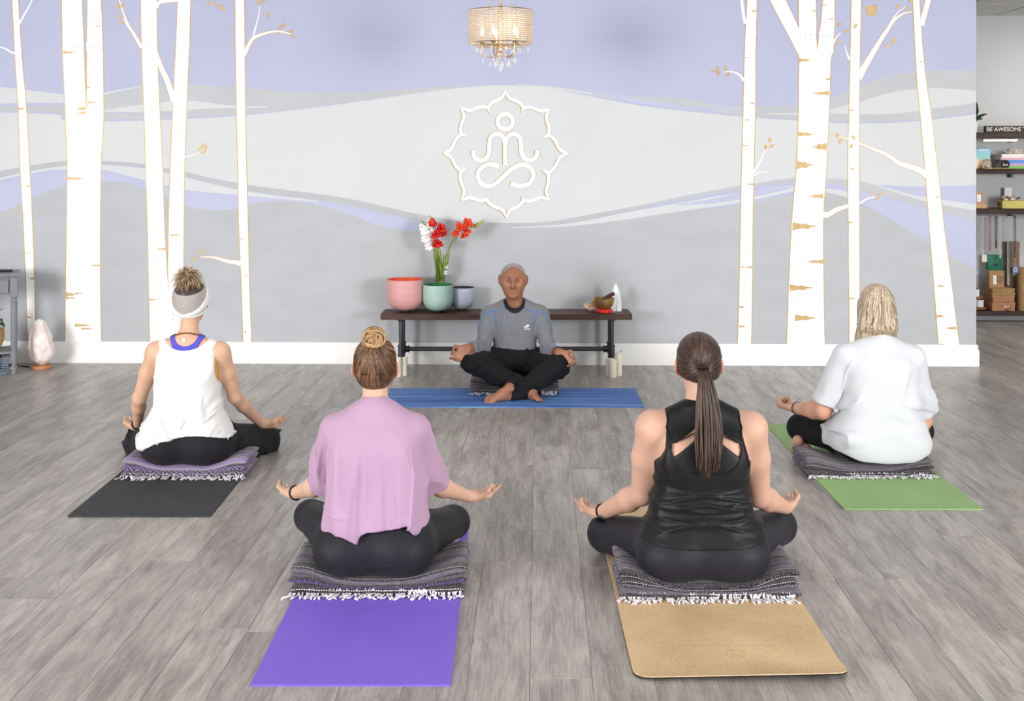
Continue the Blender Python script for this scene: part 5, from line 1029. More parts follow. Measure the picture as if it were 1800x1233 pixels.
# ------------------------------------------------------------------ folded blankets
def blanket_mat(name, stops, dashes, zig=None):
    """stripes run along the blanket (v round the fold), stitched dashes along u"""
    m, nt, b = newmat(name); uv = N(nt, 'ShaderNodeUVMap', uv_map='weave'); sp = N(nt, 'ShaderNodeSeparateXYZ'); lk(nt, uv.outputs[0], sp.inputs[0])
    tc = N(nt, 'ShaderNodeTexCoord'); nz = N(nt, 'ShaderNodeTexNoise', i_Scale=7.0); lk(nt, tc.outputs['Object'], nz.inputs[0]); wob = N(nt, 'ShaderNodeMath', operation='MULTIPLY_ADD', i_1=.012, i_2=-.006); lk(nt, nz.outputs[0], wob.inputs[0]); v = N(nt, 'ShaderNodeMath', operation='ADD'); lk(nt, sp.outputs[1], v.inputs[0]); lk(nt, wob.outputs[0], v.inputs[1])
    fr = N(nt, 'ShaderNodeMath', operation='FRACT'); lk(nt, v.outputs[0], fr.inputs[0]); r = N(nt, 'ShaderNodeValToRGB'); r.color_ramp.interpolation = 'CONSTANT'; e = r.color_ramp.elements
    e[0].position = 0; e[0].color = rgba(stops[0][1]); e[1].position = stops[1][0]; e[1].color = rgba(stops[1][1])
    for p, c in stops[2:]: x = e.new(p); x.color = rgba(c)
    lk(nt, fr.outputs[0], r.inputs[0]); col = r.outputs[0]
    r2 = N(nt, 'ShaderNodeValToRGB'); r2.color_ramp.interpolation = 'CONSTANT'; e = r2.color_ramp.elements; e[0].position = 0; e[0].color = (0, 0, 0, 1); first = True
    for p in dashes:
        x = e[1] if first else e.new(p); x.position = p; x.color = (1, 1, 1, 1); x = e.new(p + .012); x.color = (0, 0, 0, 1); first = False
    lk(nt, fr.outputs[0], r2.inputs[0]); du = N(nt, 'ShaderNodeMath', operation='MULTIPLY', i_1=105.0); lk(nt, sp.outputs[0], du.inputs[0]); fu = N(nt, 'ShaderNodeMath', operation='FRACT'); lk(nt, du.outputs[0], fu.inputs[0]); gt = N(nt, 'ShaderNodeMath', operation='GREATER_THAN', i_1=.42); lk(nt, fu.outputs[0], gt.inputs[0]); ds = N(nt, 'ShaderNodeMath', operation='MULTIPLY'); lk(nt, gt.outputs[0], ds.inputs[0]); lk(nt, r2.outputs[0], ds.inputs[1])
    mx = N(nt, 'ShaderNodeMix', data_type='RGBA'); lk(nt, ds.outputs[0], mx.inputs[0]); lk(nt, col, mx.inputs[6]); mx.inputs[7].default_value = rgba(srgb(222, 216, 226)); col = mx.outputs[2]
    if zig:                                            # herringbone chevrons
        pu = N(nt, 'ShaderNodeMath', operation='PINGPONG', i_1=.034); lk(nt, sp.outputs[0], pu.inputs[0]); k1 = N(nt, 'ShaderNodeMath', operation='MULTIPLY', i_1=2.9); lk(nt, pu.outputs[0], k1.inputs[0]); k2 = N(nt, 'ShaderNodeMath', operation='ADD'); lk(nt, k1.outputs[0], k2.inputs[0]); lk(nt, fr.outputs[0], k2.inputs[1]); k3 = N(nt, 'ShaderNodeMath', operation='MULTIPLY', i_1=15.0); lk(nt, k2.outputs[0], k3.inputs[0]); k4 = N(nt, 'ShaderNodeMath', operation='FRACT'); lk(nt, k3.outputs[0], k4.inputs[0]); k5 = N(nt, 'ShaderNodeMath', operation='GREATER_THAN', i_1=.52); lk(nt, k4.outputs[0], k5.inputs[0])
        r3 = N(nt, 'ShaderNodeValToRGB'); r3.color_ramp.interpolation = 'CONSTANT'; e = r3.color_ramp.elements; e[0].position = 0; e[0].color = (0, 0, 0, 1); first = True
        for a, bb in zig:
            x = e[1] if first else e.new(a); x.position = a; x.color = (1, 1, 1, 1); x = e.new(bb); x.color = (0, 0, 0, 1); first = False
        lk(nt, fr.outputs[0], r3.inputs[0]); zz_ = N(nt, 'ShaderNodeMath', operation='MULTIPLY'); lk(nt, k5.outputs[0], zz_.inputs[0]); lk(nt, r3.outputs[0], zz_.inputs[1]); mz = N(nt, 'ShaderNodeMix', data_type='RGBA'); lk(nt, zz_.outputs[0], mz.inputs[0]); lk(nt, col, mz.inputs[6]); mz.inputs[7].default_value = rgba(srgb(40, 32, 48)); col = mz.outputs[2]
    fz = N(nt, 'ShaderNodeTexNoise', i_Scale=330.0, i_Detail=1.0); lk(nt, tc.outputs['Object'], fz.inputs[0]); rr = N(nt, 'ShaderNodeMapRange'); rr.inputs[1].default_value = .52; rr.inputs[2].default_value = .7; rr.inputs[4].default_value = .45; lk(nt, fz.outputs[0], rr.inputs[0]); ms = N(nt, 'ShaderNodeMix', data_type='RGBA'); lk(nt, rr.outputs[0], ms.inputs[0]); lk(nt, col, ms.inputs[6]); ms.inputs[7].default_value = rgba(srgb(190, 184, 196))
    lk(nt, ms.outputs[2], b.inputs['Base Color']); b.inputs['Roughness'].default_value = .95; b.inputs['Specular IOR Level'].default_value = .1; b.inputs['Sheen Weight'].default_value = .2
    bp = N(nt, 'ShaderNodeBump', i_Strength=.6, i_Distance=.004); lk(nt, fz.outputs[0], bp.inputs['Height']); lk(nt, bp.outputs[0], b.inputs['Normal']); return m
BK, DG, MG_, LG_, PU, LI = srgb(20, 18, 23), srgb(42, 38, 46), srgb(92, 86, 98), srgb(150, 142, 158), srgb(66, 42, 96), srgb(150, 128, 182)
M_BLK = blanket_mat('blanket_charcoal', [(0, BK), (.05, DG), (.09, BK), (.14, MG_), (.25, DG), (.29, PU), (.34, MG_), (.42, BK), (.47, DG), (.54, BK), (.6, MG_), (.68, PU), (.72, MG_), (.8, BK), (.86, DG), (.92, BK)], [.06, .11, .44, .56, .82, .94])
M_BLK2 = blanket_mat('blanket_lilac', [(0, LI), (.06, LG_), (.09, BK), (.12, LI), (.3, LG_), (.42, LI), (.55, LG_), (.58, BK), (.6, LI), (.8, LG_), (.95, BK)], [.1, .585, .96], zig=((.0, .07), (.13, .27), (.3, .40), (.61, .78), (.82, .93)))
M_FRI = mat('fringe_cotton', srgb(232, 230, 236), .9, var=.03)
def blanket(x0, x1, yf, label, m, layers=3, depth=.32, th=.033, dip=.045, seed=0, side=-1, dipx=None, v0=0.0):
    """folded blanket: stacked folds with rounded front rolls, pressed down under the sitter, fringe along the front"""
    r = random.Random(seed); w = x1 - x0; t = thing('folded_blanket', ((x0 + x1) / 2, yf + side * -1 * depth / 2 if False else yf + depth / 2 * (1 if side < 0 else -1), .007), label, 'blanket', 'folded blankets the sitters use'); sg = 1 if side < 0 else -1
    for L in range(layers):
        nx, npf = 56, 26; vs = []; uvs = []; setb = [0, .012, .03, .045][L] ; z0 = L * th * .98; hd = depth / 2
        ins = r.uniform(-.006, .008); skew = r.uniform(-.01, .01)
        per = [0.0]; prof = []
        for k in range(npf):
            a = k / npf * 2 * math.pi; ca, sa = math.cos(a), math.sin(a)
            py = math.copysign(abs(ca) ** .35, ca) * (hd - setb / 2) + setb / 2; pz = math.copysign(abs(sa) ** .75, sa) * th / 2 + th / 2; prof.append((py, pz))
        for k in range(1, npf + 1): p, q = prof[k % npf], prof[k - 1]; per.append(per[-1] + math.hypot(p[0] - q[0], p[1] - q[1]))
        for i in range(nx + 1):
            u = i / nx; x = (-w / 2 - ins) + (w + 2 * ins) * u; ed = min(u, 1 - u) * w; rnd_ = 1 - .55 * max(0, 1 - ed / .02) ** 2
            for k, (py, pz) in enumerate(prof):
                nzv = mnoise.noise(Vector((x * 7, py * 5 + L * 3, seed + pz * 20))) ; zz_ = z0 + th / 2 + (pz - th / 2) * rnd_ * (1 + .25 * nzv)
                press = dip * math.exp(-((x - (dipx or 0)) / (w * .34)) ** 4) * (L + 1) / layers * (1 if py * 1 > -hd - .1 else 1); zz_ -= press * min(1, zz_ / (layers * th) * 1.6)
                zz_ += .004 * mnoise.noise(Vector((x * 14, L * 5, seed)))
                yy_ = (py + .006 * mnoise.noise(Vector((x * 9, L * 4.0, seed + 3))) + skew * (u - .5)) ; vs.append((x, yy_ * sg if sg > 0 else -yy_ , max(zz_, .0005)))
        f = []; 
        for i in range(nx):
            for k in range(npf): q = (i * npf + k, i * npf + (k + 1) % npf, (i + 1) * npf + (k + 1) % npf, (i + 1) * npf + k); f.append(q if sg < 0 else q[::-1])
        f += [tuple(range(npf)), tuple(nx * npf + k for k in range(npf))[::-1]]
        mb = MB(); mb.add(vs, f); o = mb.build('fold', m, t, auto=False); me = o.data; ul = me.uv_layers.new(name='weave')
        tot = per[-1]
        for poly in me.polygons:
            pk = [me.loops[li].vertex_index % npf for li in poly.loop_indices]; wrap = max(pk) - min(pk) > npf // 2
            for li in poly.loop_indices:
                vi = me.loops[li].vertex_index; k = vi % npf; s = per[k] + (tot if wrap and k < npf // 2 else 0); ul.data[li].uv = ((vi // npf) / nx * w, v0 + L * .37 + s * 2.6)
    # fringe
    nfr = int(w / .0085); mb = MB(); 
    for i in range(nfr):
        x = -w / 2 + .01 + (w - .02) * i / nfr + r.uniform(-.004, .004); ln = r.uniform(.04, .075); y = -(depth / 2); p = Vector((x, y + .006, th * .55)); pts = [p]; dx = r.uniform(-.6, .6)
        for k in range(5):
            p = p + Vector((dx * .011 + r.uniform(-.005, .005), -ln / 5 * (1 if k else .4), -th * (.5 if k == 0 else .05) + (r.uniform(-.002, .006) if k > 1 else 0))); p.z = max(p.z, .003); pts.append(p)
        c = cr(pts, 3); c[:, 1] *= sg; mb.tube(c, np.interp(np.linspace(0, 1, len(c)), [0, .6, .75, 1], [.003, .0034, .005, .0016]), 5)
        if r.random() < .35:
            c2 = c + np.array((r.uniform(-.012, .012), 0, .006)); mb.tube(c2, .002, 4)
    tag(mb.build('fringe', M_FRI, t, auto=False), 'white twisted cotton fringe', kind='stuff')
    return t
# ------------------------------------------------------------------ people
class Body:
    def __init__(s, ox, oy, label, flip=False):
        s.o = np.array((ox, oy, 0.0)); s.flip = flip
        s.t = thing('person', (ox, oy, 0), label, 'person', None, math.pi if flip else 0)
    def L(s, px, py, Y):                                 # photo pixel at distance Y -> the sitter's own frame
        w = np.array(at(px, py, Y)) - s.o
        if s.flip: w[0], w[1] = -w[0], -w[1]
        return w
    def D(s, x, y, z): return V3(-x, -y, z) if s.flip else V3(x, y, z)
LO, HI = (-.62, -.4, -.02), (.62, .75, 1.15)
def pelvis(w=.17, seat=.06, dz=0, back=-.045):
    return U(.06, ell((0, .0, seat + .15 + dz), (w, .125, .14)), ell((-w * .52, back, seat + .105), (w * .66, .125, .105)), ell((w * .52, back, seat + .105), (w * .66, .125, .105)))
def offs(f, d): return lambda p: f(p) - d      # grow by d
def cut(f, *planes):                                     # keep where n.(p-a) < 0
    def g(p):
        d = f(p)
        for a, n, k in planes: d = smax(d, (p - np.array(a)) @ unit(n), k)
        return d
    return g
def shin_feet(KL, KR, AL, AR, rthigh, w, seat, r=(.102, .066, .056, .042)):
    HL, HR = V3(-w * .62, .02, seat + .1), V3(w * .62, .02, seat + .1)
    return HL, HR, leg(HL, KL, AL, r), leg(HR, KR, AR, r)
def trap(SL, SR, z): return U(.02, cap(V3(-.015, -.012, z + .035), SL + V3(.02, -.005, .012), .042, .04), cap(V3(.015, -.012, z + .035), SR + V3(-.02, -.005, .012), .042, .04))
def band_on(c, d, R, r, name, m, parent, flat=1.0, seg=28, tilt=None, sq=1.0):
    """a bracelet: ring of radius R round axis d at c"""
    d = Vector(tuple(d)).normalized(); a = d.orthogonal().normalized(); b = d.cross(a); c = Vector(tuple(c))
    return MB().tube([c + (a * math.cos(t) + b * math.sin(t) * sq) * R for t in np.linspace(0, 2 * math.pi, seg + 1)], r, 6, cap=False).build(name, m, parent, auto=False)

# ============ the woman in the pink shirt (violet mat) ============
B = Body((660 - 900) / F * 4.68, 4.68, 'person in a loose pink shirt and charcoal leggings seated on the violet mat'); L = B.L; seat = .05
KL, KR = L(546, 908, 5.1), L(797, 918, 5.08); AL, AR = V3(.12, .44, .06), V3(-.1, .52, .055); w = .198
HL, HR, lgL, lgR = shin_feet(KL, KR, AL, AR, None, w, seat)
EL, ER, WL, WR = L(566, 852, 4.84), L(757, 850, 4.84), L(516, 868, 5.02), L(826, 874, 5.01)
SL, SR = V3(-.156, .005, .6), V3(.156, .005, .6); hc = V3(-.004, .045, .842); RH = rotm(4, 0, 0)
torso_rows = [(.1, 0, 0, .16, .11), (.2, 0, 0, .16, .11), (.32, 0, .005, .125, .092), (.42, 0, .0, .135, .095), (.54, 0, -.005, .155, .1), (.62, 0, -.005, .14, .085), (.665, 0, 0, .085, .065), (.69, 0, .005, .055, .055)]
tor = loft(torso_rows); pel = pelvis(w, seat)
hL, cL = hand(WL, B.D(-.4, .9, -.1), B.D(-.15, -.05, 1), -1, .95, ((60, 62, 25), (2, 10, 8), (0, 10, 8), (0, 10, 8)), spread=.02); hR, cR = hand(WR, B.D(.75, .62, .0), B.D(-.1, -.3, 1), 1, .95, ((48, 60, 30), (10, 18, 12), (8, 15, 10), (6, 12, 8)))
neck = cap((0, .0, .64), hc + V3(0, -.025, -.06), .054, .052); shl = cap(SL, SR, .052, .052)
limb = lambda f, d: U(.02, f, d)
skinB = U(.03, tor, shl, trap(SL, SR, .66), neck, offs(pel, -.012), offs(lgL, -.014), offs(lgR, -.014)); armsB = U(.02, arm(SL, EL, WL, (.045, .038, .0355, .0235)), arm(SR, ER, WR, (.045, .038, .0355, .0235)))
ftL, ftR = foot(AL + V3(.0, .0, -.02), AL + V3(.2, .06, -.03), (0, -.3, 1), -1, .9), foot(AR + V3(0, 0, -.02), AR + V3(-.2, .05, -.025), (0, -.3, 1), 1, .9)
hd = head(hc, .98, RH, .98, .94)
def bodyf(core, arms_, hands, feet, hd, shrink=.004):
    def f(p):
        d = core(p) + shrink; d = smin(d, arms_(p), .035)
        for h in hands: d = smin(d, h(p), .012)
        for g in feet: d = smin(d, g(p), .02)
        return smin(d, hd(p), .02)
    return f
fair = skin_mat('skin_fair', srgb(208, 168, 146), blush=srgb(200, 124, 104))
def ear_blush(hc, s=1): return lambda v: np.clip(1 - np.abs(np.abs(v[:, 0] - hc[0]) - .082 * s) / .02, 0, 1) * (np.abs(v[:, 2] - hc[2] + .01) < .06) * .7
sdf_obj('body', bodyf(skinB, armsB, (hL, hR), (ftL, ftR), hd), LO, HI, .005, fair, B.t, ear_blush(hc))
M_LEGG = cloth_mat('charcoal_leggings', srgb(29, 30, 37), .6, .03)
pantB = U(.05, offs(pel, .004), offs(lgL, .0), offs(lgR, .0))
def creases(f, amp, pts):                                # hip creases: grooves fanning from points
    def g(p):
        d = f(p)
        for c, dirv, ln, wd in pts:
            c = np.array(c); q = p - c; dv = unit(dirv); t = q @ dv; r = np.linalg.norm(q - t[:, None] * dv, axis=1); d = d + amp * np.exp(-(r / wd) ** 2) * np.exp(-(t / ln) ** 4)
        return d
    return g
pantBf = creases(cut(pantB, ((0, 0, .29), (0, 0, 1), .004)), .012, [(V3(-.19, -.02, .2), (-.5, .5, -.35), .1, .012), (V3(.19, -.02, .19), (.5, .5, -.35), .1, .012), (V3(-.2, -.05, .15), (-.4, .4, -.5), .09, .009), (V3(.2, -.05, .14), (.4, .4, -.5), .09, .009), (V3(0, -.17, .1), (0, .3, -1), .06, .012)])
sdf_obj('leggings', pantBf, LO, HI, .0055, M_LEGG, B.t)
M_SEAM = mat('legging_seam', srgb(34, 34, 40), .7)
seam(pantBf, [V3(-.165, -.09, .235), V3(-.13, -.13, .165), V3(-.06, -.16, .125), V3(0, -.17, .105), V3(.06, -.16, .125), V3(.13, -.13, .165), V3(.165, -.09, .235)], .0018, 'seam', M_SEAM, B.t); seam(pantBf, [V3(0, -.17, .105), V3(0, -.165, .085), V3(0, -.15, .065)], .0016, 'seam', M_SEAM, B.t)
# oversized shirt: boxy loft, wide half sleeves, falling folds
shR = [(.2, 0, -.005, .2, .158), (.26, 0, -.005, .195, .155), (.34, 0, .0, .182, .142), (.44, 0, -.005, .18, .128), (.54, 0, -.008, .186, .124), (.6, 0, -.005, .182, .108), (.645, 0, 0, .14, .085), (.678, 0, .003, .082, .068), (.692, 0, .005, .064, .062)]
shT = loft(shR, 2.6)
def sleeve(S, E, r0, r1, over=.03): d = unit(E - S); return cut(cap(S, E + d * .1, r0, r1 * 1.12), (E + d * over, d, .004))
SLb, SRb = SL, SR; slL, slR = sleeve(SL + V3(.0, 0, 0), EL, .062, .055, -.005), sleeve(SR - V3(.0, 0, 0), ER, .062, .055, -.005)
tB = U(.035, shT, cap(SLb, SRb, .058, .058), offs(trap(SLb, SRb, .66), .008))
def shirtB(p):
    d = tB(p)
    fall = 1 - sstep(p[:, 2], .3, .58)
    fold = vnoise(np.stack([p[:, 0] * 22 + 3 + 3 * p[:, 2] * np.tanh(p[:, 0] * 7), p[:, 1] * 9, p[:, 2] * 2.2], 1)); x, y, z = p[:, 0], p[:, 1], p[:, 2]; d = d - .016 * fall * np.maximum(fold, -.4)
    drap = vnoise(np.stack([p[:, 0] * 9 + 9, p[:, 1] * 5, p[:, 2] * 9 + 2], 1)); d = d - .003 * drap
    hem = .222 + .04 * sstep(p[:, 0], -.09, .0) * (1 - sstep(p[:, 0], .13, .17)) + .012 * vnoise(np.stack([p[:, 0] * 14, p[:, 1] * 6, p[:, 2] * 0], 1))
    d = smax(d, hem - p[:, 2], .004); sw = .003 * vnoise(np.stack([p[:, 0] * 25, p[:, 1] * 25, p[:, 2] * 7], 1))
    d = smin(d, np.minimum(slL(p), slR(p)) - sw, .012)
    nk = np.linalg.norm((p - V3(0, .012, .70)) / V3(.064, .062, .022), axis=1) - 1; return smax(d, -nk * .02, .004)
M_PINK = cloth_mat('dusty_pink_jersey', srgb(176, 144, 172), .85, .2)
sdf_obj('shirt', shirtB, LO, HI, .0046, M_PINK, B.t, disp=lambda x, y, z: .02 * (1 - sstep(z, .42, .6)) * ridge(x * 14 + 2 + 4 * (z - .4) * np.tanh(x * 6), y * 4, z * 1.6, .3) + .012 * (1 - sstep(z, .5, .58)) * ridge(x * 24 + 7, y * 9, z * 2.0, .25) * sstep(np.abs(x), .1, .16) + .007 * ridge(x * 6, y * 4, z * 16 + 3 * x, .2) * (1 - sstep(z, .26, .36)))
seam(shirtB, [V3(.066 * math.cos(a), .008 + .064 * math.sin(a), .688) for a in np.linspace(math.pi * .95, 2.05 * math.pi, 12)], .0035, 'collar_rib', M_PINK, B.t, .001)
# hair swept up into a bun
M_HB = hair_mat('honey_brown_hair', srgb(66, 44, 32), srgb(122, 88, 60), srgb(196, 160, 112))
hl = lambda x, y, z: head_pt(hc, .98, RH, x, y, z)
def haircap(hc, s, R, puff=.008, nape=-.078, extra=()):
    base = U(.04, ell((0, -.018, .028), (.077 + puff, .095 + puff, .089 + puff)), ell((0, -.034, -.03), (.064 + puff * .5, .066, .058)), *extra)
    def f(p):
        q = (p - hc) @ np.array(R) / s; d = base(q)
        front = q[:, 1] - (.052 + .25 * (q[:, 2] - .05)); d = smax(d, front, .01)
        ear = np.maximum(-.026 + 0 * q[:, 1] - q[:, 1] * 1.0, q[:, 2] - .022); d = smax(d, -np.maximum(ear, .05 - np.abs(q[:, 0])) * 1.0, .006)
        return smax(d, nape - q[:, 2] + np.abs(q[:, 0]) * .25 - .01, .006) * s
    return f
capB = haircap(hc, .98, RH)
sdf_obj('hair', capB, hc - .16, hc + .2, .004, M_HB, B.t, lambda v: .25 + .5 * sstep(v[:, 2], hc[2] + .0, hc[2] + .12))
bunc = hl(0, -.05, .128); rr = random.Random(5); pth = []
for k in range(210):
    a = rr.uniform(-1, 1) * 2.2; z = -.075 + .12 * min(1, abs(a) / 1.5) ** 2 if abs(a) < 1.55 else .045 + (abs(a) - 1.55) * .1
    st_ = (math.sin(a) * .08, -.02 - math.cos(a) * .09, z); en = (rr.uniform(-.018, .018), -.055 + rr.uniform(-.01, .012), .115)
    st_ = np.array(st_); q = np.array([st_ + (np.array(en) - st_) * t + np.array((0, -.03, .0)) * math.sin(t * math.pi) for t in np.linspace(0, 1, 12)]); pth.append(hc + (q @ RH.T) * .98)
strands(project_paths(capB, pth, .0008), .0026, .0018, 'hair_strand', M_HB, B.t, 4, .5, 1, (.05, .6))
pth = []
for k in range(170):
    ph = rr.uniform(0, 6.28); n = 22; c0 = rr.uniform(0, 6.28); tw = rr.choice((-1, 1)) * rr.uniform(.25, .6); p = []
    for i in range(n):
        u = c0 + i / n * 3.6; v = ph + i / n * 3.6 * tw; R1, r1 = .021, .026; x = (R1 + r1 * math.cos(v)) * math.cos(u); z = (R1 + r1 * math.cos(v)) * math.sin(u) * .95; y = r1 * math.sin(v); p.append(bunc + V3(x, y * 1.1 - .01, z))
    pth.append(np.array(p))
sdf_obj('bun_core', U(.02, ell(bunc + V3(0, -.008, 0), (.047, .03, .046))), bunc - .08, bunc + .08, .005, M_HB, B.t, lambda v: np.full(len(v), .6))
strands(pth, .0034, .0022, 'bun_strand', M_HB, B.t, 5, .6, 2, (.4, 1))
for sx_, rz_ in ((-.028, .1), (.03, -.25)): 
    q = project(capB, np.array([hl(sx_ - .017, -.1, -.004 - rz_ * .01), hl(sx_, -.11, -.002), hl(sx_ + .017, -.1, -.004 + rz_ * .02)]), .003); MB().tube(cr(q, 4), [.0022, .003, .0038, .0045, .005, .005, .004, .003, .0015], 8, flat=.6).build('hair_clip', mat('black_clip', srgb(28, 26, 28), .2, spec=.7), B.t)
band_on(WL + unit(EL - WL) * .02, EL - WL, .029, .0036, 'bracelet', M_BLACK, B.t)

# ============ the woman in black (cork mat) ============
C_ = Body((1233 - 900) / F * 4.64, 4.64, 'person with a brown ponytail, black tank top and leggings seated on the cork mat'); L = C_.L; seat = .045; w = .215
KL, KR = L(1066, 938, 5.03), L(1367, 925, 5.08); AL, AR = V3(.13, .42, .06), V3(-.1, .5, .055)
HL, HR, lgL, lgR = shin_feet(KL, KR, AL, AR, None, w, seat, (.11, .076, .062, .045))
EL, ER, WL, WR = L(1128, 868, 4.76), L(1334, 872, 4.76), L(1054, 903, 5.0), L(1381, 893, 4.99)
SL, SR = V3(-.19, 0, .62), V3(.19, 0, .617); hc = V3(-.008, .035, .862); RH = rotm(3, 0, 0)
tor = loft([(.1, 0, 0, .19, .13), (.2, 0, 0, .2, .135), (.3, 0, 0, .185, .125), (.4, 0, 0, .172, .12), (.5, 0, -.005, .178, .122), (.58, 0, -.008, .178, .112), (.63, 0, -.005, .14, .09), (.67, 0, 0, .09, .07), (.7, 0, .005, .06, .058)], 2.4); pel = pelvis(w, seat, .01)
fold_ = ((62, 58, 25), (6, 18, 12), (6, 18, 12), (6, 18, 12)); hL, cL = hand(WL, B.D(-.55, .8, .0), B.D(.1, -.2, 1), -1, .95, fold_, spread=.02); hR, cR = hand(WR, B.D(.35, .9, .0), B.D(-.15, -.2, 1), 1, .95, fold_, spread=.02)
neck = cap((0, .0, .65), hc + V3(0, -.02, -.06), .058, .056); shl = cap(SL, SR, .06, .06)
skinC = U(.035, tor, shl, trap(SL, SR, .665), neck, offs(pel, -.012), offs(lgL, -.014), offs(lgR, -.014)); armsC = U(.03, arm(SL, EL, WL, (.062, .046, .044, .026)), arm(SR, ER, WR, (.062, .046, .044, .026)))
scap = U(.03, ell((-.09, -.095, .53), (.06, .03, .08), rotm(0, 15, 0)), ell((.09, -.095, .53), (.06, .03, .08), rotm(0, -15, 0)))
coreC = U(.04, skinC, scap)
ftL, ftR = foot(AL + V3(0, 0, -.02), AL + V3(.2, .06, -.03), (0, -.3, 1), -1, .9), foot(AR + V3(0, 0, -.02), AR + V3(-.2, .05, -.025), (0, -.3, 1), 1, .9)
hd = head(hc, 1.0, RH, .98, .96)
rosy = skin_mat('skin_rosy', srgb(206, 164, 144), blush=srgb(200, 108, 90))
sdf_obj('body', bodyf(coreC, armsC, (hL, hR), (ftL, ftR), hd), LO, HI, .005, rosy, C_.t, ear_blush(hc))
pantC = creases(cut(U(.05, offs(pel, .004), lgL, lgR), ((0, 0, .38), (0, 0, 1), .004)), .013, [(V3(-.2, -.02, .2), (-.3, .6, .25), .09, .011), (V3(.2, -.02, .2), (.3, .6, .25), .09, .011), (V3(-.215, -.05, .17), (-.35, .5, -.35), .1, .010), (V3(.215, -.05, .17), (.35, .5, -.35), .1, .010), (V3(-.225, -.06, .13), (-.3, .3, -.7), .08, .009), (V3(.225, -.06, .13), (.3, .3, -.7), .08, .009), (V3(-.21, -.0, .235), (-.6, .6, .1), .08, .009), (V3(.21, 0, .235), (.6, .6, .1), .08, .009)])
M_LEGC = cloth_mat('ink_leggings', srgb(33, 32, 41), .58, .03); sdf_obj('leggings', pantC, LO, HI, .0055, M_LEGC, C_.t)
topT = U(.04, tor, scap, trap(SL, SR, .665))
XBZ, XBX = [.40, .44, .48, .5, .52, .56, .6, .7], [.5, .32, .215, .183, .166, .152, .147, .143]
def tankC(p):
    d = smin(topT(p) - .007, pel(p) - .01, .04); x, y, z = p[:, 0], p[:, 1], p[:, 2]
    ruck = vnoise(np.stack([x * 4 + 2, y * 5, z * 42 + 3 * np.abs(x) * 6], 1)); d = d - .003 * ruck * sstep(z, .2, .27) * (1 - sstep(z, .43, .47))
    d = smax(d, .205 - .012 * np.cos(x * 9) - z, .004)
    d = smax(d, (np.abs(x) - np.interp(z, XBZ, XBX)) * .6, .004)
    nk = np.linalg.norm((p - V3(0, .02, .745)) / V3(.064, .066, .05), axis=1) - 1; d = smax(d, -nk * .03, .004)
    hole = np.maximum(np.maximum(z - (.662 - .6 * np.abs(x)), np.interp(np.abs(x), [0, .08, .11, .132], [.47, .478, .5, .56]) - z), (np.abs(x) - .132)); hole = np.maximum(hole, y + .03)   # open racer back
    return smax(d, -hole * .7, .004)
M_BTOP = cloth_mat('black_jersey', srgb(20, 20, 23), .5, .04); sdf_obj('tank_top', tankC, LO, HI, .0044, M_BTOP, C_.t, disp=lambda x, y, z: (.012 * ridge(x * 3 + 2, y * 4, z * 24 + 4 * np.abs(x), .28) + .006 * ridge(x * 4 + 9, y * 4, z * 40 - 5 * np.abs(x), .3)) * sstep(z, .22, .28) * (1 - sstep(z, .43, .47)))
def braC(p):
    d = topT(p) - .0035; x, y, z = p[:, 0], p[:, 1], p[:, 2]; d = smax(d, np.maximum(np.maximum(z - .53 - np.maximum(0, .13 - np.abs(x)) * .8, .4 - z), np.abs(x) - .14), .004); return d
sdf_obj('sports_bra', braC, (-.3, -.25, .38), (.3, .25, .7), .0042, mat('bra_black', srgb(24, 25, 30), .5), C_.t)
for q in (-1, 1):
    zz_ = np.linspace(.69, .485, 12); seam(topT, [V3(q * np.interp(z_, XBZ, XBX), -.12 if z_ < .62 else -.07, z_) for z_ in zz_], .003, 'armhole_binding', M_BTOP, C_.t, .008, 4)
    seam(topT, [V3(q * .02, -.12, .651), V3(q * .07, -.13, .62), V3(q * .125, -.12, .588)], .0024, 'yoke_binding', M_BTOP, C_.t, .007, 4); seam(topT, [V3(q * .13, -.12, .58), V3(q * .131, -.12, .55), V3(q * .112, -.13, .505), V3(q * .08, -.13, .48), V3(q * .03, -.13, .471), V3(0, -.13, .47)], .0024, 'back_binding', M_BTOP, C_.t, .007, 4)
M_HC = hair_mat('chestnut_hair', srgb(42, 30, 26), srgb(76, 56, 46), srgb(128, 98, 80), .36)
capC = haircap(hc, 1.0, RH, .009, -.05); hl = lambda x, y, z: head_pt(hc, 1.0, RH, x, y, z)
sdf_obj('hair', capC, hc - .16, hc + .2, .004, M_HC, C_.t, lambda v: np.full(len(v), .35))
tie = hl(.0, -.118, .012); pth = []
for k in range(360):
    a = rr.uniform(-1, 1) * 3.1 if k < 210 else rr.choice((-1, 1)) * rr.uniform(1.9, 3.14); st_ = np.array((math.sin(a) * .085, -.0 - math.cos(a) * .06, -.05 + .19 * sstep(np.array([abs(a)]), .5, 2.2)[0])); en = np.array((rr.uniform(-.012, .012), -.112, .012 + rr.uniform(-.01, .01)))
    q = np.array([st_ + (en - st_) * t + np.array((math.sin(a) * .02, -.02, .0)) * math.sin(t * math.pi) for t in np.linspace(0, 1, 12)]); pth.append(hc + (q @ RH.T))
strands(project_paths(capC, pth, .0008), .0025, .0018, 'hair_strand', M_HC, C_.t, 4, .5, 1, (.1, .6))
pth = []
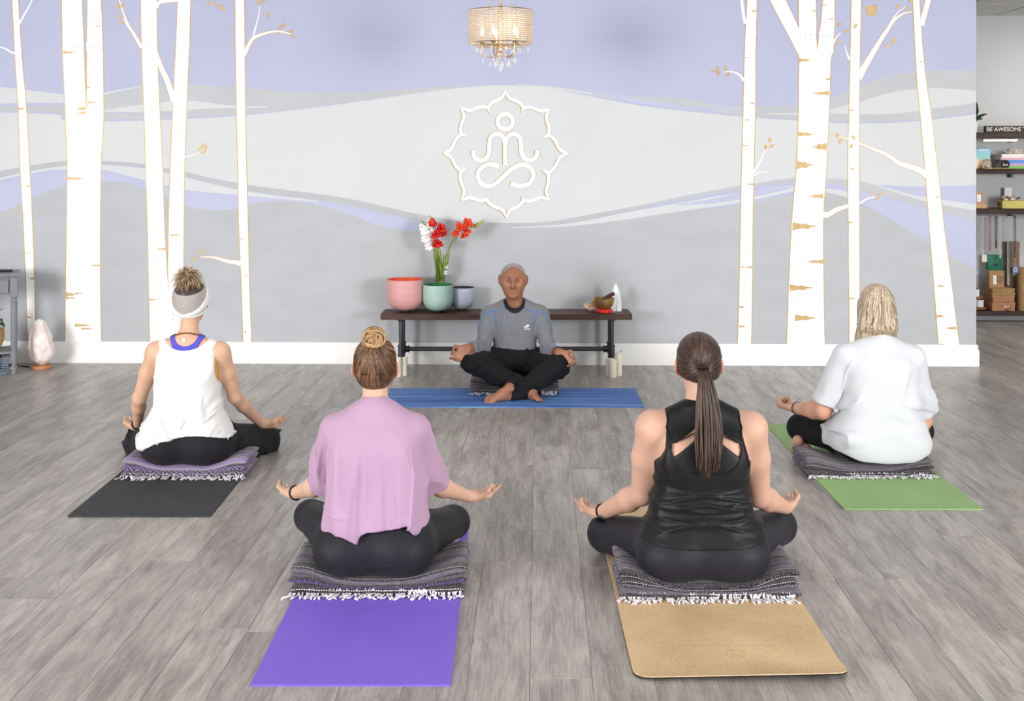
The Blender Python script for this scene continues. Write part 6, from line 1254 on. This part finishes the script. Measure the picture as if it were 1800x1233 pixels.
for k in range(270):
    wv = rr.uniform(0, 6.28); u, v = rr.gauss(0, .55), rr.gauss(0, .5); n = 14; p = []; endz = -.385 + abs(u) * .03 + rr.uniform(-.02, .05)
    for t in np.linspace(0, 1, n):
        wd = np.interp(t, [0, .08, .35, .7, 1], [.013, .02, .036, .044, .036]); dp = np.interp(t, [0, .1, .5, 1], [.011, .018, .022, .016]); back = np.interp(t, [0, .06, .2, .5, 1], [0, -.025, -.045, -.07, -.085]); sway = .006 * math.sin(t * 3) + .004 * t * math.sin(wv + t * 5)
        p.append(tie + V3(max(-1.1, min(1.1, u)) * wd + sway + .004 * t, back + max(-1, min(1, v)) * dp - .002, endz * t))
    pth.append(cr(np.array(p), 2))
strands(pth, .0032, .001, 'ponytail_strand', M_HC, C_.t, 4, .7, 3, (.15, .7))
band_on(tie + V3(0, -.006, -.004), V3(0, .6, .8), .018, .0055, 'hair_tie', M_BLACK, C_.t, sq=1)
wd = unit(EL - WL); wp = WL + wd * .025
band_on(wp, wd, .0315, .004, 'watch_strap', M_BLACK, C_.t); o = MB().box((0, 0, 0), (.036, .041, .011), bev=.004).build('watch_case', M_BLACK, C_.t); nrm = unit(V3(-.15, -.75, -.45) - wd * (V3(-.15, -.75, -.45) @ wd)); yv = wd; xv = np.cross(yv, nrm)
o.matrix_local = Matrix.Translation(tuple(wp + nrm * .034)) @ Matrix(((xv[0], yv[0], nrm[0]), (xv[1], yv[1], nrm[1]), (xv[2], yv[2], nrm[2]))).to_4x4(); o2 = MB().box((0, 0, .0058), (.03, .034, .001), bev=.0004).build('watch_glass', mat('watch_glass', srgb(12, 12, 14), .05, spec=.8), o)
MB().tube([(-.0185, -.021, 0), (.0185, -.021, 0), (.0185, .021, 0), (-.0185, .021, 0), (-.0185, -.021, 0)], .0022, 6).build('watch_bezel', mat('silver_case', srgb(200, 196, 192), .25, metal=.9), o)

# ============ the woman with the headband (charcoal mat) ============
A_ = Body((331 - 900) / F * 6.33, 6.33, 'person in a white tank top and knotted headband seated on the charcoal mat'); L = A_.L; seat = .048; w = .195
KL, KR = L(248, 778, 6.7), L(463, 776, 6.75); AL, AR = V3(.13, .42, .06), V3(-.1, .5, .055)
HL, HR, lgL, lgR = shin_feet(KL, KR, AL, AR, None, w, seat, (.11, .088, .075, .06))
EL, ER, WL, WR = L(245, 700, 6.4), L(413, 698, 6.42), L(242, 750, 6.62), L(460, 746, 6.66)
SL, SR = V3(-.172, 0, .625), V3(.17, 0, .625); hc = V3(.005, .04, .89); RH = rotm(2, 0, 0)
tor = loft([(.1, 0, 0, .18, .12), (.2, 0, 0, .18, .12), (.3, 0, 0, .155, .105), (.4, 0, 0, .15, .105), (.5, 0, -.005, .16, .11), (.58, 0, -.008, .165, .1), (.635, 0, -.005, .13, .085), (.675, 0, 0, .085, .068), (.7, 0, .005, .058, .056)]); pel = pelvis(w, seat, .01)
hL, cL = hand(WL, B.D(-.55, .75, -.05), B.D(-.2, -.1, 1), -1, .98); hR, cR = hand(WR, B.D(.85, .42, -.05), B.D(.1, -.35, 1), 1, .98, ((58, 62, 25), (40, 40, 20), (12, 20, 12), (8, 15, 10)), spread=.03)
neck = cap((0, .0, .655), hc + V3(0, -.02, -.06), .053, .051); shl = cap(SL, SR, .052, .052)
coreA = U(.035, tor, shl, trap(SL, SR, .665), neck, offs(pel, -.012), offs(lgL, -.045), offs(lgR, -.045)); armsA = U(.025, arm(SL, EL, WL, (.047, .0355, .035, .0235)), arm(SR, ER, WR, (.047, .0355, .035, .0235)))
ftL, ftR = foot(AL + V3(0, 0, -.02), AL + V3(.2, .06, -.03), (0, -.3, 1), -1, .9), foot(AR + V3(0, 0, -.02), AR + V3(-.2, .05, -.025), (0, -.3, 1), 1, .9)
hd = head(hc, 1.0, RH, .98, .96); tan = skin_mat('skin_tanned', srgb(212, 170, 144), blush=srgb(196, 122, 100))
sdf_obj('body', bodyf(coreA, armsA, (hL, hR), (ftL, ftR), hd), LO, HI, .0054, tan, A_.t, ear_blush(hc))
def wrinkly(f, amp, sc, lo=None):
    def g(p):
        n = vnoise(np.stack([p[:, 0] * sc[0] + 5, p[:, 1] * sc[1], p[:, 2] * sc[2]], 1)); return f(p) - amp * n * np.abs(n) ** .3
    return g
pantA0 = U(.05, offs(pel, .012), offs(lgL, .0), offs(lgR, .0))
def pantA(p):
    d = pantA0(p); out = sstep(np.abs(p[:, 0]), .14, .24); n = vnoise(np.stack([p[:, 0] * 26, p[:, 1] * 9 + 4, p[:, 2] * 7], 1)); d = d - .008 * out * n; return smax(d, p[:, 2] - .33, .004)
M_LOOSE = cloth_mat('loose_black_trousers', srgb(30, 29, 35), .75, .04); sdf_obj('trousers', pantA, LO, HI, .0055, M_LOOSE, A_.t, disp=lambda x, y, z: .013 * sstep(np.abs(x), .1, .2) * ridge(np.abs(x) * 14 - z * 9, y * 6, z * 9, .28))
tkr = loft([(.16, 0, 0, .21, .15), (.24, 0, 0, .205, .145), (.34, 0, 0, .175, .128), (.44, 0, 0, .168, .125), (.54, 0, -.006, .165, .12), (.6, 0, -.006, .155, .105), (.645, 0, -.002, .13, .085), (.672, 0, 0, .1, .07)], 2.5)
tA = U(.03, tor, trap(SL, SR, .665)); pelA = pel
def tankA(p):
    x, y, z = p[:, 0], p[:, 1], p[:, 2]; d = smin(smin(tkr(p), tA(p) - .006, .03), pelA(p) - .022, .03)
    n = vnoise(np.stack([x * 6 + z * 9, y * 6, z * 26 - np.abs(x) * 40], 1)); d = d - .004 * n * (1 - sstep(z, .34, .5)); n2 = vnoise(np.stack([x * 10, y * 6, z * 5], 1)); d = d - .004 * n2
    d = smax(d, .2 + .02 * np.sin(x * 12 + .6) - .03 * sstep(-x, .1, .2) - z, .004)
    arm_ = np.linalg.norm(np.stack([(np.abs(x) - .224) / .074, y / .22, (z - .575) / .172], 1), axis=1) - 1; d = smax(d, -arm_ * .06, .004)
    nk = np.linalg.norm((p - V3(0, -.01, .73)) / V3(.122, .3, .085), axis=1) - 1; return smax(d, -nk * .06, .004)
M_WTANK = cloth_mat('white_cotton', srgb(222, 222, 223), .85, .1, .01); sdf_obj('tank_top', tankA, LO, HI, .005, M_WTANK, A_.t, disp=lambda x, y, z: .015 * ridge(x * 5 + z * 5, y * 4, z * 14 - np.abs(x) * 18, .22) * (1 - sstep(z, .34, .44)) + .005 * ridge(x * 9, y * 4, z * 5, .2) * sstep(z, .3, .4) * (1 - sstep(z, .58, .64)))
def braA(p):
    x, y, z = p[:, 0], p[:, 1], p[:, 2]; d = tA(p) - .0035
    yoke = (np.abs(x) - .052 - .5 * np.maximum(z - .63, 0)) * .8; nk = np.linalg.norm((p - V3(0, -.04, .725)) / V3(.062, .3, .057), axis=1) - 1; d = smax(d, yoke, .004); d = smax(d, .5 - z, .004); return smax(d, -nk * .05, .004)
sdf_obj('sports_bra', braA, (-.25, -.25, .45), (.25, .25, .75), .0042, mat('cobalt_knit', srgb(84, 78, 190), .7), A_.t)
torA = tor
def sideA(q):
    def f(p):
        x, y, z = p[:, 0], p[:, 1], p[:, 2]; d = torA(p) - .004; d = smax(d, np.maximum(z - .6, .36 - z), .004); return smax(d, .118 - q * x, .004)
    return f
for q in (-1, 1): sdf_obj('bra_side_panel', sideA(q), (-.25, -.25, .34), (.25, .25, .65), .0045, mat('mustard_lace', srgb(196, 150, 84), .8, var=.2, scale=90, bump=.4, bscale=120), A_.t)
hl = lambda x, y, z: head_pt(hc, 1.0, RH, x, y, z)
capA = haircap(hc, 1.0, RH, .010, -.064)
def hairA(p): q = p - hc; return smax(capA(p), .058 - q[:, 2] + .3 * q[:, 1], .006)
M_HA = hair_mat('ash_blonde_hair', srgb(58, 46, 44), srgb(140, 112, 86), srgb(214, 188, 148)); sdf_obj('hair', hairA, hc - .16, hc + .2, .0042, M_HA, A_.t, lambda v: np.full(len(v), .12))
def bandA(p):
    q = p - hc; d = capA(p) - .004; n = vnoise(np.stack([p[:, 0] * 10, p[:, 1] * 10, p[:, 2] * 40], 1)); return smax(d - .0015 * n, (q[:, 2] - .088 - .35 * q[:, 1]), .006)
sdf_obj('headband', bandA, hc - .16, hc + .2, .0042, cloth_mat('grey_heather_band', srgb(150, 140, 138), .9, .2, hv=srgb(184, 178, 176), hs=420), A_.t)
for k, (pts) in enumerate(([(-.088, .02, .045), (-.088, -.04, -.0), (-.05, -.09, -.045), (0, -.1, -.058), (.05, -.09, -.045), (.085, -.045, -.01), (.09, .02, .03)], [(-.09, .0, .07), (-.085, -.05, .01), (-.045, -.09, -.04), (.01, -.1, -.066), (.06, -.08, -.062), (.088, -.03, -.045)], [(.09, .0, .08), (.088, -.045, .025), (.055, -.085, -.025), (0, -.1, -.05), (-.05, -.085, -.06), (-.085, -.04, -.05)], [(.09, -.0, .055), (.085, -.05, .005), (.04, -.093, -.04), (-.01, -.1, -.066), (-.06, -.08, -.066)], [(-.086, -.01, -.03), (-.06, -.08, -.068), (0, -.1, -.072), (.06, -.08, -.066), (.088, -.02, -.03)])):
    pp = project(bandA, cr([hl(*q) for q in pts], 6), .003); MB().tube(pp, .0068, 8, flat=.75).build('headband_strap', M_WTANK, A_.t, auto=False)
pomc = hl(-.004, -.05, .128); pth = []
for k in range(1200):
    u = unit(np.array((rr.gauss(0, 1), rr.gauss(0, 1), rr.gauss(.25, 1)))); l = rr.uniform(.04, .064); s0 = unit(np.array((rr.gauss(0, 1), rr.gauss(0, 1), rr.gauss(0, 1)))); pth.append(np.array([pomc + u * .01, pomc + u * l * .6 + s0 * .010, pomc + u * l * .85 + s0 * .02 - V3(0, 0, .003), pomc + u * l * .95 + s0 * .03 - V3(0, 0, .010), pomc + u * l * .98 + s0 * .036 - V3(0, 0, .02)]))
sdf_obj('bun_core', ell(pomc, (.04, .04, .036)), pomc - .08, pomc + .08, .006, M_HA, A_.t, lambda v: np.full(len(v), .45)); strands(pth, .0015, .0005, 'bun_strand', M_HA, A_.t, 3, .6, 4, (.3, 1.0))
# bead necklace, wristband
M_BEADS = mat('rosewood_beads', srgb(134, 74, 46), .4, var=.2, scale=60); bodA = bodyf(coreA, armsA, (), (), hd)
ring_ = project(bodA, [V3(.085 * math.cos(a), .01 + .085 * math.sin(a), .715 - .03 * math.sin(a)) for a in np.linspace(0, 2 * math.pi, 65)[:-1]], .003)
nk = MB(); sbv = MB().ball((0, 0, 0), 1, 8, 6)
for p in ring_: nk.add(sbv.v[0] * .0044 + p, sbv.f)
tag(nk.build('bead_necklace', M_BEADS, A_.t, auto=False), kind='stuff'); q = project(bodA, [V3(-.008, -.085, .702)], .004)[0]; MB().ball(q, (.011, .004, .011), 14, 8).build('pendant', mat('pearl_disc', srgb(236, 232, 226), .3), A_.t)
wd = unit(EL - WL); band_on(WL + wd * .022, wd, .031, .0045, 'wristband', M_BLACK, A_.t); band_on(WL + wd * .028, wd, .0315, .0045, 'wristband', M_BLACK, A_.t)

# ============ the woman in the white shirt (green mat) ============
D_ = Body((1545 - 900) / F * 6.35, 6.35, 'person with grey blonde bob and white tee seated on the green mat'); L = D_.L; seat = .055; w = .2
KL, KR = L(1408, 752, 6.7), L(1616, 758, 6.72); AL, AR = V3(.12, .42, .06), V3(-.16, .3, .055)
HL, HR, lgL, lgR = shin_feet(KL, KR, AL, AR, None, w, seat, (.098, .074, .058, .044))
EL, ER, WL, WR = L(1446, 722, 6.4), L(1622, 740, 6.45), L(1398, 718, 6.64), L(1612, 752, 6.66)
SL, SR = V3(-.18, 0, .6), V3(.18, 0, .59); hc = V3(-.008, .035, .858); RH = rotm(3, 0, 0)
tor = loft([(.1, 0, 0, .2, .14), (.2, 0, 0, .215, .15), (.3, 0, 0, .205, .145), (.4, 0, 0, .19, .135), (.5, 0, -.005, .185, .13), (.58, 0, -.008, .17, .11), (.63, 0, -.005, .13, .09), (.665, 0, 0, .085, .068), (.69, 0, .005, .058, .056)]); pel = pelvis(w, seat, .01)
hL, cL = hand(WL, B.D(-.62, .75, .12), B.D(-.2, -.2, 1), -1, .98, ((70, 85, 55), (72, 85, 55), (72, 85, 55), (72, 85, 55)), 'fold', .01); hR, cR = hand(WR, B.D(.2, .9, .0), B.D(-.1, -.1, 1), 1, .98)
neck = cap((0, .0, .64), hc + V3(0, -.02, -.06), .056, .054); shl = cap(SL, SR, .058, .058)
coreD = U(.035, tor, shl, trap(SL, SR, .655), neck, offs(pel, -.012), offs(lgL, -.014), offs(lgR, -.014)); armsD = U(.025, arm(SL, EL, WL, (.058, .048, .046, .029)), arm(SR, ER, WR, (.058, .048, .046, .029)))
hL_ = L(1412, 790, 6.62)
ftL, ftR = foot(AL + V3(0, 0, -.02), AL + V3(.2, .06, -.03), (0, -.3, 1), -1, .9), foot(hL_ + V3(.02, -.0, -.005), hL_ + V3(-.02, .2, -.01), (-.6, 0, .6), 1, .9)
hd = head(hc, 1.0, RH, .98, .96); ruddy = skin_mat('skin_ruddy', srgb(206, 156, 134), blush=srgb(196, 116, 100), var=.12)
sdf_obj('body', bodyf(coreD, armsD, (hL, hR), (ftL, ftR), hd), LO, HI, .0054, ruddy, D_.t, ear_blush(hc))
pantD = cut(U(.05, offs(pel, .004), lgL, lgR), ((0, 0, .36), (0, 0, 1), .004)); sdf_obj('leggings', pantD, LO, HI, .006, cloth_mat('black_leggings', srgb(16, 16, 19), .7, .02), D_.t)
teT = loft([(.06, 0, -.01, .19, .16), (.1, 0, -.01, .225, .18), (.16, 0, -.005, .237, .18), (.24, 0, 0, .232, .17), (.34, 0, 0, .212, .155), (.44, 0, 0, .2, .145), (.54, 0, -.006, .195, .135), (.6, 0, -.005, .175, .112), (.642, 0, 0, .132, .088), (.672, 0, .003, .085, .07), (.686, 0, .005, .066, .064)], 2.5)
slL, slR = sleeve(SL, EL, .068, .066, -.045), sleeve(SR, ER, .068, .066, -.045)
tD = U(.04, teT, cap(SL, SR, .062, .062), offs(trap(SL, SR, .655), .01), offs(pel, .022), cap(HL, HL + (KL - HL) * .22, .128, .11), cap(HR, HR + (KR - HR) * .22, .128, .11))
def teeD(p):
    x, y, z = p[:, 0], p[:, 1], p[:, 2]; d = tD(p)
    n = vnoise(np.stack([x * 5 + 3, y * 4, (z + .35 * np.abs(x - .02)) * 21 + 7], 1)); d = d - .010 * n * (1 - sstep(z, .36, .55)) * sstep(z, .13, .2)
    n2 = vnoise(np.stack([(x - .25 * z) * 11, y * 5, z * 4], 1)); d = d - .006 * n2 * sstep(z, .3, .5)
    n3 = vnoise(np.stack([x * 9, y * 4, z * 0 + 2], 1)); d = smax(d, .075 + .012 * n3 + .035 * sstep(np.abs(x), .12, .24) - z, .005); sw = .004 * vnoise(np.stack([x * 22, y * 22, z * 9], 1)); d = smin(d, np.minimum(slL(p), slR(p)) - sw, .014)
    nk_ = np.linalg.norm((p - V3(0, .012, .694)) / V3(.066, .064, .022), axis=1) - 1; return smax(d, -nk_ * .02, .004)
sdf_obj('tee_shirt', teeD, LO, HI, .005, cloth_mat('cool_white_jersey', srgb(206, 209, 216), .85, .1, .01), D_.t, disp=lambda x, y, z: .022 * ridge(x * 3.5 + 1, y * 3, (z + .3 * np.abs(x + .05)) * 12 + 7, .24) * (1 - sstep(z, .34, .48)) * sstep(z, .14, .2) + .014 * ridge((x - .3 * z) * 8, y * 4, z * 4, .22) * sstep(z, .3, .42) * (1 - sstep(z, .55, .62)))
M_HD = hair_mat('grey_blonde_hair', srgb(120, 100, 82), srgb(176, 156, 132), srgb(222, 208, 188), .5); hl = lambda x, y, z: head_pt(hc, 1.0, RH, x, y, z)
coreH = U(.04, ell(hc + V3(0, -.02, .03), (.084, .1, .094)), loft([(hc[2] - .125, hc[0], -.012, .098, .07), (hc[2] - .09, hc[0], -.005, .1, .085), (hc[2] - .0, hc[0], .01, .09, .09), (hc[2] + .04, hc[0], .01, .07, .075), (hc[2] + .07, hc[0], .01, .03, .03)], 2.2))
def hairD(p):
    q = p - hc; d = coreH(p); d = smax(d, q[:, 1] - (.05 + .2 * q[:, 2]), .012); n = vnoise(np.stack([np.arctan2(q[:, 0], -q[:, 1]) * 14, q[:, 2] * 3, q[:, 1] * 0], 1)); return d - .004 * n * (1 - sstep(q[:, 2], .0, .1))
sdf_obj('hair', hairD, hc - .25, hc + .2, .0045, M_HD, D_.t, lambda v: np.full(len(v), .4)); pth = []
for k in range(420):
    a = rr.uniform(-1.95, 1.95); zend = -.178 + rr.uniform(-.02, .02) - .012 * math.sin(a * 2.5); part = np.array((.01 + rr.uniform(-.02, .02), .0 + rr.uniform(-.06, .05), .13)); mid_ = np.array((math.sin(a) * .1, -.01 - math.cos(a) * .11, .0)); end = np.array((math.sin(a) * (.112), -.015 - math.cos(a) * .075, zend))
    q = cr([part, part * .4 + mid_ * .6 + np.array((0, -.01, .06)), mid_, (mid_ + end) / 2 + np.array((math.sin(a) * .006, 0, 0)), end], 5); pth.append(hc + q @ RH.T)
wgt = sstep(np.linspace(0, 1, len(pth[0])), .72, 1.0)[:, None]; pth = [a_ * (1 - wgt) + b_ * wgt for a_, b_ in zip(project_paths(hairD, pth, .0015), pth)]
strands(pth, .0038, .001, 'hair_strand', M_HD, D_.t, 5, .5, 6, (.1, .95))
wd = unit(EL - WL); band_on(WL + wd * .02, wd, .034, .004, 'bracelet', mat('dark_bead_bracelet', srgb(50, 46, 44), .4), D_.t); band_on(WL + wd * .03, wd, .0345, .0028, 'bracelet', mat('silver_bangle', srgb(190, 188, 184), .3, metal=.8), D_.t)

# ============ the man facing the class (blue mat) ============
E_ = Body((905 - 900) / F * 8.5, 8.5, 'person in a heather grey long sleeved shirt facing the class', True); L = E_.L; D = E_.D; seat = .07; w = .165
KR, KL = L(831, 637, 8.17), L(981, 645, 8.17); AR, AL = L(938, 692, 8.2), L(902, 697, 8.1)
HL, HR = V3(-w * .55, .02, seat + .1), V3(w * .55, .02, seat + .1); lgL, lgR = leg(HL, KL, AL, (.085, .068, .06, .046)), leg(HR, KR, AR, (.085, .068, .06, .046))
ER, EL, WR, WL = L(849, 614, 8.4), L(963, 616, 8.4), L(822, 612, 8.19), L(982, 620, 8.19)
SR, SL = V3(.182, 0, .528), V3(-.182, 0, .528); hc = V3(.012, .075, .787); RH = rotm(0, 0, 0); HS = 1.14; CRAN = ((0, -.014, .02), (.0745, .094, .0745))
tor = loft([(.1, 0, 0, .16, .115), (.2, 0, 0, .148, .105), (.32, 0, .0, .148, .108), (.42, 0, 0, .16, .112), (.49, 0, 0, .164, .106), (.54, 0, -.004, .142, .088), (.575, 0, .0, .1, .07), (.6, 0, .01, .064, .06)]); pel = pelvis(w, seat)
four = ((48, 62, 30), (25, 30, 20), (28, 32, 20), (22, 22, 15))
hR, cR = hand(WR, D(-.66, -.35, -.55), D(-.15, -.85, .45), 1, 1.05, four, spread=.12); hL, cL = hand(WL, D(.66, -.35, -.58), D(.15, -.85, .45), -1, 1.05, four, spread=.12)
neck = cap((0, .0, .56), hc + V3(0, -.02, -.06), .062, .06); shl = cap(SL, SR, .055, .055)
coreE = U(.035, tor, shl, trap(SL, SR, .575), neck, offs(pel, -.012), offs(lgL, -.012), offs(lgR, -.012)); armsE = U(.025, arm(SL, EL, WL, (.05, .044, .04, .029)), arm(SR, ER, WR, (.05, .044, .04, .029)))
# crossed feet: the front one points to the photo's left, the other peeks out behind the hem
fL = foot(L(893, 697, 8.07), L(852, 704, 8.0), D(-.2, -.55, .75), -1, 1.0); fR = foot(L(925, 692, 8.14), L(951, 703, 8.0), D(.5, -.1, .8), 1, 1.0)
hd = head(hc, HS, RH, 1.0, 1.1, CRAN, .0805)
def neckcord(p): return U(.01, cap(V3(.05, .05, .69), V3(.012, .06, .585), .01, .008), cap(V3(-.05, .05, .69), V3(-.012, .06, .585), .01, .008))(p)
bodE0 = bodyf(coreE, armsE, (hR, hL), (fL, fR), hd); bodE = lambda p: smin(bodE0(p), neckcord(p), .02)
M_BROWN = skin_mat('skin_brown', srgb(150, 102, 78), .45, .06, srgb(190, 142, 116))
def tintE(v):
    q = (v - hc) / HS; lip = np.exp(-(q[:, 0] / .022) ** 2 - ((q[:, 2] + .069) / .007) ** 2) * (q[:, 1] > .07); cheek = np.exp(-((np.abs(q[:, 0]) - .035) / .02) ** 2 - ((q[:, 2] + .03) / .03) ** 2) * (q[:, 1] > .03) * .25
    palm = np.maximum(np.exp(-np.sum((v - cR) ** 2, 1) / .05 ** 2), np.exp(-np.sum((v - cL) ** 2, 1) / .05 ** 2)) * .8; sole = ((v[:, 2] < .1) & (v[:, 1] > .3)) * .25; return lip * .08 + cheek + palm + sole
sdf_obj('body', bodE, (-.62, -.35, -.02), (.62, .7, 1.0), .0043, M_BROWN, E_.t, tintE)
M_TROU = cloth_mat('navy_black_trousers', srgb(15, 16, 21), .8, .02)
pE0 = U(.05, offs(pel, .01), offs(lgL, .008), offs(lgR, .008))
def pantE(p):
    d = pE0(p); n = vnoise(np.stack([p[:, 0] * 16 + p[:, 2] * 20, p[:, 1] * 10, p[:, 2] * 24 - p[:, 0] * 14], 1)); d = d - .003 * n
    d = smax(d, p[:, 2] - .3, .004); return d
sdf_obj('trousers', pantE, (-.62, -.35, 0), (.62, .7, .45), .0045, M_TROU, E_.t, disp=lambda x, y, z: .008 * ridge(x * 8 + z * 14, y * 8, z * 14 - x * 8, .25))
shE = loft([(.17, 0, .005, .162, .122), (.24, 0, .004, .156, .118), (.34, 0, 0, .155, .118), (.42, 0, 0, .165, .12), (.49, 0, 0, .168, .114), (.54, 0, -.004, .146, .095), (.575, 0, .0, .106, .078), (.598, 0, .006, .072, .066)], 2.3)
slvE = [cut(arm(S_, E__, W_ + (E__ - W_) * .0, (.06, .052, .05, .042)), (W_ + (E__ - W_) * t_, W_ - E__, .004)) for S_, E__, W_, t_ in ((SR, ER, WR, .2), (SL, EL, WL, .28))]
tE = U(.035, shE, cap(SL, SR, .06, .058), offs(trap(SL, SR, .575), .01))
def shirtE(p):
    x, y, z = p[:, 0], p[:, 1], p[:, 2]; d = tE(p)
    for g in slvE: d = smin(d, g(p), .014)
    n = vnoise(np.stack([x * 9, y * 8, z * 30 + np.abs(x) * 26], 1)); d = d - .003 * n; d = smax(d, np.where(np.minimum(slvE[0](p), slvE[1](p)) < .004, -1, .2 - z), .004)
    nk_ = np.linalg.norm((p - V3(0, .06, .64)) / V3(.073, .11, .095), axis=1) - 1; return smax(d, -nk_ * .06, .004)
M_HEA = cloth_mat('heather_grey_knit', srgb(96, 98, 106), .9, .2, hv=srgb(140, 142, 150), hs=420); sdf_obj('long_sleeved_shirt', shirtE, (-.45, -.3, .1), (.45, .5, .72), .0042, M_HEA, E_.t, disp=lambda x, y, z: .007 * ridge(x * 5, y * 5, z * 18 + np.abs(x) * 20, .25) * (.2 + .8 * sstep(np.abs(x), .16, .2)) * (1 - .7 * sstep(z, .4, .5)))
def under(p):
    d = U(.03, tor, neck, trap(SL, SR, .575))(p) - .005; nk_ = np.linalg.norm((p - V3(0, .06, .655)) / V3(.064, .1, .075), axis=1) - 1; d = smax(d, -nk_ * .06, .003); return smax(smax(smax(d, p[:, 2] - .635, .003), .52 - p[:, 2], .003), np.abs(p[:, 0]) - .085, .003)
sdf_obj('undershirt', under, (-.2, -.2, .48), (.2, .2, .68), .0036, mat('black_tee', srgb(28, 27, 32), .8), E_.t)
M_BLUES = mat('bright_blue_piping', srgb(72, 132, 206), .7)
for q in (1, -1):
    for pts in ([(.05, .03, .598), (.09, .08, .578), (.15, .07, .562), (.2, .06, .54)], [(.15, .08, .57), (.148, .1, .52), (.142, .12, .46)], [(.2, .04, .55), (.225, .05, .5), (.245, .04, .42)], [(.145, .09, .32), (.148, .09, .26), (.15, .09, .21)]):
        seam(shirtE, [V3(q * a, b, c) for a, b, c in pts], .0034, 'blue_piping', M_BLUES, E_.t)
    Wq, Eq = (WR, ER) if q > 0 else (WL, EL); f_ = .22 if q > 0 else .3; c_ = Wq + (Eq - Wq) * f_; dv = Vector(tuple(Eq - Wq)).normalized(); a_ = dv.orthogonal().normalized(); b__ = dv.cross(a_); rg = project(shirtE, [np.array(Vector(tuple(c_)) + (a_ * math.cos(t) + b__ * math.sin(t)) * .045) for t in np.linspace(0, 6.2832, 25)], 0, 3); MB().tube(rg, .0022, 5, cap=False).build('cuff_piping', M_BLUES, E_.t, auto=False)
# chest mark: three slanted bars over a small word
M_PRT = mat('white_print', srgb(225, 228, 232), .6); lc = L(928, 577, 8.38)
def bar(poly):
    n = len(poly); P2 = np.array([lc + V3(-x, 0, z) for x, z in poly]); P2[:, 1] = .13; fr_ = project(shirtE, P2, .0022); bk = project(shirtE, P2, -.001); MB().add(np.concatenate([fr_, bk]), [tuple(range(n)), tuple(range(n, 2 * n))[::-1]] + [(i, n + i, n + (i + 1) % n, (i + 1) % n) for i in range(n)]).build('chest_print', M_PRT, E_.t, smooth=False)
for x0, h, b_ in ((-.022, .010, 0), (-.009, .018, 0), (.004, .026, 0)): bar([(x0, .004), (x0 + .0105, .004), (x0 + .0105 - .0 + .002, .004 + h * .6), (x0 + .0105 - h * .32, .004 + h), (x0 + .001 - h * .1, .004 + h * .62)])
pp = project(shirtE, [lc + V3(-.0, .0, -.008)], .003)[0]; text_mesh('adidas', .0165, 'chest_print', M_PRT, E_.t, tuple(pp + V3(0, .0045, -.003)), (math.pi / 2, 0, math.pi), align='CENTER', bold=.0004)
# face details: eyes, brows, moustache, cropped hair, bracelet
M_EYEW = mat('eye_white', srgb(196, 182, 172), .2, var=.02); M_IRIS = mat('dark_iris', srgb(46, 30, 24), .15)
hp = lambda x, y, z: head_pt(hc, HS, RH, x, y, z)
for q in (-1, 1):
    e_ = MB().ball(hp(q * .031, .0665, -.0032), .0128 * HS, 16, 12).build('eye', M_EYEW, E_.t); MB().ball(hp(q * .031, .0745, -.0026), (.0074 * HS, .0056 * HS, .0074 * HS), 14, 8).build('iris', M_IRIS, e_)
    pb_ = project(bodE, cr([hp(q * .014, .09, .014), hp(q * .03, .088, .02), hp(q * .05, .07, .014)], 4), .0006); MB().tube(pb_, [.003, .004, .0042, .0042, .004, .0036, .0032, .0026, .0016], 6, flat=.5).build('eyebrow', mat('grey_brow', srgb(112, 82, 66), .9, var=.2, scale=200), E_.t)
    pm_ = project(bodE, cr([hp(q * .002, .1, -.052), hp(q * .014, .096, -.056), hp(q * .026, .085, -.068)], 4), .0004); MB().tube(pm_, [.003, .0044, .0048, .0048, .0044, .004, .0034, .0026, .0014], 6, flat=.5).build('moustache', mat('grey_moustache', srgb(138, 104, 88), .9, var=.25, scale=300), E_.t)
def hairE(p):
    q = (p - hc) / HS; d = U(.03, ell(CRAN[0], np.array(CRAN[1]) + .0028), ell((0, -.025, -.035), (.062, .06, .055)))(q)
    d = smax(d, -ell((0, .108, .02), (.064, .104, .075))(q), .006); side = np.maximum(q[:, 2] + .004, -q[:, 1] + .02); d = smax(d, -np.where(q[:, 1] > .02, q[:, 2] - .016, 1) * .8, .006)
    ear = np.maximum(q[:, 2] - .014, -q[:, 1] - .03); d = smax(d, -np.maximum(ear, .05 - np.abs(q[:, 0])), .004); return smax(d, -.06 - q[:, 2], .004) * HS
sdf_obj('cropped_hair', hairE, hc - .17, hc + .2, .004, cloth_mat('cropped_grey_hair', srgb(112, 104, 102), .9, .3, hv=srgb(168, 164, 164), hs=240), E_.t)
wd = unit(EL - WL); band_on(WL + wd * .018, wd, .034, .0045, 'bracelet', mat('brown_bead_bracelet', srgb(70, 44, 36), .5), E_.t)

# ============ blankets they sit on ============
blanket((211 - 900) / F * 6.15, (430 - 900) / F * 6.15, 6.15, 'lilac and black chevron blanket under the woman with the headband', M_BLK2, 3, .34, .03, .04, 3)
blanket((508 - 900) / F * 4.53, (818 - 900) / F * 4.53, 4.53, 'grey and plum striped blanket with long fringe on the violet mat', M_BLK, 3, .36, .034, .05, 1)
blanket((1092 - 900) / F * 4.49, (1407 - 900) / F * 4.49, 4.49, 'charcoal and purple striped blanket with looped fringe on the cork mat', M_BLK, 3, .36, .034, .055, 2, v0=.3)
blanket((1420 - 900) / F * 6.17, (1643 - 900) / F * 6.17, 6.17, 'dark speckled blanket with lilac end roll on the green mat', M_BLK, 3, .34, .03, .045, 5, v0=.62)
blanket(.02 - .315, .02 + .31, 8.27, 'purple black blanket under the man on the blue mat', M_BLK, 3, .42, .03, .03, 8, v0=.15)
